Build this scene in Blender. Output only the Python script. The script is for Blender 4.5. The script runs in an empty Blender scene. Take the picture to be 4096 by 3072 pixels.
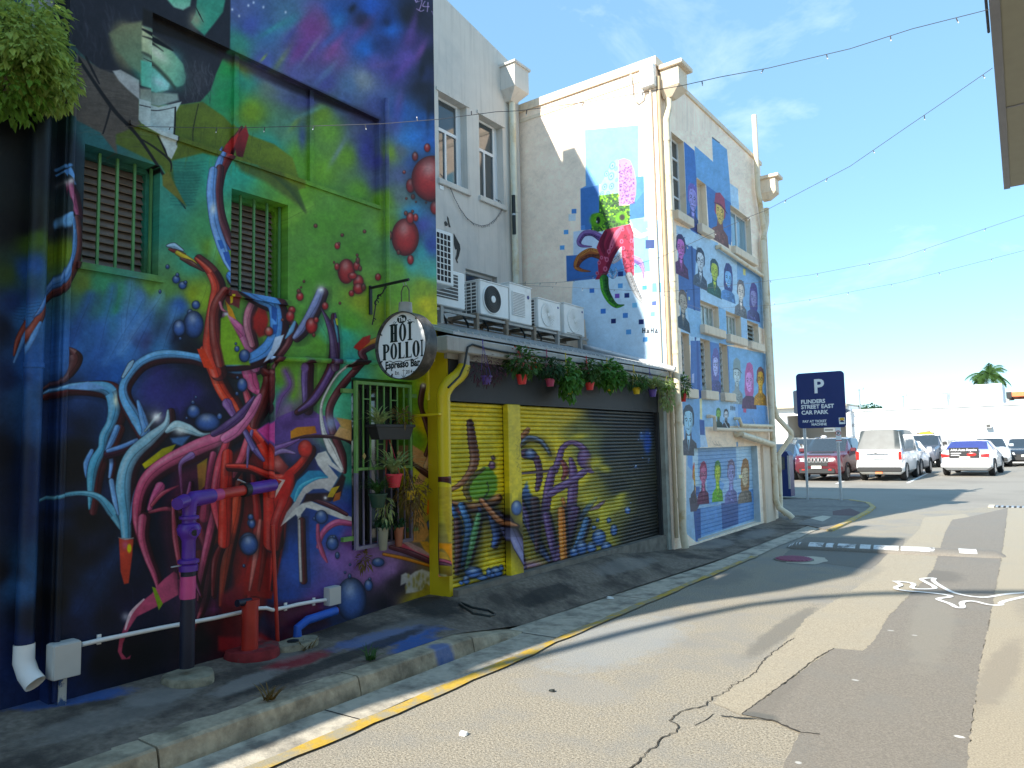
import bpy, math, random
import numpy as np
from math import pi, sin, cos, radians, sqrt, atan
from mathutils import Vector, Matrix

# ------------------------------------------------------------------ camera, sky, sun
F_PX, VX = 2900.0, 4170.0
_th = atan((1783. - 1536.) / F_PX)
_up = np.array([-cos(_th) * sin(.0218), -cos(_th) * cos(.0218), sin(_th)])
_hy = -(_up[0] * (VX - 2048) + _up[2] * F_PX) / _up[1]
_a = np.array([VX - 2048, _hy, F_PX]); _a /= np.linalg.norm(_a)
CM = np.array([np.cross(_a, _up), _a, _up])          # camera axes -> world (X across the lane, Y along it, Z up)
EYE = np.array([0, 0, 1.65])
def ray(x, y): return CM @ np.array([x - 2048., y - 1536., F_PX])
def onz(x, y, z=0.):
    d = ray(x, y); return EYE + d * ((z - EYE[2]) / d[2])
def onx(x, y, X):
    d = ray(x, y); return EYE + d * (X / d[0])
def ony(x, y, Y):
    d = ray(x, y); return EYE + d * (Y / d[1])

sc = bpy.context.scene
COL = sc.collection
cd = bpy.data.cameras.new('camera'); cam = bpy.data.objects.new('camera', cd); COL.objects.link(cam)
cd.sensor_width = 36.; cd.lens = F_PX / 4096 * 36.; cd.clip_end = 2000; cd.clip_start = .05
mw = np.eye(4)
mw[:3, 0] = CM @ [1, 0, 0]; mw[:3, 1] = CM @ [0, -1, 0]; mw[:3, 2] = CM @ [0, 0, -1]; mw[:3, 3] = EYE
cam.matrix_world = Matrix(mw.tolist())
sc.camera = cam
SUN = Vector((-.325, -1.49, 1.)).normalized()         # towards the sun
sd = bpy.data.lights.new('sun', 'SUN'); sd.energy = 3.6; sd.angle = radians(.53); sd.color = (1, .94, .84)
so = bpy.data.objects.new('sun', sd); COL.objects.link(so)
so.rotation_euler = (-SUN).to_track_quat('-Z', 'Y').to_euler()
w = bpy.data.worlds.new('World'); sc.world = w; w.use_nodes = True
nt = w.node_tree; nd = nt.nodes; lk = nt.links; nd.clear()
sky = nd.new('ShaderNodeTexSky'); sky.sky_type = 'NISHITA'; sky.sun_disc = False
sky.sun_elevation = math.asin(SUN.z); sky.sun_rotation = math.atan2(SUN.x, SUN.y)
sky.altitude = 0; sky.air_density = .85; sky.dust_density = .1; sky.ozone_density = 1.4
tc = nd.new('ShaderNodeTexCoord')
mp = nd.new('ShaderNodeMapping'); mp.inputs['Scale'].default_value = (1.2, .8, 2.6); mp.inputs['Rotation'].default_value = (.2, .3, .5)
n1 = nd.new('ShaderNodeTexNoise'); n1.inputs['Scale'].default_value = 3.6; n1.inputs['Detail'].default_value = 7; n1.inputs['Roughness'].default_value = .62; n1.inputs['Distortion'].default_value = .5
rp = nd.new('ShaderNodeValToRGB'); rp.color_ramp.elements[0].position = .56; rp.color_ramp.elements[1].position = .86
rp.color_ramp.elements[1].color = (.3, .3, .3, 1)
mx = nd.new('ShaderNodeMixRGB'); mx.inputs['Color2'].default_value = (7.4, 7.9, 8.4, 1)
bg = nd.new('ShaderNodeBackground'); bg.inputs['Strength'].default_value = .1
ow = nd.new('ShaderNodeOutputWorld')
lk.new(tc.outputs['Generated'], mp.inputs['Vector']); lk.new(mp.outputs[0], n1.inputs['Vector'])
lk.new(n1.outputs['Fac'], rp.inputs[0]); lk.new(rp.outputs['Color'], mx.inputs['Fac'])
t2 = nd.new('ShaderNodeMixRGB'); t2.inputs['Fac'].default_value = .5; t2.inputs['Color2'].default_value = (1.6, 3.1, 4.5, 1); tn = nd.new('ShaderNodeMixRGB'); tn.blend_type = 'MULTIPLY'; tn.inputs['Fac'].default_value = 1; tn.inputs['Color2'].default_value = (.84, 1., 1.03, 1); lk.new(sky.outputs[0], tn.inputs['Color1']); lk.new(tn.outputs[0], t2.inputs['Color1']); lk.new(t2.outputs[0], mx.inputs['Color1']); lk.new(mx.outputs[0], bg.inputs[0]); lk.new(bg.outputs[0], ow.inputs[0])
sc.view_settings.view_transform = 'Standard'; sc.view_settings.look = 'None'
sc.view_settings.exposure = 1.5; sc.view_settings.gamma = 1.0
sc.view_settings.use_curve_mapping = False
MURAL_GAIN = .96

rnd = random.Random(7)
# ------------------------------------------------------------------ helpers
def lin(c):
    return tuple(((v / 255.) / 12.92 if v / 255. <= .04045 else ((v / 255. + .055) / 1.055) ** 2.4) for v in c[:3])
MATS = {}
def mat(name, col, rough=.75, var=.12, scale=9., bump=.0, bscale=60., metal=0., spec=.35, dirt=None, dscale=1.6, dthr=(.5, .75), streak=0.):
    """procedural material: base colour broken by noise, optional dirt layer and bump"""
    if name in MATS: return MATS[name]
    m = bpy.data.materials.new(name); m.use_nodes = True
    t = m.node_tree; N = t.nodes; L = t.links
    b = N['Principled BSDF']; b.inputs['Roughness'].default_value = rough; b.inputs['Metallic'].default_value = metal
    b.inputs['Specular IOR Level'].default_value = spec
    g = N.new('ShaderNodeNewGeometry')
    n = N.new('ShaderNodeTexNoise'); n.inputs['Scale'].default_value = scale; n.inputs['Detail'].default_value = 5
    L.new(g.outputs['Position'], n.inputs['Vector'])
    mr = N.new('ShaderNodeMapRange'); mr.inputs['From Min'].default_value = .25; mr.inputs['From Max'].default_value = .75
    mr.inputs['To Min'].default_value = 1 - var; mr.inputs['To Max'].default_value = 1 + var
    L.new(n.outputs['Fac'], mr.inputs['Value'])
    v = N.new('ShaderNodeVectorMath'); v.operation = 'SCALE'; v.inputs[0].default_value = col[:3]
    L.new(mr.outputs[0], v.inputs['Scale'])
    out = v.outputs[0]
    if dirt:
        n2 = N.new('ShaderNodeTexNoise'); n2.inputs['Scale'].default_value = dscale; n2.inputs['Detail'].default_value = 8; n2.inputs['Roughness'].default_value = .65
        L.new(g.outputs['Position'], n2.inputs['Vector'])
        r2 = N.new('ShaderNodeMapRange'); r2.inputs['From Min'].default_value = dthr[0]; r2.inputs['From Max'].default_value = dthr[1]
        L.new(n2.outputs['Fac'], r2.inputs['Value'])
        mm = N.new('ShaderNodeMixRGB'); mm.inputs['Color2'].default_value = (*dirt[:3], 1)
        L.new(r2.outputs[0], mm.inputs['Fac']); L.new(out, mm.inputs['Color1']); out = mm.outputs[0]
    if streak:
        mq = N.new('ShaderNodeMapping'); mq.inputs['Scale'].default_value = (5, 5, .35); L.new(g.outputs['Position'], mq.inputs[0]); n4 = N.new('ShaderNodeTexNoise'); n4.inputs['Scale'].default_value = 2.2; n4.inputs['Detail'].default_value = 7; n4.inputs['Roughness'].default_value = .62; L.new(mq.outputs[0], n4.inputs['Vector'])
        r4 = N.new('ShaderNodeMapRange'); r4.inputs['From Min'].default_value = .5; r4.inputs['From Max'].default_value = .72; r4.inputs['To Min'].default_value = 1.; r4.inputs['To Max'].default_value = 1 - streak; L.new(n4.outputs['Fac'], r4.inputs['Value'])
        v4 = N.new('ShaderNodeVectorMath'); v4.operation = 'SCALE'; L.new(out, v4.inputs[0]); L.new(r4.outputs[0], v4.inputs['Scale']); out = v4.outputs[0]
    L.new(out, b.inputs['Base Color'])
    if bump:
        n3 = N.new('ShaderNodeTexNoise'); n3.inputs['Scale'].default_value = bscale; n3.inputs['Detail'].default_value = 4
        L.new(g.outputs['Position'], n3.inputs['Vector'])
        bp = N.new('ShaderNodeBump'); bp.inputs['Strength'].default_value = bump; bp.inputs['Distance'].default_value = .01
        L.new(n3.outputs['Fac'], bp.inputs['Height']); L.new(bp.outputs[0], b.inputs['Normal'])
    MATS[name] = m
    return m

class MB:
    """collects geometry for one mesh object"""
    def __init__(s): s.v = []; s.f = []
    def add(s, vs, fs):
        o = len(s.v); s.v += [tuple(map(float, p)) for p in vs]; s.f += [tuple(i + o for i in f) for f in fs]; return s
    def box(s, a, b, bev=0.):
        x0, x1 = sorted((a[0], b[0])); y0, y1 = sorted((a[1], b[1])); z0, z1 = sorted((a[2], b[2]))
        if bev > 0:
            e = min(bev, (x1 - x0) / 2.2, (y1 - y0) / 2.2, (z1 - z0) / 2.2)
            vs = []
            for (z, q) in ((z0, e), (z0 + e, 0), (z1 - e, 0), (z1, e)):
                c = max(q, e * .6)
                X0, X1, Y0, Y1 = x0 + q, x1 - q, y0 + q, y1 - q
                vs += [(X0 + c, Y0, z), (X1 - c, Y0, z), (X1, Y0 + c, z), (X1, Y1 - c, z), (X1 - c, Y1, z), (X0 + c, Y1, z), (X0, Y1 - c, z), (X0, Y0 + c, z)]
            fs = [tuple(range(7, -1, -1)), tuple(range(24, 32))]
            for k in range(3):
                for i in range(8): fs.append((k * 8 + i, k * 8 + (i + 1) % 8, k * 8 + 8 + (i + 1) % 8, k * 8 + 8 + i))
            return s.add(vs, fs)
        return s.add([(x0, y0, z0), (x1, y0, z0), (x1, y1, z0), (x0, y1, z0), (x0, y0, z1), (x1, y0, z1), (x1, y1, z1), (x0, y1, z1)],
                     [(0, 3, 2, 1), (4, 5, 6, 7), (0, 1, 5, 4), (1, 2, 6, 5), (2, 3, 7, 6), (3, 0, 4, 7)])
    def prism(s, pts, off):
        """closed polygon of 3D points extruded by vector off"""
        n = len(pts); p2 = [tuple(np.array(p) + np.array(off)) for p in pts]
        return s.add(list(pts) + p2, [tuple(range(n - 1, -1, -1)), tuple(range(n, 2 * n))] + [(i, (i + 1) % n, n + (i + 1) % n, n + i) for i in range(n)])
    def tube(s, pts, r, seg=10, caps=True):
        P = [Vector(p) for p in pts]; n = len(P)
        rr = r if isinstance(r, (list, tuple)) else [r] * n
        vs = []; u = None
        for i, p in enumerate(P):
            t = (P[min(i + 1, n - 1)] - P[max(i - 1, 0)])
            if t.length < 1e-9: t = Vector((0, 0, 1))
            t.normalize()
            if u is None:
                u = t.cross(Vector((.13, .29, 1))).normalized() if abs(t.z) < .95 else t.cross(Vector((1, .1, 0))).normalized()
            u = (u - t * u.dot(t)).normalized(); w2 = t.cross(u)
            for k in range(seg):
                a = 2 * pi * k / seg; q = p + (u * cos(a) + w2 * sin(a)) * rr[i]; vs.append(tuple(q))
        fs = [(i * seg + k, i * seg + (k + 1) % seg, (i + 1) * seg + (k + 1) % seg, (i + 1) * seg + k) for i in range(n - 1) for k in range(seg)]
        if caps: fs += [tuple(range(seg - 1, -1, -1)), tuple((n - 1) * seg + k for k in range(seg))]
        return s.add(vs, fs)
    def lathe(s, c, prof, seg=16, axis='z'):
        vs = []
        for (r, h) in prof:
            for k in range(seg):
                a = 2 * pi * k / seg
                q = (r * cos(a), r * sin(a), h)
                if axis == 'x': q = (q[2], q[0], q[1])
                if axis == 'y': q = (q[0], q[2], q[1])
                vs.append((c[0] + q[0], c[1] + q[1], c[2] + q[2]))
        n = len(prof)
        fs = [(i * seg + k, i * seg + (k + 1) % seg, (i + 1) * seg + (k + 1) % seg, (i + 1) * seg + k) for i in range(n - 1) for k in range(seg)]
        fs += [tuple(range(seg - 1, -1, -1)), tuple((n - 1) * seg + k for k in range(seg))]
        return s.add(vs, fs)
    def ball(s, c, r, seg=12, rings=8):
        r = r if isinstance(r, (tuple, list)) else (r, r, r)
        vs = [(c[0], c[1], c[2] + r[2])]
        for i in range(1, rings):
            p = pi * i / rings
            for k in range(seg):
                a = 2 * pi * k / seg; vs.append((c[0] + r[0] * sin(p) * cos(a), c[1] + r[1] * sin(p) * sin(a), c[2] + r[2] * cos(p)))
        vs.append((c[0], c[1], c[2] - r[2])); e = len(vs) - 1
        fs = [(0, 1 + k, 1 + (k + 1) % seg) for k in range(seg)]
        for i in range(rings - 2):
            for k in range(seg): fs.append((1 + i * seg + k, 1 + (i + 1) * seg + k, 1 + (i + 1) * seg + (k + 1) % seg, 1 + i * seg + (k + 1) % seg))
        fs += [(e, 1 + (rings - 2) * seg + (k + 1) % seg, 1 + (rings - 2) * seg + k) for k in range(seg)]
        return s.add(vs, fs)
    def quad(s, a, b, c, d): return s.add([a, b, c, d], [(0, 1, 2, 3)])
    def mesh(s, name, m=None, smooth=False):
        u = sorted({i for f in s.f for i in f})
        if len(u) < len(s.v): ix = {a: b for b, a in enumerate(u)}; s.v = [s.v[i] for i in u]; s.f = [tuple(ix[i] for i in f) for f in s.f]
        me = bpy.data.meshes.new(name); me.from_pydata(s.v, [], s.f); me.validate()
        if m: me.materials.append(m)
        if smooth:
            me.polygons.foreach_set('use_smooth', [True] * len(me.polygons))
            try: me.set_sharp_from_angle(angle=radians(38))
            except Exception: pass
        me.update(); return me
    def build(s, name, m=None, parent=None, smooth=False):
        return link(name, s.mesh(name, m, smooth), parent)

def link(name, me, parent=None):
    o = bpy.data.objects.new(name, me); COL.objects.link(o)
    if parent is not None: o.parent = parent; o.matrix_parent_inverse = parent_inv(parent)
    return o
def parent_inv(p):
    m = Matrix.Identity(4); q = p
    chain = []
    while q is not None: chain.append(q); q = q.parent
    for q in reversed(chain):
        m = m @ (q.matrix_parent_inverse if q.parent is not None else Matrix.Identity(4)) @ Matrix.LocRotScale(q.location, q.rotation_euler, q.scale)
    return m.inverted()
def tag(o, label=None, cat=None, group=None, kind=None):
    if label: o['label'] = label
    if cat: o['category'] = cat
    if group: o['group'] = group
    if kind: o['kind'] = kind
    return o
def thing(name, label, cat, loc=(0, 0, 0), group=None):
    o = bpy.data.objects.new(name, None); COL.objects.link(o); o.location = loc; o.empty_display_size = .1
    return tag(o, label, cat, group)
def struct(name, mb, m, label=None):
    o = mb.build(name, m); o['kind'] = 'structure'
    if label: o['label'] = label
    return o
def copy_tree(o, label=None, group=None):
    c = o.copy(); COL.objects.link(c)
    if label: c['label'] = label
    if group: c['group'] = group
    for ch in list(o.children):
        d = ch.copy(); COL.objects.link(d); d.parent = c
        for g in list(ch.children):
            e = g.copy(); COL.objects.link(e); e.parent = d
    return c
def text_mesh(s, size=1., bold=0., sx=1., align='CENTER', ext=.0, space=1.):
    cu = bpy.data.curves.new('t', 'FONT'); cu.body = s; cu.size = size; cu.align_x = align; cu.offset = bold; cu.extrude = ext; cu.space_character = space
    cu.resolution_u = 3
    o = bpy.data.objects.new('t', cu); COL.objects.link(o)
    dg = bpy.context.evaluated_depsgraph_get(); me = bpy.data.meshes.new_from_object(o.evaluated_get(dg))
    bpy.data.objects.remove(o)
    vs = [(v.co.x * sx, v.co.y, v.co.z) for v in me.vertices]; fs = [tuple(p.vertices) for p in me.polygons]
    bpy.data.meshes.remove(me)
    return vs, fs
def put_text(mb, s, org, ux, uy, **k):
    """lay flat lettering at org, along ux, up uy"""
    vs, fs = text_mesh(s, **k); ux = np.array(ux, float); uy = np.array(uy, float); n = np.cross(ux, uy)
    mb.add([tuple(np.array(org) + ux * v[0] + uy * v[1] + n * v[2]) for v in vs], fs)

# ------------------------------------------------------------------ spray-paint canvas (flat print on the walls, made in numpy)
def s3(c): return np.array(c, np.float32) / 255.
class Canvas:
    """a picture plane in photograph pixels, later laid on the real wall plane"""
    def __init__(s, x0, y0, x1, y1, k, base=(200, 200, 200)):
        s.x0, s.y0, s.k = x0, y0, k; s.W = int((x1 - x0) * k); s.H = int((y1 - y0) * k)
        s.a = np.zeros((s.H, s.W, 3), np.float32) + s3(base); s.ox = s.oy = 0.; s.s = 1.
    def at(s, ox, oy, sc=1.): s.ox, s.oy, s.s = ox, oy, sc; return s
    def P(s, p): return (np.array(p, np.float64)[:, :2] * s.s + [s.ox - s.x0, s.oy - s.y0]) * s.k
    def fill_idw(s, pts, pw=3.):
        q = s.P([(p[0], p[1]) for p in pts]); c = np.array([p[2] for p in pts], np.float32) / 255.
        st = 6; gy, gx = np.mgrid[0:s.H + st:st, 0:s.W + st:st].astype(np.float32)
        acc = np.zeros(gx.shape + (3,), np.float32); ws = np.zeros(gx.shape, np.float32)
        for (x, y), cc in zip(q, c):
            w_ = 1. / (((gx - x) ** 2 + (gy - y) ** 2) / 100. + .5) ** (pw / 2)
            ws += w_; acc += w_[..., None] * cc
        acc /= ws[..., None]
        yy = np.arange(s.H) / st; xx = np.arange(s.W) / st; yi = yy.astype(int); xi = xx.astype(int); fy = (yy - yi)[:, None, None]; fx = (xx - xi)[None, :, None]
        A = acc[yi][:, xi]; B = acc[yi][:, xi + 1]; C_ = acc[yi + 1][:, xi]; D = acc[yi + 1][:, xi + 1]
        s.a = ((A * (1 - fx) + B * fx) * (1 - fy) + (C_ * (1 - fx) + D * fx) * fy).astype(np.float32)
    def _box(s, x0, y0, x1, y1):
        x0 = max(0, int(x0)); y0 = max(0, int(y0)); x1 = min(s.W, int(x1) + 2); y1 = min(s.H, int(y1) + 2)
        if x1 <= x0 or y1 <= y0: return None
        gy, gx = np.mgrid[y0:y1, x0:x1].astype(np.float32); return (slice(y0, y1), slice(x0, x1)), gx, gy
    def _mix(s, sl, al, c): s.a[sl] = s.a[sl] * (1 - al[..., None]) + al[..., None] * c
    def blob(s, x, y, rx, ry, col, al=.8, ang=0., p=2.):
        (cx, cy), = s.P([(x, y)]); rx *= s.s * s.k; ry *= s.s * s.k; R = max(rx, ry) * 2.2
        b = s._box(cx - R, cy - R, cx + R, cy + R)
        if not b: return
        sl, gx, gy = b; a = radians(ang); dx = gx - cx; dy = gy - cy
        u = (dx * cos(a) + dy * sin(a)) / rx; v = (-dx * sin(a) + dy * cos(a)) / ry
        s._mix(sl, al * np.exp(-(u * u + v * v) ** (p / 2)), s3(col))
    def poly(s, pts, col, soft=.0, al=1., col2=None, g=(0, 1), tex=0.):
        q = s.P(pts); pad = 2 + soft * 3
        b = s._box(q[:, 0].min() - pad, q[:, 1].min() - pad, q[:, 0].max() + pad, q[:, 1].max() + pad)
        if not b: return
        sl, gx, gy = b; ins = np.zeros(gx.shape, bool); d = np.full(gx.shape, 1e9, np.float32)
        n = len(q)
        for i in range(n):
            x1, y1 = q[i]; x2, y2 = q[(i + 1) % n]
            c = (y1 > gy) != (y2 > gy)
            with np.errstate(divide='ignore', invalid='ignore'):
                xi = (x2 - x1) * (gy - y1) / (y2 - y1 + 1e-9) + x1
            ins ^= c & (gx < xi)
            ex, ey = x2 - x1, y2 - y1; t = np.clip(((gx - x1) * ex + (gy - y1) * ey) / (ex * ex + ey * ey + 1e-9), 0, 1)
            d = np.minimum(d, np.hypot(gx - x1 - t * ex, gy - y1 - t * ey))
        sd_ = np.where(ins, d, -d); m = np.clip(sd_ / (1. + soft) + .5, 0, 1) * al
        c = s3(col)
        if col2 is not None:
            gg = np.array(g, np.float32); gg /= np.hypot(*gg); t = gx * gg[0] + gy * gg[1]; t = (t - t.min()) / (t.max() - t.min() + 1e-6)
            c = c * (1 - t[..., None]) + s3(col2) * t[..., None]
        if tex:
            r = np.random.RandomState(3).rand(*gx.shape).astype(np.float32); c = c * (1 + tex * (r - .5))[..., None]
        s._mix(sl, m, c)
    def rect(s, x0, y0, x1, y1, col, **k): s.poly([(x0, y0), (x1, y0), (x1, y1), (x0, y1)], col, **k)
    def ball(s, x, y, rx, ry, col, ang=0., dark=.28, hl=(-.1, -.45), hs=.55, glow=True):
        (cx, cy), = s.P([(x, y)]); rx *= s.s * s.k; ry *= s.s * s.k; R = max(rx, ry) * 1.5
        b = s._box(cx - R, cy - R, cx + R, cy + R)
        if not b: return
        sl, gx, gy = b; a = radians(ang); dx = gx - cx; dy = gy - cy
        u = (dx * cos(a) + dy * sin(a)) / rx; v = (-dx * sin(a) + dy * cos(a)) / ry; r = np.hypot(u, v)
        if glow: s._mix(sl, .5 * np.exp(-((u - .12) ** 2 + (v - .12) ** 2) ** 2 / 1.6), s3((22, 22, 30)))
        m = np.clip((1 - r) * min(rx, ry) + .5, 0, 1); sh = 1 - (1 - dark) * np.clip(r, 0, 1) ** 3.2
        h = hs * np.exp(-(((u - hl[0]) / .42) ** 2 + ((v - hl[1]) / .42) ** 2))
        c = s3(col) * sh[..., None]; c = c * (1 - h[..., None]) + h[..., None] * s3((225, 225, 215)); s._mix(sl, m, c)
    def rib(s, pts, col, sh=(40, 12, 16), ex=None, ol=.5, hl=.25, aa=1., al=1., shade=.6, col2=None):
        """tapered tube of paint: pts = (x, y, width); ex = (dx, dy, colour) side thrown behind it"""
        if ex:
            s.rib([(p[0] + ex[0] * .7 + 8, p[1] + ex[1] * .7 + 12, p[2] * 1.1 + 40) for p in pts], (12, 12, 18), ol=0, hl=0, shade=0, aa=26, al=.5)
            s.rib([(p[0] + ex[0] * .55, p[1] + ex[1] * .55, p[2] + .9 * max(abs(ex[0]), abs(ex[1]))) for p in pts], ex[2], ol=.6, hl=.12, sh=(14, 8, 12), shade=.75, al=al)
        q = s.P(pts); wd = np.array([p[2] for p in pts]) * s.s * s.k / 2.
        Q = []; n = len(q)
        for i in range(n - 1):
            p0 = q[max(i - 1, 0)]; p1 = q[i]; p2 = q[i + 1]; p3 = q[min(i + 2, n - 1)]
            m = max(3, int(np.hypot(*(p2 - p1)) / 1.6))
            for j in range(m):
                t = j / m; Q.append((*(.5 * (2 * p1 + (p2 - p0) * t + (2 * p0 - 5 * p1 + 4 * p2 - p3) * t * t + (3 * p1 - p0 - 3 * p2 + p3) * t ** 3)), wd[i] * (1 - t) + wd[i + 1] * t))
        Q.append((*q[-1], wd[-1])); Q = np.array(Q, np.float32); mw_ = Q[:, 2].max() + 3
        b = s._box(Q[:, 0].min() - mw_, Q[:, 1].min() - mw_, Q[:, 0].max() + mw_, Q[:, 1].max() + mw_)
        if not b: return
        sl, gx, gy = b; T = np.gradient(Q[:, :2], axis=0); T /= np.hypot(T[:, 0], T[:, 1])[:, None] + 1e-6
        best = np.full(gx.shape, 1e9, np.float32); U = np.zeros(gx.shape, np.float32); TT = np.zeros(gx.shape, np.float32)
        for i in range(len(Q)):
            x, y, ww = Q[i]; r0 = int(y - ww - 3) - sl[0].start; r1 = int(y + ww + 4) - sl[0].start; c0 = int(x - ww - 3) - sl[1].start; c1 = int(x + ww + 4) - sl[1].start
            r0 = max(0, r0); c0 = max(0, c0)
            if r1 <= r0 or c1 <= c0: continue
            dx = gx[r0:r1, c0:c1] - x; dy = gy[r0:r1, c0:c1] - y; d = np.hypot(dx, dy) - ww
            bb = best[r0:r1, c0:c1]; k = d < bb; bb[k] = d[k]
            sg = dx * -T[i, 1] + dy * T[i, 0]                       # across the stroke
            lit = -(T[i, 1] * .5 + -T[i, 0] * .85)                  # which side faces up-left
            uu = sg / max(ww, .6) * (1 if (-T[i, 1] * -.55 + T[i, 0] * -.83) < 0 else -1)
            U[r0:r1, c0:c1][k] = uu[k]; TT[r0:r1, c0:c1][k] = i / len(Q)
        m = np.clip(-best / aa + .5, 0, 1) * al; U = np.clip(U, -1, 1)
        c = s3(col)[None, None] * np.ones(gx.shape + (1,), np.float32)
        if col2 is not None: c = c * (1 - TT[..., None]) + s3(col2) * TT[..., None]
        k = np.clip((U + .1) / 1.1, 0, 1) ** 1.6 * shade; c = c * (1 - k[..., None]) + k[..., None] * s3(sh)
        k2 = .35 * np.exp(-((U - .28 - .12 * np.sin(TT * 9)) / .07) ** 2) * (wd.max() > 6); c = c * (1 - k2[..., None])
        h = hl * np.exp(-((U + .45) / .28) ** 2) * (.35 + .65 * np.abs(np.sin(TT * 7 + 1))); c = c * (1 - h[..., None]) + h[..., None] * s3((235, 235, 230))
        o = np.clip((best + 2.0) / 1.6, 0, 1) * ol; c = c * (1 - o[..., None]) + o[..., None] * s3((18, 12, 18))
        s._mix(sl, m, c)
    def star(s, x, y, r): s.blob(x, y, r * 2.2, r * 2.2, (170, 170, 180), .45); s.blob(x, y, r, r, (250, 250, 250), 1.)
    def sample(s, px, py):
        x = np.clip((px - s.x0) * s.k - .5, 0, s.W - 1.01); y = np.clip((py - s.y0) * s.k - .5, 0, s.H - 1.01)
        xi = x.astype(int); yi = y.astype(int); fx = (x - xi)[..., None]; fy = (y - yi)[..., None]
        return (s.a[yi, xi] * (1 - fx) + s.a[yi, xi + 1] * fx) * (1 - fy) + (s.a[yi + 1, xi] * (1 - fx) + s.a[yi + 1, xi + 1] * fx) * fy

def paint_material(name, canvas, axis, val, a0, a1, z0, z1, ppm, gain=1., rough=.55, bump=.12, sat=1.):
    """turns a canvas into paint on the plane axis=val spanning a0..a1 by z0..z1; mapped by world position"""
    Wt = int((a1 - a0) * ppm); Ht = int((z1 - z0) * ppm)
    A, Z = np.meshgrid(a0 + (np.arange(Wt) + .5) / ppm, z0 + (np.arange(Ht) + .5) / ppm)
    P3 = np.stack([np.full(A.shape, val), A, Z] if axis == 'x' else [A, np.full(A.shape, val), Z], -1) - EYE
    c = P3 @ CM; px = c[..., 0] / c[..., 2] * F_PX + 2048; py = c[..., 1] / c[..., 2] * F_PX + 1536
    col = canvas.sample(px, py); lum = col @ np.array([.3, .59, .11], np.float32); col = np.clip(col * sat + lum[..., None] * (1 - sat), 0, 1)
    img = bpy.data.images.new(name, Wt, Ht, alpha=False); buf = np.ones((Ht, Wt, 4), np.float32); buf[..., :3] = col
    img.pixels.foreach_set(buf.ravel()); img.update(); img.pack()
    m = bpy.data.materials.new(name); m.use_nodes = True; t = m.node_tree; N = t.nodes; L = t.links; b = N['Principled BSDF']
    b.inputs['Roughness'].default_value = rough; b.inputs['Specular IOR Level'].default_value = .25
    g = N.new('ShaderNodeNewGeometry'); sx = N.new('ShaderNodeSeparateXYZ'); L.new(g.outputs['Position'], sx.inputs[0])
    cx = N.new('ShaderNodeCombineXYZ')
    for j, (src, lo, hi) in enumerate(((1 if axis == 'x' else 0, a0, a1), (2, z0, z1))):
        mr = N.new('ShaderNodeMapRange'); mr.clamp = False
        mr.inputs['From Min'].default_value = lo; mr.inputs['From Max'].default_value = hi
        L.new(sx.outputs[src], mr.inputs['Value']); L.new(mr.outputs[0], cx.inputs[j])
    ti = N.new('ShaderNodeTexImage'); ti.image = img; ti.extension = 'EXTEND'; L.new(cx.outputs[0], ti.inputs['Vector'])
    n = N.new('ShaderNodeTexNoise'); n.inputs['Scale'].default_value = 5; n.inputs['Detail'].default_value = 9; n.inputs['Roughness'].default_value = .7
    L.new(g.outputs['Position'], n.inputs['Vector'])
    mr = N.new('ShaderNodeMapRange'); mr.inputs['From Min'].default_value = .25; mr.inputs['From Max'].default_value = .75
    mr.inputs['To Min'].default_value = gain * .86; mr.inputs['To Max'].default_value = gain * 1.14; L.new(n.outputs['Fac'], mr.inputs['Value'])
    v = N.new('ShaderNodeVectorMath'); v.operation = 'SCALE'; L.new(ti.outputs['Color'], v.inputs[0]); L.new(mr.outputs[0], v.inputs['Scale'])
    L.new(v.outputs[0], b.inputs['Base Color'])
    n3 = N.new('ShaderNodeTexNoise'); n3.inputs['Scale'].default_value = 35; n3.inputs['Detail'].default_value = 6; L.new(g.outputs['Position'], n3.inputs['Vector'])
    bp = N.new('ShaderNodeBump'); bp.inputs['Strength'].default_value = bump; bp.inputs['Distance'].default_value = .012
    L.new(n3.outputs['Fac'], bp.inputs['Height']); L.new(bp.outputs[0], b.inputs['Normal'])
    return m
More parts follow.
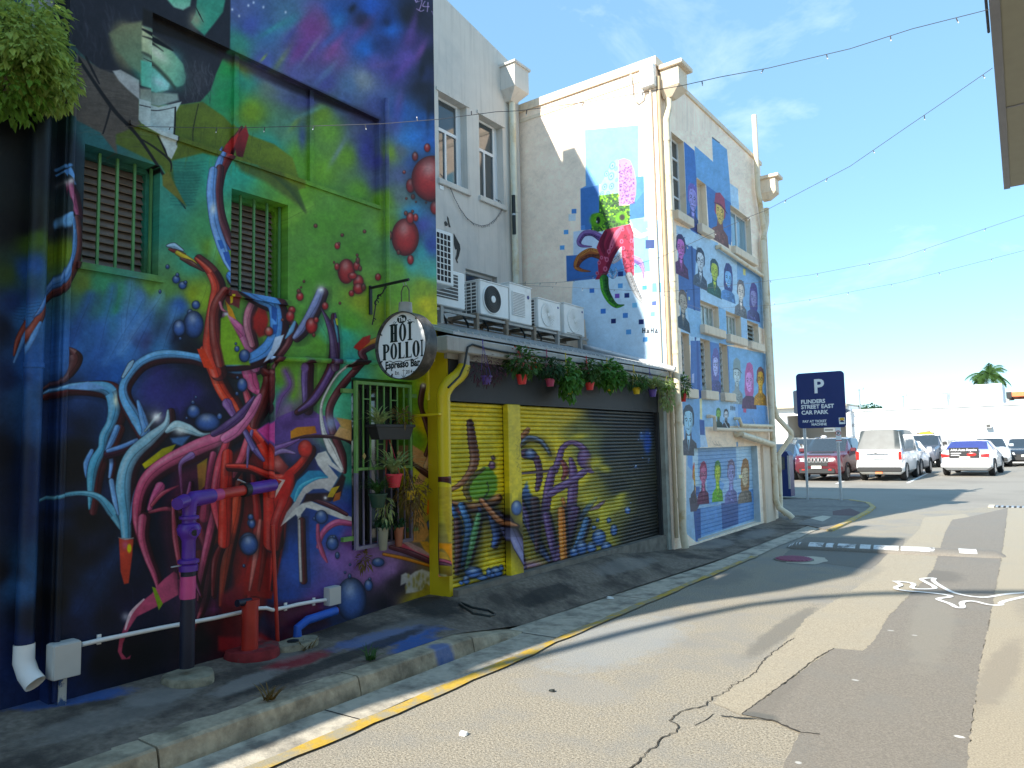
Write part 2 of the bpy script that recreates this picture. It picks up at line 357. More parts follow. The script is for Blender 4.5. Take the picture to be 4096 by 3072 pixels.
# ------------------------------------------------------------------ the big spray-painted wall and the roller doors
K = .46293
cv = Canvas(0, 0, 2760, 2840, .5)
cv.fill_idw([(100,400,(16,16,20)),(60,900,(16,18,20)),(30,1300,(20,30,55)),(30,1800,(18,25,45)),(30,2300,(15,20,35)),(100,2600,(20,35,80)),
 (225,700,(28,36,46)),(280,620,(30,44,60)),(270,900,(24,30,40)),(380,560,(40,100,105)),(330,800,(40,60,70)),(130,900,(22,22,26)),
 (140,950,(90,135,30)),(230,1000,(115,140,25)),(215,900,(60,60,60)),(60,1080,(60,90,30)),(130,1060,(45,100,180)),(130,1250,(60,130,200)),(80,1200,(30,60,120)),(130,1450,(45,100,175)),
 (110,1600,(55,115,185)),(60,1500,(25,50,100)),(130,1700,(45,90,150)),(130,1900,(20,45,95)),(110,2050,(30,55,110)),(130,2250,(40,95,150)),(80,2350,(45,100,160)),(130,2480,(18,24,40)),(130,2580,(25,50,110)),(200,2650,(30,60,130)),
 (640,900,(50,140,120)),(760,1050,(60,150,120)),(700,800,(62,150,130)),(860,1000,(105,150,40)),(840,900,(70,150,95)),(770,1180,(140,160,25)),(680,1150,(90,140,70)),(820,1200,(130,160,25)),
 (400,1130,(60,148,105)),(500,1170,(60,140,110)),(330,1130,(90,115,40)),(370,1200,(50,100,120)),(450,1240,(45,130,90)),(560,1180,(75,120,170)),(540,1280,(70,125,190)),(470,1270,(60,120,180)),(600,1150,(100,150,60)),
 (720,1220,(50,95,170)),(300,1350,(45,95,165)),(380,1320,(48,98,165)),(400,1420,(45,95,170)),(480,1500,(35,95,180)),(400,1520,(30,80,160)),(640,1400,(55,120,180)),(560,1360,(60,60,110)),(760,1390,(25,25,35)),(700,1330,(20,25,50)),(830,1420,(18,22,25)),(860,1330,(90,140,40)),
 (520,1400,(60,120,190)),(280,1700,(30,60,130)),(300,1800,(26,24,24)),(330,1600,(40,70,130)),(300,1880,(28,24,22)),(390,1700,(35,80,160)),(230,1640,(30,60,120)),(250,2050,(30,65,130)),(350,1960,(28,50,110)),(350,2080,(26,26,28)),(350,2200,(30,45,85)),(270,2200,(20,22,26)),
 (440,2230,(28,55,110)),(380,2330,(30,70,130)),(330,2420,(25,50,100)),(230,2400,(16,18,22)),(470,2150,(22,30,50)),(420,2480,(18,22,40)),(300,2500,(22,35,75)),(500,2400,(26,30,70)),(600,2500,(22,24,48)),(560,2620,(18,18,24)),(400,2650,(18,18,24)),(330,2620,(24,45,100)),
 (640,1480,(52,50,120)),(620,1560,(50,48,115)),(760,1560,(48,42,112)),(700,1620,(50,45,115)),(850,1500,(30,26,40)),(850,1620,(26,24,60)),(780,1660,(25,22,50)),(900,1560,(25,25,40)),(800,1730,(22,22,30)),(900,1680,(24,24,40)),(560,1700,(35,40,50)),(500,1850,(26,22,24)),(620,1760,(40,40,60)),
 (1000,300,(50,160,130)),(930,260,(40,150,70)),(930,380,(40,155,90)),(1100,350,(110,140,100)),(1150,510,(90,140,110)),(1180,300,(90,90,150)),(1020,440,(120,155,30)),(1090,580,(50,150,130)),(1300,450,(120,160,40)),(1400,620,(112,160,40)),(1450,520,(90,100,130)),(1480,600,(70,75,150)),(1250,390,(70,75,130)),(1330,520,(110,160,50)),(1300,680,(112,165,40)),(1230,620,(100,160,40)),
 (960,680,(50,170,140)),(1010,610,(50,165,155)),(1100,700,(90,155,60)),(900,560,(40,150,110)),(880,700,(50,160,140)),(1200,760,(110,165,40)),(1450,760,(100,155,45)),(1400,850,(95,155,45)),(1510,640,(70,70,140)),(1520,720,(80,90,130)),(1540,800,(110,160,35)),
 (1000,100,(72,88,160)),(960,40,(85,100,150)),(950,170,(60,140,120)),(1060,130,(70,110,160)),(1150,60,(80,120,150)),(1050,250,(80,90,160)),(1250,120,(130,70,140)),(1220,200,(110,70,145)),(1350,70,(40,90,165)),(1480,30,(40,90,185)),(1450,80,(45,40,70)),(1560,110,(40,105,195)),(1640,60,(28,24,34)),(1650,160,(70,50,110)),(1720,80,(40,34,52)),(1720,230,(30,30,44)),(1400,130,(70,80,150)),
 (1340,220,(120,80,140)),(1460,190,(40,105,190)),(1550,90,(30,50,110)),(1540,180,(45,60,120)),(1620,230,(100,80,165)),(1700,300,(45,50,90)),(1690,350,(30,30,44)),(1730,420,(26,30,48)),(1600,450,(45,95,170)),(1650,550,(50,120,200)),(1690,480,(40,90,160)),(1500,250,(90,85,160)),(1580,280,(70,60,130)),(1300,330,(80,80,150)),(1400,340,(90,120,160)),(1450,320,(140,150,160)),(1380,400,(80,100,150)),(1500,420,(80,90,150)),(1540,500,(80,90,140)),(1560,610,(130,165,40)),(1600,600,(100,110,120)),(1600,700,(90,100,140)),(1650,650,(60,90,150)),(1620,560,(60,130,200)),(1720,560,(45,100,180)),
 (1600,780,(100,120,120)),(1550,900,(115,165,40)),(1600,950,(80,140,130)),(1680,900,(75,80,160)),(1720,980,(60,80,165)),(1650,860,(60,140,180)),(1680,1000,(70,180,180)),(1720,1080,(80,170,160)),(1640,1060,(75,175,165)),(1600,1080,(110,165,50)),(1690,1150,(140,170,40)),
 (1000,1000,(110,165,35)),(1000,1120,(95,155,40)),(1150,850,(105,160,45)),(1300,900,(90,150,45)),(1250,1100,(90,155,45)),(1430,1000,(88,150,45)),(1160,1300,(95,160,45)),(1500,1180,(105,160,50)),(1400,1290,(95,160,40)),(1450,1200,(150,165,30)),(1500,1240,(140,165,30)),(1280,1380,(95,155,50)),(1380,1340,(60,180,150)),(1400,1430,(60,170,155)),(1600,1180,(110,165,40)),(1650,1250,(170,180,25)),
 (1705,1220,(215,200,15)),(1730,1300,(228,210,10)),(1720,1400,(225,205,10)),(1700,1700,(225,200,10)),(1740,1550,(225,205,10)),(1640,1600,(110,165,25)),(1660,1750,(105,160,30)),(1740,1850,(220,200,15)),(1700,1900,(205,190,40)),(1600,1500,(100,160,40)),
 (940,1400,(110,165,20)),(1100,1480,(105,160,25)),(1190,1560,(110,165,30)),(1150,1640,(120,95,140)),(1180,1680,(120,150,60)),(1260,1560,(110,165,40)),(1300,1450,(105,160,60)),(1380,1560,(75,185,150)),(1340,1640,(70,180,140)),(1400,1500,(60,170,150)),(1100,1600,(60,170,120)),
 (1200,1780,(85,60,130)),(1150,1720,(110,70,150)),(1250,1850,(50,50,110)),(1300,1700,(80,140,80)),(1380,1830,(50,110,90)),(1330,1880,(35,60,120)),(1400,1900,(50,140,110)),(1200,1900,(30,40,80)),
 (1150,2200,(35,72,155)),(1200,2300,(42,78,160)),(1150,2380,(35,65,140)),(1280,2060,(35,65,145)),(1250,2150,(38,78,165)),(1150,2450,(30,50,110)),(1100,2050,(28,32,60)),(1350,2230,(130,90,165)),(1420,2230,(135,95,165)),(1300,2350,(90,75,150)),(1260,2420,(110,75,150)),(1450,2300,(150,105,170)),(1560,2280,(150,110,170)),(1600,2320,(40,32,44)),(1540,2420,(28,22,40)),(1500,2300,(145,100,165)),(1650,2430,(205,185,30)),(1700,2400,(200,175,40)),(1680,2480,(190,170,40)),(1600,2470,(155,110,160)),(1580,2340,(40,32,44)),(1500,2470,(80,60,100)),(1440,2470,(36,56,110)),(1350,2480,(40,70,130)),
 (1400,2160,(120,75,150)),(1380,2040,(50,65,150)),(1330,2120,(38,75,160)),(1400,1980,(45,80,150)),(1250,1960,(40,60,120)),(1050,1850,(30,30,80)),(1040,2000,(28,34,70)),(1000,1800,(35,32,70)),(960,1950,(22,22,40)),(900,2100,(25,45,100)),(850,2250,(26,28,50)),(950,2250,(28,48,110)),(900,2000,(22,22,30)),(700,2200,(28,28,60)),(760,2050,(22,18,30)),(700,1950,(24,26,50)),
 (850,2400,(120,50,110)),(950,2380,(120,40,60)),(1050,2450,(30,34,70)),(1150,2550,(80,28,50)),(950,2500,(120,26,30)),(860,2500,(70,20,30)),(800,2560,(26,20,24)),(1000,2600,(130,28,34)),(1120,2480,(30,32,60)),(1250,2540,(45,35,80)),(1250,2620,(30,36,60)),(1400,2500,(36,60,120)),(1400,2600,(34,50,100)),(1180,2650,(90,26,40)),
 (1800,1700,(225,201,24)),(1800,2000,(236,206,24)),(1900,1650,(225,199,32)),(2000,1900,(233,206,28)),(1950,2250,(231,206,28)),(1850,2330,(220,196,24)),(2100,1700,(225,201,36)),(2200,1640,(209,190,48)),(2150,2000,(236,212,32)),(2250,2200,(231,206,28)),(2330,1900,(236,212,32)),(2100,2250,(231,206,32)),(2400,2050,(220,201,36)),(2400,2150,(220,196,36)),(2230,1800,(231,206,36)),
 (2280,1650,(209,185,48)),(2330,1720,(110,112,60)),(2400,1650,(40,44,50)),(2500,1700,(42,46,50)),(2600,1700,(38,42,48)),(2450,1800,(44,50,54)),(2350,1790,(120,125,70)),(2550,1850,(42,46,48)),(2600,2000,(38,38,36)),(2480,1950,(50,52,44)),(2380,1950,(150,142,45)),(2560,2100,(40,40,36)),(2620,2150,(30,30,28)),(2540,2160,(46,44,38)),(2480,2040,(120,112,45)),(2440,1890,(60,62,50))], 3.2)
A = cv.at
rs = np.random.RandomState(11)
# long soft diagonal streaks in the painted sky
for (x, y, L_, W_, c, an, al) in [(700,150,260,60,(165,75,150),-52,.45),(860,180,220,60,(165,80,120),60,.5),(560,200,330,40,(60,150,165),-35,.5),(640,430,340,45,(150,70,150),-55,.5),(420,240,300,28,(60,170,150),-32,.5),(950,400,260,34,(160,80,150),-52,.55),(740,430,260,20,(150,170,170),-55,.4),(880,620,280,30,(110,160,180),-48,.4),(1180,260,300,40,(130,80,160),-50,.4),(1620,230,330,38,(120,80,165),-72,.6),(1560,560,300,36,(120,80,170),-48,.6),(1690,440,180,28,(140,80,160),-65,.6),(1100,70,90,30,(18,20,34),-55,.8),(1395,180,60,45,(24,40,80),-20,.8),(1310,380,120,45,(26,50,100),-30,.6),(1690,100,50,130,(30,24,38),8,.8),(1700,600,50,90,(24,24,38),10,.85),(1760,900,35,190,(24,26,40),3,.7),(480,520,240,24,(150,170,60),-55,.4),(330,500,80,12,(160,190,40),-50,.6),(900,340,240,30,(60,110,190),-42,.5),(1350,560,180,30,(130,95,160),-10,.4),(1170,690,120,60,(130,140,150),0,.4),(1500,900,80,120,(150,70,140),10,.35),(980,180,130,60,(60,140,200),-45,.5),(560,300,160,26,(70,80,160),-50,.5),
 (740,960,300,22,(110,180,190),-22,.5),(1010,1290,260,24,(130,150,180),-60,.6),(640,1050,160,24,(150,170,60),-50,.5),(180,560,190,40,(130,165,30),60,.6),(480,720,200,40,(80,90,160),40,.5),(1220,1180,120,60,(70,75,150),-30,.6),(1480,1050,90,160,(90,80,160),0,.4)]:
    A(900, 0, K); cv.blob(x, y, L_ * .55, W_, c, al, an)
for (x, y) in [(120,135),(200,45),(245,20),(522,103),(60,80),(330,60)]: A(900, 0, K).blob(x, y, 9, 12, (215, 220, 235), .95)
for (x0, y0, dx, dy, c) in [(640, 1180, -160, 230, (110, 165, 225)), (700, 1240, -60, 170, (90, 150, 215)), (560, 1210, -140, 240, (80, 140, 215)), (820, 1150, -60, 160, (150, 190, 60)), (1250, 1240, 60, 120, (80, 190, 160)), (1090, 900, 160, -80, (140, 190, 70)), (900, 850, -60, 220, (110, 200, 150)), (450, 1150, -60, 260, (60, 110, 190)), (520, 1130, -30, 220, (90, 140, 200)), (360, 1180, -80, 200, (45, 85, 160)), (600, 1260, -90, 200, (60, 110, 180)), (300, 2450, 160, -260, (30, 60, 120)), (420, 2300, 90, -190, (36, 80, 150)), (1200, 1620, 30, -180, (120, 90, 150)), (540, 2290, 60, -160, (28, 60, 120))]:
    cv.at(0, 0).rib([(x0, y0, 30), (x0 + dx * .5, y0 + dy * .5, 46), (x0 + dx, y0 + dy, 20)], c, ol=0, hl=0, shade=0, aa=16, al=.55)
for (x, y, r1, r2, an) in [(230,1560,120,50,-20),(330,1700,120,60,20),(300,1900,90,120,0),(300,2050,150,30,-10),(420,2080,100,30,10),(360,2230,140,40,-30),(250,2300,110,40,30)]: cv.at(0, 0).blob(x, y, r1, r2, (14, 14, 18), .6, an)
for (x, y, a_, b_, an, al) in [(60,700,150,500,0,.6),(40,1900,90,500,0,.55),(300,2150,150,160,0,.55),(480,2330,180,120,-30,.5),(330,1850,90,150,0,.6),(620,2150,120,200,0,.5),(560,2600,300,70,-12,.6),(850,1900,120,200,0,.45),(720,1780,80,110,0,.5),(900,2250,90,150,0,.45),(1040,2120,60,140,0,.5),(640,1800,70,80,0,.5),(1180,2080,60,90,0,.35),(230,2560,120,120,0,.5),(760,1480,120,80,0,.35),(1500,2420,70,90,0,.5),(1120,1900,50,120,0,.4),(400,1640,70,60,0,.35)]: cv.at(0, 0).blob(x, y, a_, b_, (10, 10, 14), al, an, 2.4)  # black overspray; blobs at the left also paint in the shade there
for i in range(70):
    a = rs.rand(4); x = 330 + a[0] * 1380; y = 1150 + a[1] * 1300; cv.at(0, 0).rib([(x, y, 2), (x + 6 * (a[2] - .5), y + 30 + 70 * a[3], 1.5)], [(14, 14, 20), (60, 110, 170), (120, 70, 110)][i % 3], ol=0, hl=0, shade=0, al=.28, aa=1)
# painted figure: suit, shirt, chin and coat collar
A(0, 0, K)
cv.poly([(500,-40),(1990,-40),(1985,420),(1900,610),(1850,760),(1760,860),(1560,890),(1200,860),(1000,640),(860,600),(690,450),(560,300),(500,120)], (36,36,44), soft=2)
cv.poly([(300,-40),(540,-40),(520,150),(430,260),(330,210)], (150,152,150), soft=4)
for i in range(90):
    a = rs.rand(6); x = 560 + a[0] * 620; y = -10 + a[1] * 480 * (1 - .3 * abs(a[0] - .5)); cv.rib([(x, y, 7), (x + 30 - 30 * a[2], y + 60, 12), (x + 70 * (a[3] - .3), y + 130, 3)], [(70, 72, 84), (24, 24, 30), (52, 54, 66)][i % 3], ol=0, hl=0, shade=0, al=.4, aa=3)
cv.poly([(640,450),(860,590),(1000,640),(1200,860),(1205,1090),(1000,1170),(1010,1330),(860,1140),(540,975),(600,700)], (88,80,72), soft=3, tex=.1)
cv.poly([(1200,880),(1500,900),(1780,860),(1960,985),(2060,1090),(2212,1160),(2400,1230),(2560,1350),(2640,1620),(2500,1660),(2212,1430),(1750,1320),(1480,1385),(1520,1659),(1390,1430),(1000,1240),(1000,1160),(1200,1080)], (82,98,30), soft=3, col2=(110,130,30), g=(1, 0), tex=.1)
A(900, 0, K).poly([(60,1370),(480,1490),(620,1659),(700,1830),(560,1720),(330,1560),(140,1480)], (78,92,36), soft=8, al=.85)
A(900, 700, K)
for i in range(26): t = i / 25.; cv.rib([(360 + t * 260, -30 + t * 130, 12), (500 + t * 190, 60 + t * 240, 16), (560 + t * 140, 100 + t * 240, 3)], (62, 84, 40), ol=0, hl=0, shade=0, al=.4, aa=4)
A(0, 0, K)
for i in range(70):
    a = rs.rand(4); x = 660 + a[0] * 480; y = 520 + a[1] * 620 + (x - 660) * .35; cv.rib([(x, y, 3), (x + 90, y - 8, 7), (x + 190, y + 20, 2)], [(112, 104, 94), (60, 54, 50)][i % 2], ol=0, hl=0, shade=0, al=.45, aa=2)
for i in range(46):
    a = rs.rand(4); x = 1560 + a[0] * 760; y = 930 + a[1] * 380 + (x - 1560) * .22; cv.rib([(x, y, 3), (x - 12, y + 60, 7), (x - 20, y + 130, 2)], [(120, 140, 40), (54, 66, 22)][i % 2], ol=0, hl=0, shade=0, al=.45, aa=2)
cv.poly([(970,610),(1040,600),(1200,690),(1205,860),(1100,770),(1030,700)], (178,180,178), soft=2)
cv.poly([(1205,760),(1565,790),(1575,845),(1400,900),(1205,860)], (140,140,118), soft=4, col2=(150,180,180), g=(.3, 1))
cv.poly([(1200,850),(1400,905),(1600,858),(1552,950),(1528,1140),(1530,1270),(1480,1375),(1448,1345),(1370,1165),(1240,1092),(1195,1030)], (178,194,190), soft=1, col2=(205,215,210))
for i in range(16): cv.rib([(1210, 930 + i * 15, 4), (1380, 945 + i * 15, 5), (1530, 935 + i * 15, 3)], (150, 165, 165), ol=0, hl=0, shade=0, al=.5, aa=2)
cv.rib([(1205,905,8),(1380,935,9),(1550,905,6)], (26,28,34), hl=0, shade=0)
cv.poly([(1225,215),(1300,240),(1420,330),(1530,430),(1600,520),(1640,620),(1630,700),(1570,730),(1500,700),(1490,750),(1430,780),(1330,770),(1210,730)], (104,132,112), soft=2); cv.blob(1370,520,250,140,(118,150,126),1.,38,6); cv.blob(1080,400,125,215,(112,110,82),1.,-14,6); cv.blob(1090,300,90,90,(150,135,90),.6)
cv.blob(1160,500,60,90,(70,110,90),.7); cv.blob(1320,380,190,75,(200,188,140),.95,28); cv.blob(1440,560,60,120,(190,200,180),.8,-35); cv.blob(1400,470,160,50,(160,185,170),.8,40); cv.blob(1540,640,110,80,(60,160,130),.9,50); cv.blob(1520,500,90,90,(80,150,150),.8)
cv.blob(1330,650,170,100,(70,160,130),1.,20,4); cv.blob(1400,690,100,50,(120,170,180),.8,30); cv.blob(1250,560,90,50,(130,150,130),.7)
cv.poly([(940,290),(1060,210),(1228,180),(1228,640),(1120,560),(1010,440)], (132,122,84), soft=6, col2=(96,140,112), g=(.2, 1))
cv.poly([(1225,225),(1400,330),(1520,430),(1610,530),(1638,640),(1612,715),(1560,728),(1500,680),(1420,580),(1300,480),(1225,440)], (214,200,150), soft=3, col2=(84,178,150), g=(1, .5)); cv.poly([(1215,520),(1300,535),(1400,600),(1492,700),(1480,752),(1380,778),(1220,738)], (84,186,150), soft=3, col2=(150,206,206), g=(1, .1)); cv.blob(1390,440,110,40,(225,225,205),.8,40); cv.blob(1400,690,70,36,(190,225,225),.8,30)
cv.rib([(1230,250,14),(1380,330,44),(1525,415,6)], (12,12,14), hl=0, shade=0, aa=3); cv.rib([(1230,310,6),(1340,350,18),(1440,420,4)], (24,22,22), hl=0, shade=0, aa=3)
cv.rib([(1230,450,8),(1330,510,22),(1480,660,26),(1540,740,8)], (58,66,52), hl=0, shade=0, aa=6, ol=.2); cv.rib([(1240,500,4),(1300,530,8),(1360,545,3)], (16,18,18), hl=0, shade=0)
cv.blob(1730,650,120,180,(74,74,80),.8,10)
for i in range(60):
    a = rs.rand(4); x = 1620 + a[0] * 250; y = 480 + a[1] * 340; cv.rib([(x, y, 4), (x + 40 * (a[2] - .3), y + 50, 7), (x + 50 * (a[3] - .3), y + 90, 2)], [(100, 102, 110), (30, 30, 36)][i % 2], ol=0, hl=0, shade=0, al=.5, aa=2)
cv.poly([(1420,-30),(1655,-30),(1640,50),(1580,85),(1500,60)], (112,185,150), soft=3, col2=(160,200,180))
cv.poly([(1700,-30),(1950,-30),(1925,100),(1850,200),(1765,305),(1690,240),(1650,190),(1690,110)], (60,150,122), soft=3); cv.blob(1690,170,60,80,(170,165,130),.8); cv.rib([(1690,60,6),(1720,120,12),(1755,190,4)], (30,30,30), hl=0, shade=0)
cv.poly([(1235,66),(1985,425),(1960,485),(1600,330),(1230,205)], (26,20,14), soft=5, al=.95)
A(900, 0, K).poly([(-30,400),(1335,1022),(1330,1050),(600,770),(200,590),(-30,470)], (24,18,28), soft=8, al=.9)
A(900, 0, K).blob(300, 620, 260, 70, (110, 100, 140), .45, 28); cv.blob(160, 560, 130, 35, (120, 130, 20), .5, 25); cv.blob(1180, 1000, 130, 70, (50, 40, 80), .7, 15); cv.blob(560, 840, 180, 60, (80, 80, 150), .5, 20); cv.blob(1270, 1230, 60, 150, (60, 60, 140), .7)
cv.blob(700, 1170, 40, 130, (60, 70, 150), .7)
A(0, 0, K)
cv.rib([(640,450,22),(960,920,34),(1200,1190,26),(1500,1650,22),(1600,1800,8)], (20,18,18), hl=0, shade=0, aa=2); cv.rib([(740,490,18),(800,610,20),(855,720,12)], (24,22,22), hl=0, shade=0)
cv.rib([(955,920,20),(920,1050,16),(888,1150,14)], (24,22,22), hl=0, shade=0); cv.rib([(1200,1190,12),(1330,1270,18),(1465,1385,18),(1475,1480,8)], (26,28,16), hl=0, shade=0)
cv.rib([(1545,910,14),(1540,1080,16),(1525,1250,6)], (14,18,12), hl=0, shade=0); cv.rib([(1745,880,8),(1700,1100,10),(1700,1240,6)], (44,52,18), hl=0, shade=0)
cv.rib([(1360,1170,10),(1420,1290,18),(1450,1370,6)], (26,26,16), hl=0, shade=0)
for i in range(15): y = 1400 + i * 26; cv.rib([(1500 - i * 2, y, 10), (1630, y + 6, 16), (1790 - i * 9, y - 8 + i, 3)], (26, 96, 86), ol=0, hl=0, shade=0, al=.6, aa=4)
A(0, 700, K)
for i in range(14): y = -20 + i * 21; cv.rib([(1480 + i * 6, y, 10), (1580, y + 5, 16), (1730 - i * 4, y, 3)], (24, 90, 80), ol=0, hl=0, shade=0, al=.6, aa=4)
cv.poly([(1400,0),(1450,-30),(1610,270),(1520,190),(1405,90)], (110,110,40), soft=2)
# left edge painted figure and blue ribbon
cv.poly([(545,-40),(590,-60),(660,80),(640,80),(610,40)], (90,150,215)); cv.blob(570,-80,34,18,(90,150,215),1.,10,6)
cv.rib([(580,70,30),(620,180,80),(665,330,40),(675,370,12)], (165,80,120), ex=(30, 0, (70,25,40))); cv.blob(590,60,34,28,(200,200,205),.95)
cv.rib([(665,370,60),(680,500,62),(655,740,80),(560,940,80),(420,1080,84),(330,1230,84),(230,1400,60),(190,1540,20)], (96,52,52), col2=(150,62,46), sh=(16,10,12), shade=.9, hl=.2)
cv.rib([(560,395,40),(600,360,80),(640,450,34),(635,640,52),(560,860,66),(470,980,62),(400,1060,56),(330,1170,44),(270,1235,10)], (96,160,222), col2=(70,120,190), shade=.3); cv.blob(575,395,46,60,(110,165,210),1.,0,6)
cv.rib([(190,1600,20),(280,1380,46),(330,1280,30)], (84,142,205), ol=.2, shade=.3)
for i in range(5): cv.rib([(190,1100+i*28,4),(250,1112+i*28,5),(335,1100+i*28,3)], (20,40,80), hl=0, shade=0, ol=0)
A(0, 1400, K)
cv.rib([(585,-20,20),(650,70,130),(600,190,90),(520,270,40),(400,350,14)], (98,50,48), sh=(14,10,12), shade=.9); cv.blob(490,110,80,150,(60,110,180),.7,10)
cv.rib([(430,370,14),(560,320,50),(760,310,80),(930,340,120),(985,470,120),(960,620,90),(900,740,90),(880,850,80),(820,960,100),(790,1080,90),(780,1230,60),(770,1370,20)], (98,168,224), col2=(60,150,180), ex=(60, 40, (78,30,34)), hl=.3)
cv.blob(1000,430,26,60,(235,235,205),.9); cv.poly([(540,330),(760,270),(930,330),(760,345)], (110,160,215), soft=2)
cv.rib([(790,870,40),(740,980,50),(740,1100,10)], (90,150,215), shade=.3); cv.rib([(930,830,40),(960,960,44),(945,1095,30)], (110,160,225), ex=(26, 10, (70,26,30)))
cv.rib([(1010,670,60),(960,790,60),(900,900,20)], (90,150,215), ex=(40, 30, (90,36,34)))
cv.rib([(930,870,40),(1060,830,46),(1200,770,40),(1330,740,14)], (96,150,220), ex=(10, 50, (60,24,44)))
cv.rib([(2240,120,70),(2050,170,78),(1850,110,74),(1650,50,62),(1400,35,80),(1220,100,70),(1100,230,70),(1060,330,76),(1085,440,90),(1180,600,110),(1220,720,50)], (98,172,228), ex=(24, 46, (66,26,34)), hl=.2)
cv.rib([(1060,230,30),(1120,130,50),(1150,90,20)], (150,195,225), shade=.2, ol=.7)
cv.rib([(380,1320,26),(520,1260,40),(700,1235,44),(850,1270,60),(960,1390,90),(1050,1530,60)], (84,160,190), shade=.4)
cv.rib([(1190,440,30),(1230,580,70),(1260,700,80),(1220,740,20)], (90,150,215), shade=.4); cv.rib([(1450,520,20),(1430,640,60),(1300,760,110),(1150,900,130),(1080,1050,130),(1060,1250,140),(1080,1450,110),(1090,1620,90)], (150,190,205), col2=(80,165,205), ex=(50, 20, (60,28,34)), hl=.35)
cv.rib([(960,1130,50),(990,1300,50),(1020,1420,20)], (110,165,220), shade=.4); cv.rib([(1290,1110,20),(1200,1200,70),(1150,1340,44),(1120,1500,14)], (100,150,215), shade=.5); cv.star(1298,1100,20)
cv.rib([(1440,700,40),(1520,650,90),(1620,680,90),(1750,730,40),(1890,700,10)], (140,185,200), shade=.5, hl=.5); cv.blob(1560,690,60,40,(235,245,240),.8); cv.poly([(1470,760),(1640,740),(1570,830),(1490,800)], (60,100,150), soft=4); cv.rib([(1250,700,20),(1340,590,34),(1390,540,14)], (140,175,190), shade=.4); cv.star(1350,578,34)
cv.poly([(1225,985),(1400,850),(1520,810),(1480,880),(1250,1025)], (205,190,10), soft=1, col2=(120,120,20), g=(1, -1)); cv.poly([(1700,990),(1790,930),(1770,1170),(1715,1225)], (190,180,15), soft=1)
# pink tendrils
PK, MR = (205,80,130), (90,24,40)
cv.rib([(2240,480,110),(2130,620,120),(1960,730,130),(1700,840,140),(1450,960,120),(1280,1090,110),(1200,1250,90),(1180,1450,80),(1220,1650,60)], (210,110,150), col2=(190,60,95), ex=(30, 40, (70,22,36)), hl=.3)
cv.rib([(1380,1180,90),(1330,1260,60),(1290,1370,46)], PK, shade=.4); cv.rib([(1540,1170,10),(1400,1240,44),(1310,1340,34)], (190,70,90), shade=.6)
cv.rib([(1840,900,60),(1810,1050,50),(1790,1230,60),(1760,1440,100)], (200,70,110), shade=.4); cv.rib([(1650,910,70),(1560,980,40),(1560,1120,26),(1570,1260,20)], (140,100,165), shade=.4)
cv.rib([(1290,1400,30),(1430,1370,40),(1560,1400,30)], (185,70,90), shade=.5); cv.star(1920,865,24); cv.rib([(1940,820,30),(1990,780,46),(2030,750,14)], (205,205,200), shade=.4)
cv.rib([(1760,0,80),(1830,150,100),(1900,320,100),(2000,480,100),(2060,560,60)], (215,60,30), ex=(46, 0, (60,16,18)))
cv.rib([(1960,460,90),(2010,550,60)], (140,90,160), shade=.3)
A(0, 2100, K)
cv.rib([(1230,-60,80),(1220,100,70),(1270,280,60),(1330,430,50),(1370,580,20)], (200,80,115), ex=(34, 0, (70,22,36)))
cv.poly([(1500,400),(1530,420),(1540,600),(1400,680),(1180,790),(1110,900),(1060,1020),(1050,1100),(1090,1150),(1130,1120),(1120,1155),(1050,1160),(1015,1090),(1030,980),(1090,830),(1170,700),(1310,590),(1360,520),(1420,460)], (205,85,125), soft=1, col2=(170,60,85)); cv.rib([(1080,900,14),(1130,760,30),(1240,640,14)], (225,190,200), shade=0, ol=0); cv.blob(1085,790,36,36,(210,205,215),.7)
cv.poly([(1540,470),(1650,400),(1660,470),(1710,475),(1665,520),(1655,620),(1570,650),(1545,620)], (225,70,140), soft=1)
cv.poly([(1310,530),(1340,540),(1405,680),(1370,735)], (130,160,30)); cv.rib([(1700,10,70),(1780,200,60),(1790,400,50),(1760,640,50),(1710,800,30),(1675,900,10)], (175,66,82), ex=(24, 0, (66,20,26)))
cv.poly([(1025,110),(1150,120),(1140,260),(1110,500),(1070,510),(1040,400)], (190,62,42), soft=1); cv.blob(1080,170,30,40,(200,90,120),.9); cv.blob(1115,200,20,40,(225,215,10),1.,0,6); cv.rib([(1020,105,6),(1080,120,16),(1150,110,10)], (220,220,220), shade=0)
cv.blob(1900,660,120,40,(150,30,60),.5,-10); cv.poly([(1960,-20),(2030,-20),(1990,200),(1975,225),(1950,180)], (190,70,90), soft=1)
cv.rib([(1900,-60,120),(1870,80,100),(1810,180,60),(1780,260,10)], (215,70,28), shade=.6); cv.rib([(1720,240,60),(1730,360,70),(1760,440,30)], (180,66,28), shade=.7)
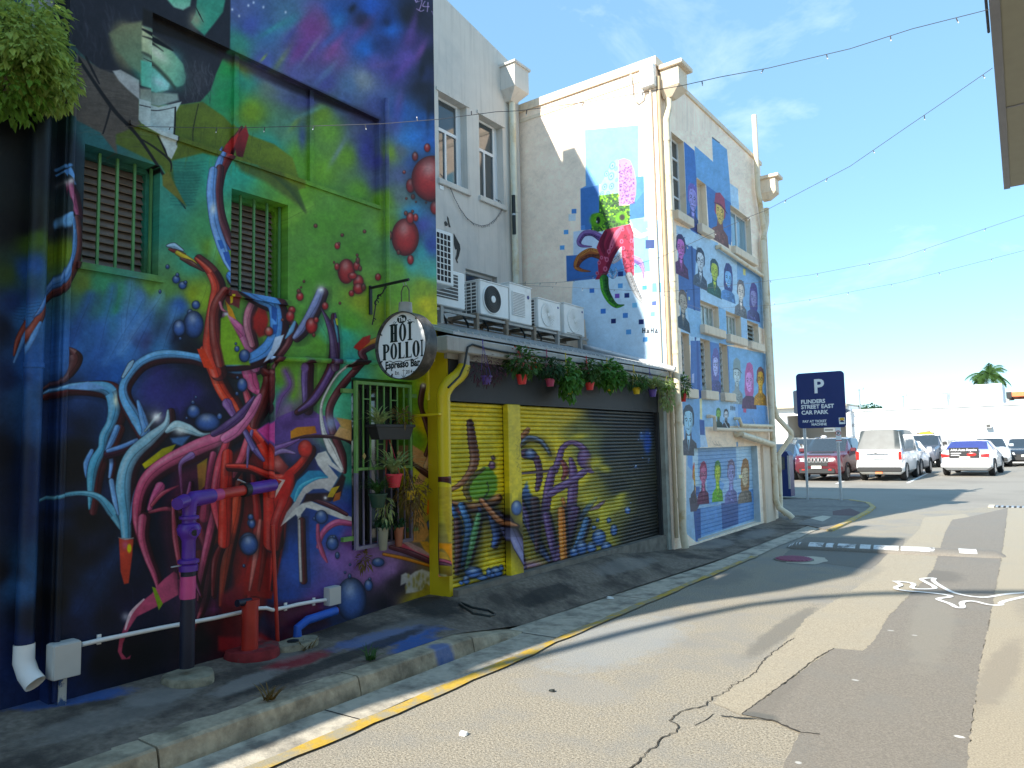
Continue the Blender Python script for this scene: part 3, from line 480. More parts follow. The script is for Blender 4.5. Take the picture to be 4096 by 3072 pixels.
# red trunk
cv.at(0, 0).poly([(905,1830),(985,1780),(1075,1860),(1105,2000),(1095,2180),(1060,2420),(1010,2530),(950,2520),(930,2300),(900,2080)], (176,34,26), soft=10, col2=(120,18,20), g=(1, .1), al=.9)
cv.poly([(700,1880),(860,1830),(905,1900),(890,2120),(840,2330),(770,2420),(690,2300),(650,2080)], (120,34,60), soft=26, al=.55)
for (p_, c_) in [([(960,1880,26),(940,2050,44),(900,2250,40),(880,2420,14)], (214,70,40)), ([(1010,1900,24),(1030,2080,40),(1010,2300,36),(985,2480,16)], (150,24,24)), ([(870,1960,20),(840,2120,34),(800,2300,26),(790,2400,8)], (196,70,110)), ([(930,1700,20),(880,1850,40),(860,2000,44),(880,2120,20)], (205,60,80)), ([(1060,1960,20),(1085,2100,34),(1060,2260,26)], (205,110,90)), ([(760,1930,14),(740,2080,30),(760,2260,22),(800,2380,8)], (150,60,110)), ([(690,2000,12),(700,2150,26),(730,2330,18)], (175,64,84)), ([(900,2150,14),(860,2240,30),(850,2380,14)], (96,20,26)), ([(980,1560,24),(1010,1680,44),(980,1800,40),(930,1900,26)], (200,70,90))]: cv.rib(p_, c_, ex=(10, 8, (60,14,20)), shade=.7, ol=.6)
A(900, 2100, K)
cv.poly([(150,500),(220,250),(300,-40),(480,-80),(540,-200),(520,100),(440,480),(400,640),(160,600)], (165,30,24), soft=3, col2=(110,20,22), g=(1, .2)); cv.poly([(-40,600),(150,500),(160,760),(-40,800)], (120,30,40), soft=10, al=.8)
for (x0, x1, c) in [(300, 210, (200, 110, 100)), (370, 290, (110, 30, 28)), (420, 390, (210, 40, 28)), (480, 400, (60, 20, 24))]: cv.rib([(x0, -40, 30), ((x0 + x1) / 2 + 8, 250, 50), (x1, 560, 20)], c, ol=.3, hl=.1, shade=.5, aa=3)
cv.poly([(-60,960),(150,960),(300,930),(420,1000),(560,1100),(420,1150),(-60,1080)], (150,26,34), soft=6); cv.blob(300, 1000, 60, 30, (190, 120, 130), .6, 20)
cv.poly([(0,700),(140,690),(150,960),(-30,960)], (90,22,26), soft=12, al=.7); cv.poly([(300,700),(800,640),(900,860),(420,900)], (100,22,40), soft=16, al=.7); cv.poly([(600,830),(1000,720),(1060,860),(640,900)], (24,26,50), soft=16, al=.5)
A(900, 1400, K)
cv.rib([(20,900,100),(10,1100,110),(0,1400,120),(-10,1659,110)], (205,40,26), shade=.6); cv.rib([(180,640,50),(320,800,110),(380,950,120),(380,1100,120),(400,1300,150),(400,1659,150)], (214,48,30), ex=(30, 10, (70,14,18)), col2=(190,30,22))
cv.rib([(20,1000,40),(200,1010,50),(330,1060,60),(480,1110,90),(620,1010,70),(720,880,60),(740,830,20)], (212,44,30), ex=(30, 26, (84,14,20))); cv.ball(690,850,62,75,(214,50,40),dark=.6,hs=.2)
cv.rib([(560,1100,90),(520,1300,130),(450,1500,120),(430,1700,80)], (200,34,26), shade=.8, col2=(150,20,20)); cv.poly([(520,1050),(600,1010),(550,1260),(420,1300)], (195,30,24), soft=4)
cv.poly([(410,850),(550,1010),(500,1080),(430,1040)], (215,90,80), soft=3, col2=(90,20,24), g=(1, 1)); cv.blob(450,980,40,40,(225,150,140),.6)
# purple middle and white scroll
cv.poly([(270,690),(420,590),(640,500),(700,480),(820,560),(940,580),(1000,640),(940,740),(800,760),(640,740),(560,800),(430,900),(390,840)], (112,72,150), soft=2, col2=(80,60,130)); cv.blob(560,640,100,40,(70,40,100),.6); cv.poly([(280,690),(420,600),(420,830),(380,800)], (205,70,150), soft=2)
cv.rib([(690,140,60),(685,250,60),(690,420,50),(690,520,40)], (112,82,150), ex=(50, 0, (66,20,36))); cv.blob(688,150,34,40,(120,90,155),1.,0,6)
cv.rib([(950,-320,10),(960,-100,60),(950,90,70),(880,250,60),(760,430,60),(640,520,30)], (96,62,130), ex=(-30, 30, (70,22,34)))
cv.rib([(1230,90,14),(1130,170,60),(980,350,70),(900,520,70),(930,700,70),(1010,900,70),(1030,1050,40)], (92,34,40), sh=(14,8,10), shade=.9)
cv.rib([(1110,100,30),(980,200,24),(880,350,24),(828,500,26),(850,700,44),(920,860,80),(1010,1030,30)], (214,212,206), shade=.25, sh=(120,110,110)); 
cv.poly([(775,930),(800,890),(870,870),(925,965),(1020,1050),(1000,1060),(890,990),(975,1100),(905,1225),(850,1195),(760,1200),(690,1250),(640,1340),(480,1520),(530,1400),(600,1310),(650,1210),(720,1150),(810,1110),(890,1105),(800,990)], (206,204,198), soft=1, col2=(165,158,160))
cv.poly([(600,1310),(560,1260),(620,1130),(720,1040),(820,1040),(890,1095),(780,1120),(680,1180)], (40,125,165), soft=1); cv.rib([(600,1300,20),(650,1180,30),(780,1110,20),(880,1098,8)], (60,165,195), shade=.2, ol=0)
cv.poly([(480,1520),(600,1370),(710,1290),(800,1330),(1090,1440),(1150,1500),(1090,1490),(900,1420),(740,1370),(700,1360),(655,1420),(650,1659),(630,1659),(625,1440),(610,1420)], (205,203,198), soft=1)
cv.rib([(720,1280,20),(820,1310,40),(940,1360,44),(1050,1420,30)], (84,34,48), shade=.6); cv.poly([(670,1320),(700,1240),(900,1230),(960,1150),(1010,1060),(1040,1100),(1000,1260),(900,1310),(800,1290)], (40,20,26), soft=3); cv.poly([(920,1190),(990,1170),(930,1270),(880,1270)], (190,160,30)); cv.poly([(950,1240),(1000,1220),(990,1290),(930,1310)], (170,90,30)); cv.star(865,1275,12)
cv.poly([(565,700),(620,665),(775,655),(790,715),(690,735),(565,765)], (210,140,20), soft=1, col2=(160,90,20), g=(1, .3)); cv.rib([(570,770,10),(700,745,30),(860,745,30),(1000,750,50),(1100,790,60),(1230,900,90)], (60,24,30), shade=.6)
cv.poly([(940,740),(990,660),(1090,690),(1140,760),(1090,785)], (205,160,100), soft=1); cv.poly([(960,580),(1100,605),(1140,640),(1140,720),(1000,660)], (160,125,60), soft=1, col2=(205,160,90)); cv.blob(910,630,55,70,(150,170,210),.9)
cv.rib([(430,850,60),(520,820,50),(640,770,20)], (130,85,160), shade=.4); cv.rib([(420,900,40),(500,870,50),(600,890,20)], (150,120,180), shade=.5)
cv.rib([(230,700,30),(200,850,30),(190,1010,16)], (110,90,150), shade=.4, ol=.2); cv.rib([(170,700,50),(250,850,60),(330,950,30)], (100,85,150), shade=.5); 
cv.rib([(520,180,60),(560,300,70),(480,420,80),(430,560,60)], (120,80,150), ol=0, aa=14, shade=.2, hl=0); cv.poly([(405,200),(435,200),(430,600),(400,600)], (100,170,120), soft=3)
cv.poly([(440,1110),(520,1120),(430,1280),(440,1190),(490,1130)], (220,190,180))
A(900, 1400, K)
cv.rib([(200,180,120),(240,300,110),(290,380,20)], PK, ol=.3, shade=.3); cv.rib([(330,180,60),(380,250,110),(330,430,110),(270,560,110),(250,640,80)], (104,30,30), sh=(20,10,12), shade=.8)
cv.rib([(300,390,40),(270,450,70),(200,570,90),(100,690,100),(0,760,90)], (215,110,160), shade=.35); cv.rib([(250,400,20),(130,560,80),(20,650,80),(-100,720,60)], (90,60,120), shade=.5)
# above: big curl with blue band
A(900, 700, K)
cv.rib([(0,1210,60),(120,1330,90),(200,1450,110),(240,1560,100),(260,1660,90)], (200,95,145), shade=.5); cv.star(5,1200,18)
cv.rib([(250,1070,60),(200,1180,70),(190,1300,70),(230,1460,60)], (190,110,130), ex=(30, 0, (90,30,40))); cv.poly([(300,1110),(240,1230),(240,1320),(290,1400),(350,1380),(375,1250),(350,1150)], (190,40,24), soft=5, col2=(130,22,20))
cv.rib([(50,870,90),(140,960,110),(300,1060,100),(410,1120,100),(440,1260,110),(420,1400,110),(330,1520,110),(160,1600,80),(-40,1625,60)], (84,152,226), ex=(60, 30, (66,26,34)), hl=.1, shade=.2)
for r in [(400,1120,450,1150,440,1270,400,1230),(410,1290,455,1290,440,1370,405,1380),(60,650,40,600,-10,560,-10,640)]: cv.poly([(r[0],r[1]),(r[2],r[3]),(r[4],r[5]),(r[6],r[7])], (40,90,170))
cv.poly([(510,1375),(430,1400),(400,1500),(330,1620),(400,1580),(470,1480)], (190,210,235), soft=1); cv.ball(376,1350,38,42,(180,70,60))
cv.rib([(560,1270,40),(600,1300,60),(570,1380,70),(540,1460,60),(470,1560,60),(400,1659,60)], (96,36,40), shade=.8); cv.rib([(600,1270,30),(570,1340,50),(520,1410,14)], (110,170,215), shade=.4)
cv.rib([(820,1010,70),(780,1110,80),(720,1230,80),(650,1340,70),(600,1400,40)], (130,140,190), ex=(36, 16, (70,36,44))); cv.star(828,985,24)
cv.rib([(830,1150,10),(890,1270,50),(930,1400,70),(945,1560,80),(950,1659,80)], (86,62,100), shade=.7); cv.rib([(940,1250,14),(960,1330,30),(975,1440,14)], (80,150,175), shade=.3); cv.poly([(950,1235),(970,1240),(975,1300),(960,1290)], (180,190,30))
cv.rib([(1330,1440,80),(1240,1480,76),(1180,1530,70),(1200,1600,60),(1120,1659,50)], (104,46,56), shade=.7, sh=(20,12,14)); cv.rib([(1320,1420,50),(1240,1450,46),(1185,1490,24)], (215,140,30), shade=.2); cv.poly([(1120,1470),(1190,1400),(1255,1380),(1250,1440),(1160,1520),(1110,1490)], (180,44,30), soft=1); cv.poly([(1040,1659),(1110,1600),(1180,1580),(1230,1620),(1100,1659)], (40,18,20))
cv.poly([(0,1000),(50,960),(130,1060),(120,1150),(60,1120),(0,1120)], (110,40,40), soft=2); cv.poly([(0,1080),(60,1160),(95,1250),(30,1210)], (220,150,20)); cv.poly([(40,1030),(70,1030),(65,1100),(45,1110)], (205,185,20))
# blue ribbon from the top tip
A(0, 0, K)
cv.rib([(2120,1080,20),(2050,1190,60),(1980,1330,100),(1910,1480,90),(1880,1660,80)], (120,30,32), shade=.8, sh=(30,10,14)); cv.poly([(2155,1065),(2180,1150),(2130,1340),(2060,1340),(2040,1240),(2100,1130)], (175,44,44), soft=1, col2=(90,20,24)); cv.poly([(1975,1240),(2090,1120),(2040,1250),(2010,1340),(1950,1350)], (180,40,36), soft=1)
cv.rib([(1950,1250,10),(1900,1380,60),(1850,1560,76),(1840,1700,78)], (104,150,218), shade=.2)
A(0, 700, K)
cv.rib([(1900,-60,70),(1880,120,90),(1900,330,90),(1980,560,70),(2010,640,30)], (96,44,52), shade=.8, sh=(14,10,14)); cv.rib([(1840,-40,76),(1822,150,84),(1850,400,84),(1910,600,90),(1960,740,70),(1995,830,20)], (110,160,224), shade=.2); cv.blob(1840,290,24,50,(225,230,220),.8)
cv.poly([(1875,560),(1915,560),(1940,625),(1905,640)], (50,100,180)); cv.poly([(1925,665),(1975,660),(1995,740),(1985,800),(1945,735)], (50,90,170))
cv.rib([(1440,610,20),(1500,610,60),(1580,650,20)], (150,195,225), ol=.8); cv.rib([(1460,640,20),(1520,660,40),(1600,680,10)], (120,36,30)); cv.rib([(1530,670,44),(1600,710,50),(1700,760,20)], (200,175,30)); cv.rib([(1560,720,20),(1650,760,50),(1760,830,12)], (96,50,40), shade=.7)
cv.rib([(1690,720,30),(1800,830,60),(1860,960,80),(1840,1100,80),(1810,1300,90),(1800,1500,100),(1860,1700,110)], (196,60,36), ex=(50, 0, (80,26,26)), col2=(210,60,40))
cv.rib([(1940,1000,80),(1880,1090,90),(1850,1200,90),(1860,1400,100),(1900,1620,90)], (130,44,36), sh=(24,12,12), shade=.8); cv.rib([(1900,1100,30),(1920,1160,30),(1960,1180,10)], (205,110,130))
cv.poly([(1700,1500),(1760,1500),(1850,1680),(1760,1660)], (214,60,24)); cv.poly([(1905,1240),(1960,1210),(2050,1380),(2110,1500),(2160,1640),(1940,1640),(1900,1450)], (125,170,30), soft=3)
# blue and red paint bubbles
for c0, lst in [((0,700),[(1445,790,18,20),(1520,900,34,36),(1530,860,16,18),(1575,950,36,34),(1600,925,16,16),(1380,1005,12,18),(1690,1120,36,38),(1640,1190,26,34),(1670,1290,88,120),(1545,1320,56,72),(1555,1410,14,14),(2110,1560,48,56),(2045,1500,22,26),(2035,1455,10,12)]),
 ((0,1400),[(2090,300,46,60),(2045,375,16,18),(2050,235,12,12),(1670,530,60,60),(1690,405,12,12),(1665,450,18,18),(1610,585,12,12),(1790,620,112,80),(1895,570,24,28),(2170,1490,36,40),(2160,1440,24,26)]),
 ((0,2100),[(2140,150,80,80),(2105,350,12,16)]),
 ((900,1400),[(830,1440,56,60),(768,1455,12,14),(230,1500,30,40),(220,1440,24,26),(200,1640,70,66),(1770,1180,24,32),(1770,1510,34,44),(1780,1450,16,20),(925,1640,44,44)]),
 ((900,2100),[(205,170,80,90),(160,350,12,14),(925,160,54,58),(940,100,12,14),(968,260,20,30),(1090,640,132,190),(1075,440,16,22),(1238,520,38,52),(1248,465,14,14),(1320,320,56,40),(1078,340,10,12),(1035,408,10,12)])]:
    cv.at(c0[0], c0[1], K)
    for (x, y, rx, ry) in lst: cv.ball(x, y, rx, ry, (58, 92, 160) if rx > 20 else (46, 74, 130), dark=.3, hs=.45)
A(900, 1400, K).rib([(800,1700,30),(850,1570,50),(960,1490,60),(1090,1500,44)], (190,80,130), shade=.5, ol=.2); A(900, 2100, K).rib([(800,0,30),(805,120,40),(840,240,44),(880,320,14)], (180,70,110), shade=.5, ol=.2)
RD = (176, 40, 38)
A(900, 700, K)
for (x, y, rx, ry) in [(780,437,17,18),(1010,517,15,15),(1203,486,15,16),(968,610,24,30),(983,590,12,14),(1046,830,75,108),(1150,920,46,60),(1100,870,40,30),(1135,785,30,40),(1145,735,18,28),(1165,805,16,24),(965,790,22,32),(1140,690,12,14),(940,752,9,12),(1150,980,48,48),(1195,968,20,32),(1090,1020,24,28),(1320,880,26,32),(645,1048,32,38),(635,1000,18,20),(655,968,9,10),(680,917,11,13),(990,1105,11,13),(575,1165,32,34),(560,1220,38,48),(495,1250,14,14),(862,1130,28,34),(745,1300,52,70),(785,1250,22,26),(765,1380,14,18),(1555,535,118,162),(1598,370,34,50),(1645,365,22,34),(1560,328,16,20),(1618,312,12,14),(1600,730,28,42),(1497,665,16,22),(1428,520,14,36),(1602,90,40,62),(1622,185,18,24),(1735,235,9,10),(1565,200,10,12),(1790,30,180,200),(1815,280,44,60),(1648,230,8,9)]:
    cv.ball(x, y, rx, ry, RD if rx > 20 else (120, 56, 44), ang=0, dark=.42, hs=.45 if rx > 20 else .25)
A(900, 0, K)
for (x, y, rx, ry) in [(1745,1275,27,38),(1640,1350,26,40),(1545,1485,14,16),(1775,1540,165,190)]: cv.ball(x, y, rx, ry, RD if rx > 26 else (140, 50, 50), dark=.42, hs=.5)
cv.rib([(1645,0,6),(1655,14,8),(1700,0,4)], (190,160,200), shade=0, ol=0)
for pts in [[(1700,5,8),(1690,50,9),(1675,85,9)],[(1655,75,8),(1690,95,9),(1715,85,8)],[(1725,10,8),(1708,50,9),(1760,55,9)],[(1752,20,8),(1750,60,10),(1745,98,8)],[(1640,0,6),(1650,18,8),(1662,2,6)],[(1785,95,6),(1800,130,7)]]: cv.rib(pts, (196,160,205), shade=0, ol=0, hl=0)
# right end: orange structure near the drainpipe
A(900, 1400, K)
cv.poly([(1605,810),(1700,870),(1830,1020),(1950,1060),(1955,1100),(1830,1110),(1740,1040),(1660,1010),(1605,960)], (214,160,100), soft=1, col2=(190,130,80)); cv.poly([(1740,940),(1800,1000),(1700,1160),(1630,1160)], (205,150,100), soft=1)
cv.rib([(1710,310,50),(1690,430,54),(1700,520,40),(1745,650,54),(1770,780,40),(1740,900,50)], (74,34,34), col2=(80,30,30), shade=.7); cv.star(1712,305,16); cv.rib([(1750,700,10),(1790,800,26),(1770,900,40),(1740,1000,60)], (205,150,100), shade=.2)
cv.rib([(1600,960,20),(1700,1040,50),(1800,1100,60),(1900,1130,90),(1930,1250,80),(1930,1400,60),(1935,1430,40)], (76,30,30), shade=.6)
cv.poly([(1620,1200),(1720,1180),(1800,1300),(1740,1400),(1660,1300)], (190,170,30), soft=3); cv.poly([(1750,1290),(1800,1320),(1790,1380),(1740,1430)], (230,110,10)); cv.poly([(1640,1330),(1700,1400),(1740,1560),(1700,1659),(1620,1659),(1630,1500)], (205,150,80), soft=2)
cv.poly([(1790,1180),(1890,1180),(1890,1440),(1960,1440),(1960,1490),(1900,1490),(1900,1650),(1840,1650)], (190,165,40), soft=1); cv.poly([(1905,1490),(1955,1495),(1955,1640),(1910,1620)], (80,34,30))
A(900, 2100, K)
cv.poly([(1640,-20),(1740,-20),(1760,80),(1720,140),(1680,90)], (205,150,80), soft=1); cv.poly([(1680,140),(1750,140),(1830,240),(1860,330),(1790,290),(1730,230)], (214,160,50), soft=1)
cv.rib([(1420,130,30),(1560,190,50),(1700,260,50),(1850,320,40)], (200,70,100), ol=.5, shade=.3); cv.rib([(1430,190,40),(1600,240,50),(1850,350,50)], (90,40,60), shade=.4); cv.rib([(1370,250,30),(1560,290,36),(1800,360,30),(1900,390,30)], (214,130,20), shade=.3); cv.poly([(1480,115),(1530,120),(1700,200),(1820,290),(1640,220)], (185,150,150), soft=1)
cv.poly([(1795,150),(1965,150),(1970,260),(1920,270),(1970,290),(1975,350),(1870,330)], (240,150,10), soft=1); cv.poly([(1795,340),(1975,350),(1978,440),(1795,440)], (190,170,20), soft=1, col2=(90,60,20))
cv.poly([(1520,430),(1560,410),(1600,430),(1640,400),(1700,380),(1760,400),(1830,420),(1840,540),(1780,540),(1740,500),(1700,560),(1640,580),(1560,590),(1560,500),(1515,520)], (205,205,200), soft=2, al=.85)
for i in range(24): a = rs.rand(3); cv.blob(1540 + a[0] * 290, 420 + a[1] * 140, 10, 22, (150, 140, 60), .8)
cv.rib([(640,-40,26),(645,200,30),(655,480,30)], (190,184,178), ex=(40, 0, (90,36,36)), hl=.1) 
# roller doors
A(1700, 1300, K)
MRN = (74, 38, 36)
cv.rib([(400,840,60),(420,1000,80),(440,1150,84),(410,1260,70),(330,1360,50),(230,1430,30)], MRN, col2=(190,130,80), shade=.5, ol=.5)
cv.poly([(520,1220),(580,1230),(635,1320),(635,1420),(580,1500),(470,1510),(400,1490),(370,1420),(410,1300)], (100,150,30), soft=2, col2=(110,160,40)); cv.rib([(520,1240,30),(420,1320,40),(365,1420,60),(400,1510,40)], (84,60,30), shade=.3, al=.8); cv.ball(590,1210,30,36,(120,70,110)); cv.ball(600,1145,18,22,(90,50,60)); cv.rib([(550,1360,14),(560,1430,10),(530,1480,20)], (60,90,30), shade=0)
cv.rib([(230,1520,20),(350,1560,60),(500,1560,60),(620,1500,60),(650,1470,24)], (196,130,70), ex=(10, 24, (90,40,34)))
for (p, c) in [([(240,1560,40),(300,1700,60),(330,1800,40)], (70,120,190)), ([(300,1600,40),(380,1680,40),(400,1720,20)], (190,70,90)), ([(480,1580,30),(500,1650,40)], (70,90,160)), ([(450,1700,40),(560,1640,50),(640,1600,30)], (120,90,60))]: cv.rib(p, c, shade=.5)
cv.rib([(900,900,40),(860,960,60),(810,1040,50)], (176,110,60), shade=.5); cv.rib([(810,1050,20),(900,970,34),(1000,990,30),(1060,1060,24),(1085,1110,10)], (110,130,160), shade=.3, ex=(14, 20, (110,100,40)))
cv.rib([(880,1110,90),(930,1120,80),(980,1170,60),(1000,1300,60),(980,1420,40)], (92,52,84), shade=.6); cv.ball(920,1110,50,46,(90,110,160)); cv.rib([(850,1280,20),(1000,1265,26),(1140,1255,20)], (110,80,80))
cv.rib([(1130,1260,60),(1170,1150,60),(1200,1060,50),(1280,1010,40),(1370,1060,60),(1400,1150,90),(1420,1240,60),(1460,1270,20)], (124,82,140), shade=.5); cv.ball(1385,1150,60,86,(120,80,135),dark=.6,hs=.2)
cv.rib([(1270,1160,40),(1290,1250,70),(1290,1400,90),(1270,1659,90)], (118,76,134), ol=.5); cv.rib([(1110,1250,60),(1080,1400,80),(1050,1600,80),(1040,1680,70)], (120,78,136)); cv.rib([(1380,1270,60),(1300,1330,60),(1180,1400,70),(1090,1460,60)], (126,90,150)); cv.rib([(1200,1180,40),(1230,1260,60),(1200,1330,30)], (150,60,60))
cv.poly([(890,1350),(920,1450),(1000,1560),(1000,1680),(820,1680),(820,1500)], (84,120,176), soft=4, col2=(60,90,150)); cv.rib([(1480,1500,40),(1400,1600,50),(1350,1680,40)], (80,120,180)); cv.rib([(1560,1520,20),(1500,1570,40),(1440,1600,20)], (140,100,140))
cv.rib([(1200,1500,30),(1220,1600,40),(1215,1700,40)], (220,130,30), shade=.3)
[cv.blob(x, y, a, b, (205, 190, 45), .85, an, 3) for x, y, a, b, an in [(1480,1180,70,50,-20),(1560,1240,60,36,20),(1340,960,80,30,-10),(1640,1560,110,60,-30),(1420,1500,90,60,0),(1500,1640,110,50,0),(1700,1480,60,30,-30)]]; cv.blob(1930,1010,36,110,(40,80,160),1.,0,4); cv.blob(1880,960,20,40,(70,110,180),.9)
for (x, y, r) in [(1875,930,8),(1950,935,8),(1850,990,6),(1890,1145,6),(1945,1160,9),(1940,1185,6),(1830,1220,12),(1760,1600,26),(1785,1535,6)]: cv.ball(x, y, r, r * 1.3, (90, 130, 200), glow=False, hs=.8)
for i in range(16): x = 1680 + (i % 8) * 22; y = 1200 + (i // 8) * 80 + (i % 3) * 30; cv.rib([(x, y, 3), (x + 14, y + (i * 7 % 30) - 10, 4), (x + 8, y + 30, 2)], (120, 125, 125), shade=0, ol=0, hl=0)
for (x, y) in [(770, 990), (760, 1050), (770, 1130), (765, 1200), (780, 1240)]: cv.rib([(x - 16, y - 20, 3), (x + 10, y, 4), (x - 6, y + 24, 3), (x + 20, y + 30, 3)], (110, 90, 20), shade=0, ol=0, hl=0)
A(1550, 2000, .5)
# lower half of the doors (pixels from the lower crops)
A(0, 0, 1.)
for (p, c) in [([(1850,2020,26),(1880,2120,34),(1850,2260,24)], (70,130,190)), ([(1920,2060,24),(1900,2150,30),(1870,2280,16)], (90,150,90)), ([(1960,2030,24),(1990,2130,34),(1980,2180,20)], (80,110,180)), ([(2000,2060,30),(2060,2180,50),(2100,2280,12)], (130,130,180)), ([(1830,2080,20),(1835,2200,24),(1830,2290,12)], (96,60,60)), ([(2100,2060,26),(2160,2180,30),(2200,2240,14)], (90,110,170)), ([(2140,2000,30),(2150,2120,24),(2150,2200,10)], (90,60,70)), ([(2190,2060,30),(2210,2160,34),(2230,2240,30)], (110,74,130)), ([(2300,2040,40),(2270,2140,50),(2240,2240,40)], (118,76,134)), ([(2250,2040,30),(2255,2140,34),(2260,2240,30)], (235,140,30)), ([(2350,2080,26),(2330,2140,30),(2300,2200,14)], (80,130,180)), ([(1930,2000,20),(2000,2080,26),(2050,2100,10)], (190,120,70)), ([(2080,1990,18),(2110,2060,24),(2120,2120,10)], (80,60,110))]: cv.rib(p, c, ex=(8, 6, (60, 34, 30)), shade=.5)
for (x, y, rx, ry) in [(2330,2190,24,30),(2300,2210,18,22),(2370,2190,20,24),(2400,2150,28,34),(2430,2190,22,24),(2460,2120,14,24),(2440,2080,9,12),(2380,2110,9,9),(2395,2080,7,8),(2420,2210,14,14),(2050,2030,22,30),(1900,2290,36,24),(1935,2310,24,12),(1870,2320,14,18),(1850,2330,8,10),(1990,2290,26,26),(1970,2300,16,14),(2010,2270,10,12),(1960,2290,10,20),(2350,2230,14,16)]: cv.ball(x, y, rx, ry, (72, 112, 176), dark=.4)
cv.blob(2140,2260,50,20,(170,120,180),.8)

# ------------------------------------------------------------------ octopus wall (side wall of the pale building)
hv = Canvas(2060, 380, 2720, 1520, 1., (253, 229, 206))
T = hv.at
T(1700, 700, K)
hv.poly([(1280,490),(1280,900),(1270,1000),(1265,1180),(1380,1250),(1400,1470),(1640,1560),(2250,1800),(2250,400),(1900,380)], (198,222,240), soft=3)
T(2100, 550, .5004)
hv.poly([(475,-60),(905,-100),(905,320),(485,400)], (118,176,204)); hv.poly([(905,-100),(1000,-100),(1010,1659),(960,1659)], (236,242,246), soft=3)
hv.poly([(485,215),(590,380),(590,420),(440,410),(488,385)], (104,158,218)); hv.poly([(442,412),(590,380),(590,735),(445,740)], (66,118,186)); hv.poly([(880,315),(948,308),(955,640),(835,655),(835,540)], (60,116,184)); hv.poly([(880,315),(948,308),(950,430),(880,520)], (74,134,196))
hv.poly([(445,705),(478,700),(480,735),(445,740)], (80,140,210)); hv.poly([(835,655),(980,640),(995,1070),(870,1090),(860,700)], (126,180,212)); hv.poly([(388,755),(600,720),(600,940),(388,940)], (196,212,234)); hv.poly([(328,945),(590,930),(600,1125),(332,1152)], (60,108,176)); hv.poly([(590,960),(860,930),(870,1095),(660,1120),(590,1120)], (104,160,220)); hv.poly([(860,990),(995,980),(998,1070),(865,1080)], (112,168,204))
for (x, y, r, c) in [(390,590,19,(70,130,200)),(375,640,28,(205,216,224)),(327,756,18,(90,160,220)),(296,880,18,(90,160,220)),(533,1223,19,(60,120,200)),(760,1185,19,(90,160,220)),(762,1090,20,(40,60,120)),(735,1266,18,(120,80,180)),(812,1262,19,(30,50,110)),(997,853,36,(52,76,130)),(1050,1198,36,(104,170,196)),(954,1200,19,(74,150,190)),(966,652,20,(150,200,236)),(1030,1325,18,(80,100,170)),(875,1340,20,(120,190,230)),(1017,1412,19,(110,190,230)),(623,1388,20,(60,120,200)),(800,1422,20,(70,130,200)),(705,1467,19,(30,44,100)),(927,1473,20,(30,44,100)),(826,1554,20,(90,160,220)),(960,1614,19,(80,150,215))]:
    hv.poly([(x - r, y - r + 2), (x + r, y - r - 1), (x + r, y + r - 2), (x - r, y + r)], c)
hv.poly([(745,165),(700,195),(650,290),(605,370),(585,470),(745,455)], (140,176,196), soft=1)
for (x, y, r) in [(697,225,22),(650,290,16),(687,310,22),(635,395,18),(690,390,18),(725,250,12),(615,450,14),(660,450,14),(730,340,10)]:
    hv.blob(x, y, r, r * 1.5, (62,104,124), 1., 20, 6); hv.blob(x, y, r * .7, r * 1.1, (160,190,204), 1., 20, 6); hv.blob(x, y, r * .35, r * .6, (70,116,136), 1., 20, 4)
hv.poly([(745,180),(790,165),(840,185),(870,260),(888,350),(885,450),(870,525),(748,545)], (172,134,182), soft=1)
for i in range(170):
    a = rs.rand(3); x = 750 + a[0] * 120; y = 190 + a[1] * 345
    if x < 835 + min(40, (y - 190) * .25): hv.blob(x, y, 3.4 + 2.5 * a[2], 4.5, (92, 56, 124), .9)
def mottle(pts, c1, c2, n, r, seed=5, c3=None):
    q = np.array(pts, float); R = np.random.RandomState(seed); lo = q.min(0); hi = q.max(0)
    hv.poly(pts, c1, soft=.5)
    k = 0
    while k < n:
        x, y = lo + R.rand(2) * (hi - lo); ins = False
        for i in range(len(q)):
            (xa, ya), (xb, yb) = q[i], q[(i + 1) % len(q)]
            if (ya > y) != (yb > y) and x < (xb - xa) * (y - ya) / (yb - ya) + xa: ins = not ins
        k += 1
        if ins: hv.blob(x, y, r * (.5 + R.rand()), r * (.4 + .7 * R.rand()), c2 if (c3 is None or R.rand() < .6) else c3, .9, R.rand() * 180, 4)
mottle([(590,465),(745,445),(748,545),(835,540),(835,690),(640,735),(580,755),(530,740),(530,615),(590,600)], (60,110,40), (30,60,40), 380, 9, 1, (150,220,40))
for (x, y, r) in [(575, 660, 44), (770, 640, 36)]:
    for j in range(5): hv.blob(x, y, r + 16 - j * 9, r + 12 - j * 9, (120, 190, 24) if j % 2 == 0 else (60, 120, 30), .9, 0, 6)
hv.blob(583,662,17,30,(20,24,34),1.,0,6); hv.blob(775,638,22,26,(40,44,40),1.,0,6); hv.blob(572,672,5,8,(240,240,240),1.)
def tent(pts, c, c2, spots=(250,220,230), sp=.3, seed=2, side=1):
    hv.rib(pts, c, sh=c2, shade=.7, ol=.35, hl=.1)
    P_ = np.array(pts, float); R = np.random.RandomState(seed)
    for i in range(len(P_) - 1):
        for j in range(7):
            t = j / 7; p = P_[i] * (1 - t) + P_[i + 1] * t; d = P_[i + 1][:2] - P_[i][:2]; d /= np.hypot(*d) + 1e-6
            nn = np.array([-d[1], d[0]]) * side * p[2] * .36
            hv.blob(p[0] + nn[0], p[1] + nn[1], p[2] * .13 + 1, p[2] * .16 + 1, spots, .85, 0, 6); hv.blob(p[0] + nn[0], p[1] + nn[1], p[2] * .06 + .4, p[2] * .08 + .4, c2, .9)
            if j % 2: hv.blob(p[0] - nn[0] * R.rand(), p[1] - nn[1] * R.rand(), p[2] * .1, p[2] * .16, c2, .7, R.rand() * 180)
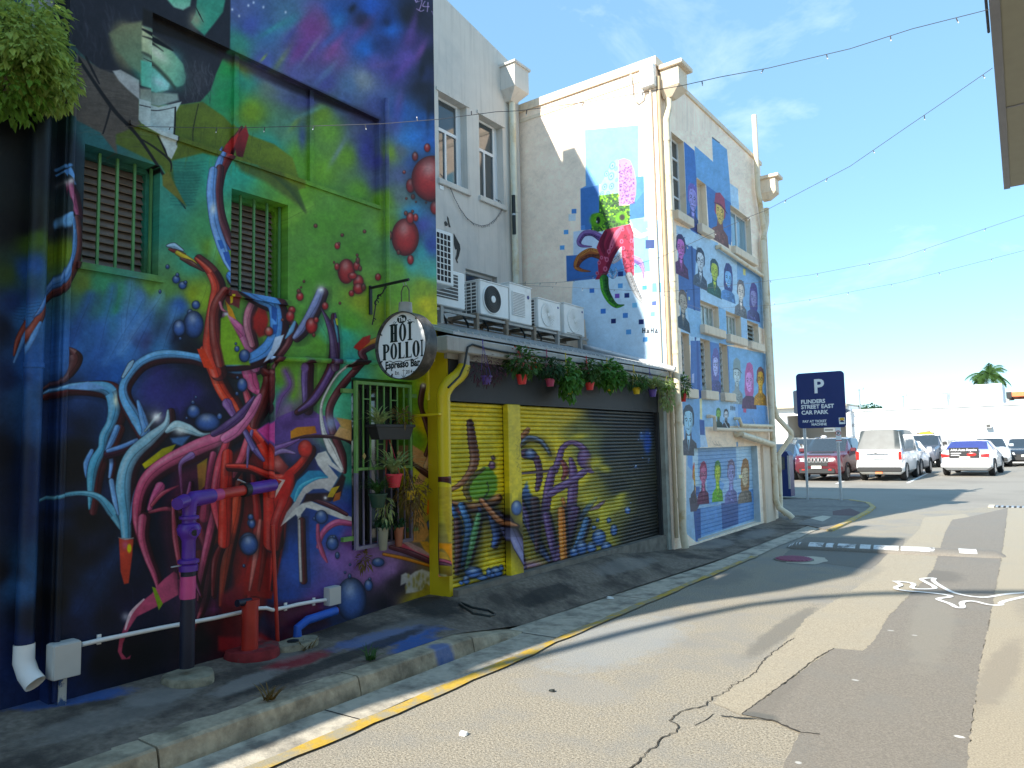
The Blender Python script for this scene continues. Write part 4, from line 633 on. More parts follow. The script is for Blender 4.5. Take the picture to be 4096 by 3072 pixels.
tent([(600,800,60),(540,765,50),(470,770,46),(430,830,40),(450,865,26),(530,872,8)], (120,84,150), (44,30,70), (170,140,200))
tent([(600,940,70),(520,920,74),(440,965,66),(410,1030,46),(450,1060,26),(520,1070,8)], (150,80,40), (50,20,30), (225,150,60))
tent([(860,760,70),(920,790,40),(985,770,36),(1020,745,26),(975,730,16)], (226,226,226), (90,90,92), (250,250,250), side=-1)
tent([(860,970,60),(910,990,56),(940,1050,30),(945,1130,6)], (150,120,190), (80,60,120), (190,170,220), side=-1)
tent([(700,990,40),(740,965,44),(780,920,40)], (200,200,205), (60,60,66)); tent([(670,1060,40),(700,1110,40),(725,1080,26),(720,1045,14)], (120,180,225), (40,90,140))
hv.poly([(600,800),(640,735),(840,692),(862,760),(868,850),(870,1105),(810,1105),(780,1000),(770,920),(770,870),(700,940),(640,1130),(560,1135),(585,1080),(580,1000),(600,950),(570,880)], (152,36,66), soft=1)
for (p, c) in [([(780,710,20),(740,760,44),(690,850,44),(640,960,20)], (205,98,126)), ([(640,760,30),(610,850,40),(640,940,24)], (110,20,50)), ([(700,760,20),(660,850,34),(650,950,20)], (120,22,54)), ([(740,880,24),(690,960,34),(640,1080,40),(610,1130,24)], (110,18,50)), ([(820,720,30),(850,800,30),(840,900,10)], (190,66,96)), ([(800,920,30),(820,1000,30),(830,1090,24)], (190,60,90))]: hv.rib(p, c, shade=.2, ol=0, hl=0, aa=2)
for (x, y, r) in [(770,830,15),(848,826,14),(783,885,13),(668,910,15),(652,975,16),(640,1050,17),(590,1000,14),(575,1085,14),(780,735,12),(860,890,10),(790,950,10),(862,950,10),(795,1010,10),(865,1010,10),(800,1060,9),(862,1065,9),(690,870,12),(610,960,12)]:
    hv.blob(x, y, r, r * 1.25, (206,118,148), 1., 0, 6); hv.blob(x, y, r * .55, r * .75, (150,36,70), 1., 0, 6)
for i in range(60): a = rs.rand(2); hv.blob(785 + a[0] * 80, 760 + a[1] * 340, 5, 7, (96, 14, 40), .8)
tent([(630,1130,70),(640,1220,66),(680,1300,56),(730,1345,36),(790,1338,6)], (40,110,40), (12,40,26), (110,220,50), side=1)
tent([(830,1105,60),(860,1180,56),(900,1260,44),(940,1320,26),(978,1352,5)], (170,172,174), (70,72,76), (215,215,215), side=1)
for k, ch in enumerate('HAHA'):
    x = 935 + k * 33
    if ch == 'H': hv.rect(x, 1522, x + 9, 1562, (20,26,36)); hv.rect(x + 17, 1522, x + 26, 1562, (20,26,36)); hv.rect(x, 1539, x + 26, 1546, (20,26,36))
    else: hv.poly([(x + 13, 1524), (x + 28, 1562), (x - 1, 1562)], (20,26,36)); hv.poly([(x + 13, 1545), (x + 17, 1552), (x + 9, 1552)], (220,230,240))

# ------------------------------------------------------------------ portrait wall (lane front of the pale building)
CR = (251, 222, 192)
fv = Canvas(2640, 520, 3110, 2200, 1.25, CR)
U_ = (2500, 200, K); N1_ = (2600, 900, .28933); N2_ = (2600, 1380, .28933); N3_ = (2600, 1700, .28933)
S1, S2, S3, S4 = (60,110,190), (110,170,220), (170,206,232), (84,140,205)
fv.at(*U_); fv.poly([(508,790),(600,870),(620,1100),(630,1560),(575,1560),(535,1450)], (56,112,192)); fv.poly([(600,825),(760,965),(750,750),(880,860),(905,1150),(915,1330),(700,1170),(615,1095)], (100,160,215)); fv.poly([(700,1165),(915,1320),(920,1659),(800,1640),(725,1560)], (64,118,190)); fv.poly([(905,1150),(975,1200),(985,1380),(915,1340)], (170,205,232)); fv.poly([(752,748),(820,800),(815,806),(750,760)], (80,90,100))
fv.at(*N1_)
fv.poly([(360,0),(560,60),(720,150),(950,250),(1200,480),(1550,710),(1570,1440),(1330,1330),(1050,1180),(700,1040),(690,1659),(430,1659)], (166,200,226)); fv.poly([(550,0),(660,80),(660,130),(560,70)], (56,112,192)); fv.poly([(800,60),(1120,200),(1120,350),(860,180)], (70,120,190)); fv.poly([(940,170),(1130,290),(1125,360),(940,270)], CR)
fv.poly([(470,250),(640,340),(620,760),(690,860),(700,1200),(520,1140),(400,900),(390,700)], (64,108,178)); fv.poly([(1200,470),(1540,700),(1560,1430),(1260,1260),(1205,800)], (120,168,214)); fv.poly([(560,280),(590,300),(640,1560),(620,1659),(600,1100)], (40,76,140)); fv.poly([(510,1140),(700,1210),(690,1560),(560,1540)], (130,180,220)); fv.poly([(690,1560),(1040,1659),(690,1659)], (60,100,170))
fv.poly([(1285,600),(1320,610),(1320,700),(1285,685)], (215,205,110)); fv.poly([(530,990),(550,995),(550,1040),(532,1035)], (210,215,150)); fv.poly([(690,1280),(1560,1659),(690,1659)], (120,170,215)); fv.poly([(940,1120),(1050,1180),(1060,1500),(965,1450)], (124,178,220)); fv.poly([(1250,1260),(1345,1310),(1345,1620),(1265,1580)], (150,190,225))
fv.at(*N2_)
fv.poly([(560,0),(1600,120),(1610,860),(1650,1110),(900,1100),(690,1420),(480,1440),(440,700),(560,600)], (104,160,212)); fv.poly([(560,-60),(700,-60),(730,740),(650,740),(560,620)], (62,108,180)); fv.poly([(640,-60),(665,-60),(700,730),(655,730)], (44,84,160)); fv.poly([(700,-80),(1100,20),(1100,700),(700,650)], (70,120,190)); fv.poly([(690,730),(1230,790),(1240,1150),(800,1130),(760,1240),(680,1240)], (142,186,222)); fv.poly([(1080,10),(1570,110),(1610,830),(1180,790),(1110,680)], (112,168,214)); fv.poly([(1140,780),(1620,850),(1640,1100),(1220,1130)], (92,150,212)); fv.poly([(1080,820),(1215,800),(1220,1080),(1090,1100)], (160,196,228), al=.5)
fv.poly([(680,1030),(750,1040),(755,1240),(690,1240)], (64,98,168)); fv.poly([(685,740),(715,745),(720,1030),(690,1020)], (224,214,150)); fv.poly([(690,1245),(800,1250),(800,1410),(700,1415)], (176,204,230)); fv.poly([(760,1130),(1640,1100),(1660,1390),(800,1410),(765,1240)], (240,206,170)); fv.poly([(1285,825),(1330,825),(1328,935),(1290,930)], (205,60,110)); fv.poly([(1600,1400),(1670,1400),(1670,1600),(1610,1600)], (110,150,205)); fv.poly([(580,400),(608,390),(610,525),(580,520)], (165,175,215)); fv.poly([(1190,1340),(1215,1340),(1215,1410),(1195,1410)], (110,150,190))
for k in range(6): fv.rib([(860 + k * 20, 1330 + (k % 2) * 40, 5), (900 + k * 16, 1380, 7), (960 + k * 10, 1390 + k * 5, 3)], (130, 110, 96), shade=0, ol=0, hl=0, al=.5)
fv.rect(1110, 840, 1125, 900, (70,90,110)); fv.rect(1132, 845, 1146, 902, (70,90,110)); fv.rect(1152, 850, 1164, 903, (70,90,110)); fv.rect(1168, 855, 1178, 905, (70,90,110)); fv.rect(1110, 866, 1178, 873, (70,90,110))
fv.at(*N3_)
fv.poly([(580,320),(1470,290),(1510,1330),(640,1620),(500,1500),(500,320)], (150,184,212)); 
for q, c in [([(580,325),(750,320),(745,840),(590,860)], (176,204,220)),([(735,320),(1260,300),(1270,760),(740,700)], (116,160,206)),([(1255,300),(1475,290),(1490,740),(1270,720)], (166,200,224)),([(850,700),(960,700),(1100,820),(1000,1100),(880,1100)], (112,164,218)),([(590,860),(700,850),(690,1010),(590,1010)], (166,200,224)),([(680,850),(760,850),(760,980),(690,990)], (70,110,180)),([(1280,930),(1500,880),(1500,1300),(1290,1370)], (98,146,206)),([(600,1190),(775,1150),(780,1560),(630,1610)], (60,94,160)),([(770,1150),(1060,1110),(1070,1450),(780,1550)], (100,152,212)),([(1055,1080),(1285,1060),(1290,1370),(1070,1450)], (72,100,160)),([(540,1010),(700,940),(760,1100),(720,1180),(560,1200)], (92,82,96)),([(510,0),(580,0),(590,640),(520,560)], (92,150,214)),([(1600,300),(1665,330),(1668,500),(1610,500)], (110,140,205))]: fv.poly(q, c)
prs = np.random.RandomState(9)
def portrait(o, x, y, w_, h_, skin, hair, cloth, style=0, sk2=None, skew=.25):
    """head and shoulders in flat poster colours; x,y = face centre, w_,h_ = face size"""
    fv.at(*o); w_ *= .93; h_ *= .94
    f = lambda u, v: (x + u * w_, y + v * h_ + u * w_ * skew)
    fv.poly([f(-.28,.3), f(.28,.3), f(.36,.75), f(.85,.95), f(1.0,1.5), f(-1.0,1.5), f(-.9,1.0), f(-.34,.75)], cloth, col2=tuple(int(c * .7) for c in cloth), g=(1, .2))
    if style in (0, 1): fv.poly([f(-.16,.62), f(.2,.62), f(.04,1.35)], sk2 or tuple(min(255, int(c * 1.1)) for c in skin)); fv.poly([f(-.04,.8), f(.08,.8), f(.05,1.4)], tuple(int(c * .5) for c in cloth))
    ky = .72 if style != 2 else .98
    fv.poly([f(-.58,-.1), f(-.56,-.5), f(-.3,-ky), f(.1,-ky - .06), f(.45,-ky + .1), f(.6,-.35), f(.6,.05 if style != 2 else .6), f(.5,.2 if style != 2 else .8), f(-.5,.2 if style != 2 else .8), f(-.62,.05 if style != 2 else .5)], hair, soft=.5)
    fv.poly([f(-.44,-.25), f(-.3,-.45), f(.1,-.5), f(.38,-.4), f(.46,-.1), f(.42,.2), f(.2,.52), f(.02,.6), f(-.2,.5), f(-.42,.18)], skin, soft=.5)
    fv.poly([f(.2,-.4), f(.46,-.1), f(.42,.2), f(.2,.52), f(.1,.5), f(.26,.1)], tuple(int(c * .8) for c in skin), soft=2, al=.7)
    dk = tuple(int(c * .42) for c in skin)
    for u in (-.22, .2): fv.rib([(*f(u - .12, -.12), w_ * .05), (*f(u, -.16), w_ * .09), (*f(u + .12, -.1), w_ * .04)], dk, shade=0, ol=0, hl=0); fv.blob(*f(u, -.04), w_ * .08, h_ * .035, dk, .9, 8, 4)
    fv.rib([(*f(-.02, -.05), w_ * .03), (*f(.03, .12), w_ * .05), (*f(-.04, .17), w_ * .05), (*f(.08, .18), w_ * .03)], dk, shade=0, ol=0, hl=0, al=.8)
    fv.rib([(*f(-.14, .31), w_ * .03), (*f(.01, .33), w_ * .08), (*f(.16, .31), w_ * .03)], dk, shade=0, ol=0, hl=0)
    for _ in range(26):
        a = prs.rand(5); fv.blob(*f(-.4 + .85 * a[0], -.45 + 1. * a[1]), w_ * (.03 + .07 * a[2]), h_ * (.02 + .03 * a[3]), dk if a[4] < .55 else tuple(min(255, int(c * 1.25)) for c in skin), .4, 20, 4)
        fv.blob(*f(-.7 + 1.4 * a[1], .95 + .5 * a[0]), w_ * .12, h_ * .03, tuple(int(c * (.6 if a[4] < .5 else 1.3) * .95) for c in cloth), .5, 60, 4)
        fv.blob(*f(-.5 + a[2], -.95 + .45 * a[3]), w_ * .05, h_ * .03, tuple(min(255, int(c * (.6 if a[4] < .5 else 1.45))) for c in hair), .6 if -.72 < -.95 + .45 * a[3] else 0., 30, 4)
    if style == 1:
        for u in (-.22, .2): fv.blob(*f(u, -.04), w_ * .17, h_ * .08, (36, 44, 60), .95, 8, 8); fv.blob(*f(u, -.04), w_ * .12, h_ * .055, skin, 1., 8, 8)
    if style == 3: fv.poly([f(-.62,-.3), f(-.5,-.8), f(0,-.95), f(.5,-.78), f(.62,-.2), f(.9,-.1), f(.1,-.3)], hair); fv.rib([(*f(-.6,-.3), w_*.08), (*f(.1,-.36), w_*.12), (*f(.8,-.14), w_*.05)], tuple(int(c * .6) for c in hair), shade=0)
    if style == 4: fv.blob(*f(0, .4), w_ * .34, h_ * .2, tuple(int(c * .4) for c in skin), .8, 0, 4)
portrait(U_, 585, 1290, 80, 190, (150,140,215), (110,90,180), (70,80,150), 0, skew=.6)
portrait(U_, 820, 1400, 84, 190, (225,180,70), (170,60,90), (150,90,80), 3, skew=.6)
portrait(N1_, 425, 320, 120, 270, (205,100,190), (50,40,90), (110,50,110), 0, skew=.5)
portrait(N1_, 695, 500, 110, 260, (196,205,216), (50,60,84), (80,96,120), 1, skew=.5)
portrait(N1_, 890, 640, 110, 240, (190,205,50), (50,80,96), (50,110,96), 0, skew=.5)
portrait(N1_, 1080, 740, 110, 220, (120,180,235), (56,66,130), (90,150,220), 2, skew=.4)
portrait(N1_, 1255, 930, 96, 240, (224,205,190), (110,100,104), (120,120,124), 0, skew=.4)
portrait(N1_, 1430, 1010, 100, 220, (140,134,190), (84,72,140), (90,90,150), 2, skew=.3)
portrait(N1_, 455, 1080, 110, 260, (176,160,140), (110,90,80), (60,80,100), 0, skew=.5)
portrait(N2_, 905, 290, 90, 260, (176,176,230), (96,90,160), (84,90,160), 2, skew=.1)
portrait(N2_, 1200, 420, 96, 280, (190,205,205), (130,150,150), (170,180,176), 3, skew=.1)
portrait(N2_, 1370, 500, 110, 270, (220,140,215), (190,80,150), (96,50,100), 2, skew=.05)
portrait(N2_, 1525, 480, 96, 250, (225,160,30), (120,70,70), (210,140,20), 1, skew=.05)
portrait(N2_, 945, 960, 60, 130, (130,190,60), (60,120,50), (40,80,70), 4, skew=.0)
portrait(N2_, 1050, 975, 60, 130, (196,200,205), (50,56,66), (60,64,74), 4, skew=.0)
portrait(N2_, 530, 1060, 140, 330, (150,200,225), (50,70,90), (84,90,104), 0, skew=.05)
portrait(N3_, 630, 700, 80, 270, (225,160,30), (205,70,40), (84,76,90), 0, skew=-.1)
portrait(N3_, 810, 700, 88, 280, (205,100,140), (150,40,80), (130,50,90), 1, skew=-.1)
portrait(N3_, 1005, 680, 82, 270, (190,205,40), (70,130,60), (120,205,30), 0, skew=-.1)
portrait(N3_, 1190, 680, 96, 290, (150,150,205), (120,104,130), (130,130,200), 0, skew=-.1)
portrait(N3_, 1380, 710, 104, 260, (205,180,140), (160,110,60), (150,130,110), 2, skew=-.15)
fv.at(*N3_).poly([(1295,690),(1340,688),(1340,735),(1295,738)], (230,222,160))
# ------------------------------------------------------------------ paints for the real surfaces
XB = -4.85; XD = -4.6; XS = -4.44; X2 = -7.03; XF = -4.47; YH = 10.1
for c_, am in ((cv, .2), (hv, .07), (fv, .12)):
    ns_ = np.zeros((c_.H, c_.W), np.float32); gr = np.random.RandomState(21)
    for st_, wt in ((3, .3), (9, .3), (30, .25), (90, .15)):
        g_ = gr.rand(c_.H // st_ + 3, c_.W // st_ + 3).astype(np.float32); yy = np.arange(c_.H) / st_; xx = np.arange(c_.W) / st_; yi = yy.astype(int); xi = xx.astype(int); fy = (yy - yi)[:, None].astype(np.float32); fx_ = (xx - xi)[None].astype(np.float32)
        ns_ += wt * ((g_[yi][:, xi] * (1 - fx_) + g_[yi][:, xi + 1] * fx_) * (1 - fy) + (g_[yi + 1][:, xi] * (1 - fx_) + g_[yi + 1][:, xi + 1] * fx_) * fy)
    c_.a *= (1 + am * 2 * (ns_ - .5))[..., None]
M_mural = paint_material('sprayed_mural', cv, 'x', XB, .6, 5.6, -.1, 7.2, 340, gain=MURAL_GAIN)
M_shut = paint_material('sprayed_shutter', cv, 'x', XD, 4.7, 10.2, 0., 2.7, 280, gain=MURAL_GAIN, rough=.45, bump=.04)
M_octo = paint_material('octopus_paint', hv, 'y', YH, -7.05, -4.45, 2.6, 7.8, 300, gain=1., sat=1.)
M_port = paint_material('portrait_paint', fv, 'x', XF, 10.0, 15.4, -.1, 8.0, 220, gain=1.1, sat=.84)
del cv.a, hv.a, fv.a
C_asph = mat('chip_seal', (.31, .275, .215), rough=.9, var=.62, scale=75, bump=.6, bscale=120, dirt=(.24, .235, .22), dscale=1.1, dthr=(.46, .7))
C_asph2 = mat('grey_asphalt', (.215, .193, .163), rough=.9, var=.3, scale=90, bump=.35, bscale=150, dirt=(.2, .19, .17), dscale=1.6, dthr=(.5, .8))
C_sand = mat('pale_asphalt', (.35, .305, .23), rough=.9, var=.34, scale=90, bump=.35, bscale=140, dirt=(.33, .3, .24), dscale=1.2, dthr=(.5, .8))
C_conc = mat('pale_concrete', (.53, .48, .38), rough=.88, var=.1, scale=30, bump=.3, bscale=70, dirt=(.3, .27, .22), dscale=2.4, dthr=(.52, .78))
C_kerb = mat('kerb_concrete', (.44, .375, .265), rough=.9, var=.22, scale=22, bump=.5, bscale=40, dirt=(.2, .17, .12), dscale=3.5, dthr=(.44, .62))
C_foot = mat('old_footpath', (.2, .165, .13), rough=.92, var=.35, scale=26, bump=.7, bscale=60, dirt=(.07, .058, .048), dscale=1.9, dthr=(.45, .62))
C_park = mat('car_park_asphalt', (.29, .265, .225), rough=.9, var=.16, scale=30, bump=.2, bscale=60, dirt=(.23, .21, .18), dscale=.3, dthr=(.45, .7))
C_yel = mat('yellow_line_paint', (.52, .34, .05), rough=.7, var=.12, scale=30, bump=.3, bscale=120, dirt=(.33, .29, .2), dscale=6, dthr=(.44, .58))
C_whi = mat('white_line_paint', (.78, .78, .76), rough=.7, var=.08, scale=30, bump=.2, bscale=90)
C_whiw = mat('worn_white_paint', (.72, .72, .7), rough=.75, var=.1, scale=30, dirt=(.2, .19, .18), dscale=7, dthr=(.5, .62))
C_blk = mat('black_gap', (.02, .02, .022), rough=.8)
C_grey = mat('grey_render', (.6, .56, .5), rough=.85, streak=.18, var=.04, scale=4, bump=.15, bscale=50, dirt=(.42, .42, .4), dscale=1.1, dthr=(.5, .85))
C_cream = mat('cream_render', (.76, .6, .45), rough=.85, streak=.14, var=.04, scale=4, bump=.15, bscale=50, dirt=(.5, .4, .31), dscale=1.6, dthr=(.55, .8))
C_creamL = mat('cream_trim', (.8, .66, .5), rough=.75, streak=.15, var=.05, scale=8, dirt=(.45, .35, .25), dscale=4, dthr=(.56, .8))
C_pipeC = mat('cream_pipe', (.74, .64, .47), rough=.5, var=.06, scale=8, dirt=(.5, .33, .13), dscale=4.5, dthr=(.52, .72))
C_metal = mat('galvanised', (.42, .43, .44), rough=.45, metal=.6, var=.1)
C_wht = mat('white_plastic', (.78, .79, .77), rough=.4, var=.03)
C_acw = mat('white_enamel', (.76, .77, .74), rough=.4, var=.04, dirt=(.55, .53, .47), dscale=3, dthr=(.58, .8))
C_acg = mat('dark_coil', (.09, .09, .085), rough=.7, var=.3, scale=60)
C_glass = mat('window_glass', (.05, .06, .065), rough=.06, spec=.9, var=.2, scale=1.5)
C_glass2 = mat('pale_window_glass', (.16, .3, .38), rough=.08, spec=.9, var=.3, scale=3)
C_louv = mat('brown_louvre', (.23, .185, .155), rough=.5, var=.25, scale=12)
C_louv2 = mat('grey_louvre', (.3, .34, .32), rough=.3, var=.25, scale=6)
C_frame = mat('aluminium_frame', (.7, .7, .69), rough=.4, var=.03)
C_green = mat('green_steel', (.1, .28, .1), rough=.5, var=.2, scale=6)
C_greenD = mat('green_frame_paint', (.05, .2, .035), rough=.5, var=.2, scale=8)
C_black = mat('black_iron', (.015, .02, .02), rough=.5, var=.2)
C_header = mat('black_sheet', (.03, .032, .036), rough=.6, var=.1)
C_yelw = mat('yellow_enamel', (.6, .46, .012), rough=.4, var=.06, scale=8, dirt=(.45, .34, .03), dscale=6, dthr=(.6, .8))
C_fasc = mat('grey_fascia', (.36, .35, .32), rough=.6, streak=.4, var=.06, dirt=(.3, .28, .25), dscale=5, dthr=(.55, .75))
C_roof = mat('steel_roof', (.36, .385, .4), rough=.5, var=.12, scale=6, dirt=(.24, .24, .23), dscale=4, dthr=(.5, .7))
C_timb = mat('weathered_timber', (.24, .19, .14), rough=.85, var=.3, scale=20)
C_can = mat('canopy_soffit', (.34, .335, .27), rough=.7, var=.04)
C_canE = mat('canopy_edge', (.25, .26, .3), rough=.6, var=.08)
C_wire = mat('dark_wire', (.07, .07, .08), rough=.6)
C_orng = mat('orange_fascia', (.8, .22, .08), rough=.6)
C_white = mat('far_white_wall', (.8, .8, .79), rough=.85, var=.02, scale=1.)
C_fgrey = mat('far_grey_wall', (.34, .33, .31), rough=.9, var=.06, scale=1.)

RJ = np.random.RandomState(8)
def cells(mb, ax, val, a0, a1, z0, z1, holes, depth, rev=None):
    """upright wall slab with rectangular openings; outer face at val, thickness depth (signed)"""
    As = sorted({a0, a1, *[h[0] for h in holes], *[h[1] for h in holes]}); Zs = sorted({z0, z1, *[h[2] for h in holes], *[h[3] for h in holes]})
    q = lambda a, v, z: (v, a, z) if ax == 'x' else (a, v, z)
    mb0 = mb; mb = rev or mb
    def solid(i, j):
        if i < 0 or j < 0 or i >= len(As) - 1 or j >= len(Zs) - 1: return False
        a = (As[i] + As[i + 1]) / 2; z = (Zs[j] + Zs[j + 1]) / 2
        return a0 < a < a1 and z0 < z < z1 and not any(h[0] < a < h[1] and h[2] < z < h[3] for h in holes)
    for i in range(len(As) - 1):
        for j in range(len(Zs) - 1):
            if not solid(i, j): continue
            A0, A1, Z0, Z1 = As[i], As[i + 1], Zs[j], Zs[j + 1]; v2 = val + depth
            mb0.quad(q(A0, val, Z0), q(A1, val, Z0), q(A1, val, Z1), q(A0, val, Z1)); mb0.quad(q(A0, v2, Z0), q(A0, v2, Z1), q(A1, v2, Z1), q(A1, v2, Z0))
            if not solid(i - 1, j): mb.quad(q(A0, val, Z0), q(A0, val, Z1), q(A0, v2, Z1), q(A0, v2, Z0))
            if not solid(i + 1, j): mb.quad(q(A1, val, Z0), q(A1, v2, Z0), q(A1, v2, Z1), q(A1, val, Z1))
            if not solid(i, j - 1): mb.quad(q(A0, val, Z0), q(A0, v2, Z0), q(A1, v2, Z0), q(A1, val, Z0))
            if not solid(i, j + 1): mb.quad(q(A0, val, Z1), q(A1, val, Z1), q(A1, v2, Z1), q(A0, v2, Z1))
    return mb0
def flat(name, pts, z, m, kind='structure'):
    if name == 'road_patch':
        Q = []
        for a, b in zip(pts, list(pts[1:]) + [pts[0]]):
            a = np.array(a[:2], float); b = np.array(b[:2], float); n = max(1, min(60, int(np.hypot(*(b - a)) / .05)))
            for k in range(n): Q.append(tuple(a + (b - a) * k / n + (RJ.rand(2) - .5) * (.022 if k else 0)))
        pts = Q
    mb = MB(); mb.add([(p[0], p[1], z) for p in pts], [tuple(range(len(pts)))]); o = mb.build(name, m); o['kind'] = kind; return o
c5 = lambda x, y: (2000 + x * .9475, 1900 + y * .9475)
c3 = lambda x, y: (2400 + x * .7667, 2000 + y * .7667)
c4 = lambda x, y: (900 + x * .7685, 2200 + y * .7685)
G5 = lambda pts: [onz(*c5(*p)) for p in pts]

# ------------------------------------------------------------------ ground, lane, footpath, kerb
flat('ground', [(-900, -300), (900, -300), (900, 900), (-900, 900)], -.02, C_park)
flat('car_park', [(-40, 16.5), (40, 16.5), (40, 62), (-40, 62)], -.004, C_park)
flat('road', [(-3.75, -12), (2.6, -12), (2.6, 20.3), (-1, 20.3), (-2.1, 18.6), (-3.75, 16.6)], 0., C_asph)
flat('road_patch', G5([(900,960),(1080,820),(1210,700),(1300,600),(1500,480),(1640,330),(1700,300),(1770,230),(1790,180),(1960,165),(2000,185),(1900,260),(1830,400),(1640,600),(1560,760),(1410,735),(1020,1015)]), .0035, C_sand)
flat('road_patch', G5([(1020,1015),(1410,735),(1530,745),(1580,700),(1640,600),(1760,480),(1830,400),(1880,240),(1910,190),(1970,180),(2145,140),(2120,340),(2080,560),(2030,800),(1990,1100),(1960,1400),(1170,1400),(1210,1200),(1270,1090),(1150,1040)]), .007, C_asph2)
pr = G5([(2145,140),(2120,340),(2080,560),(2030,800),(1990,1100),(1960,1400)])
flat('road_patch', [(2.6, float(pr[0][1]))] + [tuple(p[:2]) for p in pr] + [(2.6, float(pr[-1][1]))], .0105, C_sand)
flat('road_patch', G5([(1180,350),(1560,400),(1700,300),(1710,270),(1290,262)]), .002, C_asph2)
flat('road_patch', G5([(1210,372),(1330,380),(1385,365),(1370,350),(1320,345),(1200,345)]), .0055, C_conc)
def fz(x, y):
    sm = lambda a, b: min(1., max(0., (y - a) / (b - a)))
    zw = .2 + .05 * sm(3.8, 5.3) - .15 * sm(8.4, 10.8); ze = .13 - .12 * sm(4.6, 5.5); xr = -3.99 + .25 * sm(5.3, 10.3)
    k = sm(3.9, 5.4) * (1 - sm(8.2, 10.3)); x0 = -5.1 + .64 * k; t = min(1., max(0., (x - x0) / (xr - x0)))
    return zw + (ze - zw) * t
# sloped footpath sheet with its worn surface as relief
mb = MB(); ny, nx = 150, 22
R2 = np.random.RandomState(4); bump = R2.rand(ny + 1, nx + 1)
for i in range(ny + 1):
    y = -8 + 24.2 * i / ny
    for j in range(nx + 1):
        t = j / nx; xr = -3.99 if y < 5.3 else (-3.99 + .25 * min(1, (y - 5.3) / 5)); x = -7.2 * 0 + (-5.1) * (1 - t) + xr * t
        zz = fz(x, y)
        mb.v.append((x, y, zz + .005 * (bump[i, j] - .5)))
for i in range(ny):
    for j in range(nx): k = i * (nx + 1) + j; mb.f.append((k, k + 1, k + nx + 2, k + nx + 1))
fp = mb.build('footpath', C_foot, smooth=True); fp['kind'] = 'structure'
def drape(name, pts, m, e=.006):
    c = np.mean(np.array([p[:2] for p in pts]), 0); n = len(pts); mb = MB()
    for k in (1., .75, .5, .25): mb.v += [(*(c + (np.array(p[:2]) - c) * k), 0) for p in pts]
    mb.v = [(x, y, fz(x, y) + e) for x, y, _ in mb.v + [(*c, 0)]]
    mb.f = [(j * n + i, j * n + (i + 1) % n, (j + 1) * n + (i + 1) % n, (j + 1) * n + i) for j in range(3) for i in range(n)] + [(3 * n + i, 3 * n + (i + 1) % n, 4 * n) for i in range(n)]
    o = mb.build(name, m); o['kind'] = 'structure'; return o
C_redp = mat('red_overspray', (.22, .022, .025), rough=.85, var=.4, scale=14, dirt=(.1, .08, .08), dscale=4, dthr=(.52, .62))
C8 = lambda x, y, z=.165: onz(900 + x * K, 2100 + y * K, z)
def stain(m, c, rx, ry, col, ang=0., soft=.35, amp=1.1, top=1.):
    """soft ragged stain of sprayed or spilt colour on a ground material"""
    T_ = m.node_tree; N = T_.nodes; L = T_.links; b = N['Principled BSDF']; src = b.inputs['Base Color'].links[0].from_socket
    g_ = N.new('ShaderNodeNewGeometry'); mp_ = N.new('ShaderNodeMapping'); mp_.vector_type = 'TEXTURE'; mp_.inputs['Location'].default_value = (c[0], c[1], 0); mp_.inputs['Rotation'].default_value = (0, 0, radians(ang)); mp_.inputs['Scale'].default_value = (rx, ry, 50)
    L.new(g_.outputs['Position'], mp_.inputs[0]); ln = N.new('ShaderNodeVectorMath'); ln.operation = 'LENGTH'; L.new(mp_.outputs[0], ln.inputs[0])
    n_ = N.new('ShaderNodeTexNoise'); n_.inputs['Scale'].default_value = 7; n_.inputs['Detail'].default_value = 8; n_.inputs['Roughness'].default_value = .7; L.new(g_.outputs['Position'], n_.inputs['Vector'])
    ad = N.new('ShaderNodeMath'); ad.operation = 'MULTIPLY_ADD'; ad.inputs[1].default_value = amp; L.new(n_.outputs['Fac'], ad.inputs[0]); L.new(ln.outputs['Value'], ad.inputs[2])
    mr_ = N.new('ShaderNodeMapRange'); mr_.inputs['From Min'].default_value = 1 + amp * .5; mr_.inputs['From Max'].default_value = 1 + amp * .5 - soft; mr_.inputs['To Max'].default_value = top; L.new(ad.outputs[0], mr_.inputs['Value'])
    mm = N.new('ShaderNodeMixRGB'); mm.inputs['Color2'].default_value = (*col, 1); L.new(mr_.outputs[0], mm.inputs['Fac']); L.new(src, mm.inputs['Color1']); L.new(mm.outputs[0], b.inputs['Base Color'])
BL_, RD_, GY_, DK_ = (.03, .11, .36), (.26, .02, .03), (.27, .25, .225), (.03, .028, .026)
for (p, rx, ry, col, an, tp2) in [(C8(1430, 960), .2, .55, BL_, -14, .85), (C8(1700, 1010), .24, .3, BL_, 0, .8), (onz(640 * K, 2100 + 1520 * K, .17), .12, .4, BL_, -20, .8), (C8(330, 1010), .3, .34, RD_, 0, .9), (C8(620, 1160), .14, .3, RD_, 0, .8), ((-4.5, 2.45), .16, .3, GY_, 0, .6), ((-4.3, 2.9), .12, .35, GY_, 10, .7), ((-4.6, 3.4), .2, .3, GY_, 0, .4), ((-4.35, 4.3), .2, .6, GY_, 0, .45), ((-4.4, 2.1), .2, .5, GY_, 0, .4), ((-4.6, 5.0), .35, .3, DK_, 0, .9), ((-4.2, 6.3), .14, .6, DK_, 0, .8), ((-4.25, 8.2), .16, .9, GY_, 0, .5), ((-4.3, 11.2), .3, .7, GY_, 0, .5), ((-4.2, 3.6), .1, 1.2, DK_, 4, .8), ((-4.1, 12.8), .25, .9, GY_, 0, .6)]:
    stain(C_foot, p, rx, ry, col, an, top=tp2)
q_ = onz(*c4(1170, 530), .1); stain(C_kerb, q_, .22, .12, BL_, 0, top=.75)
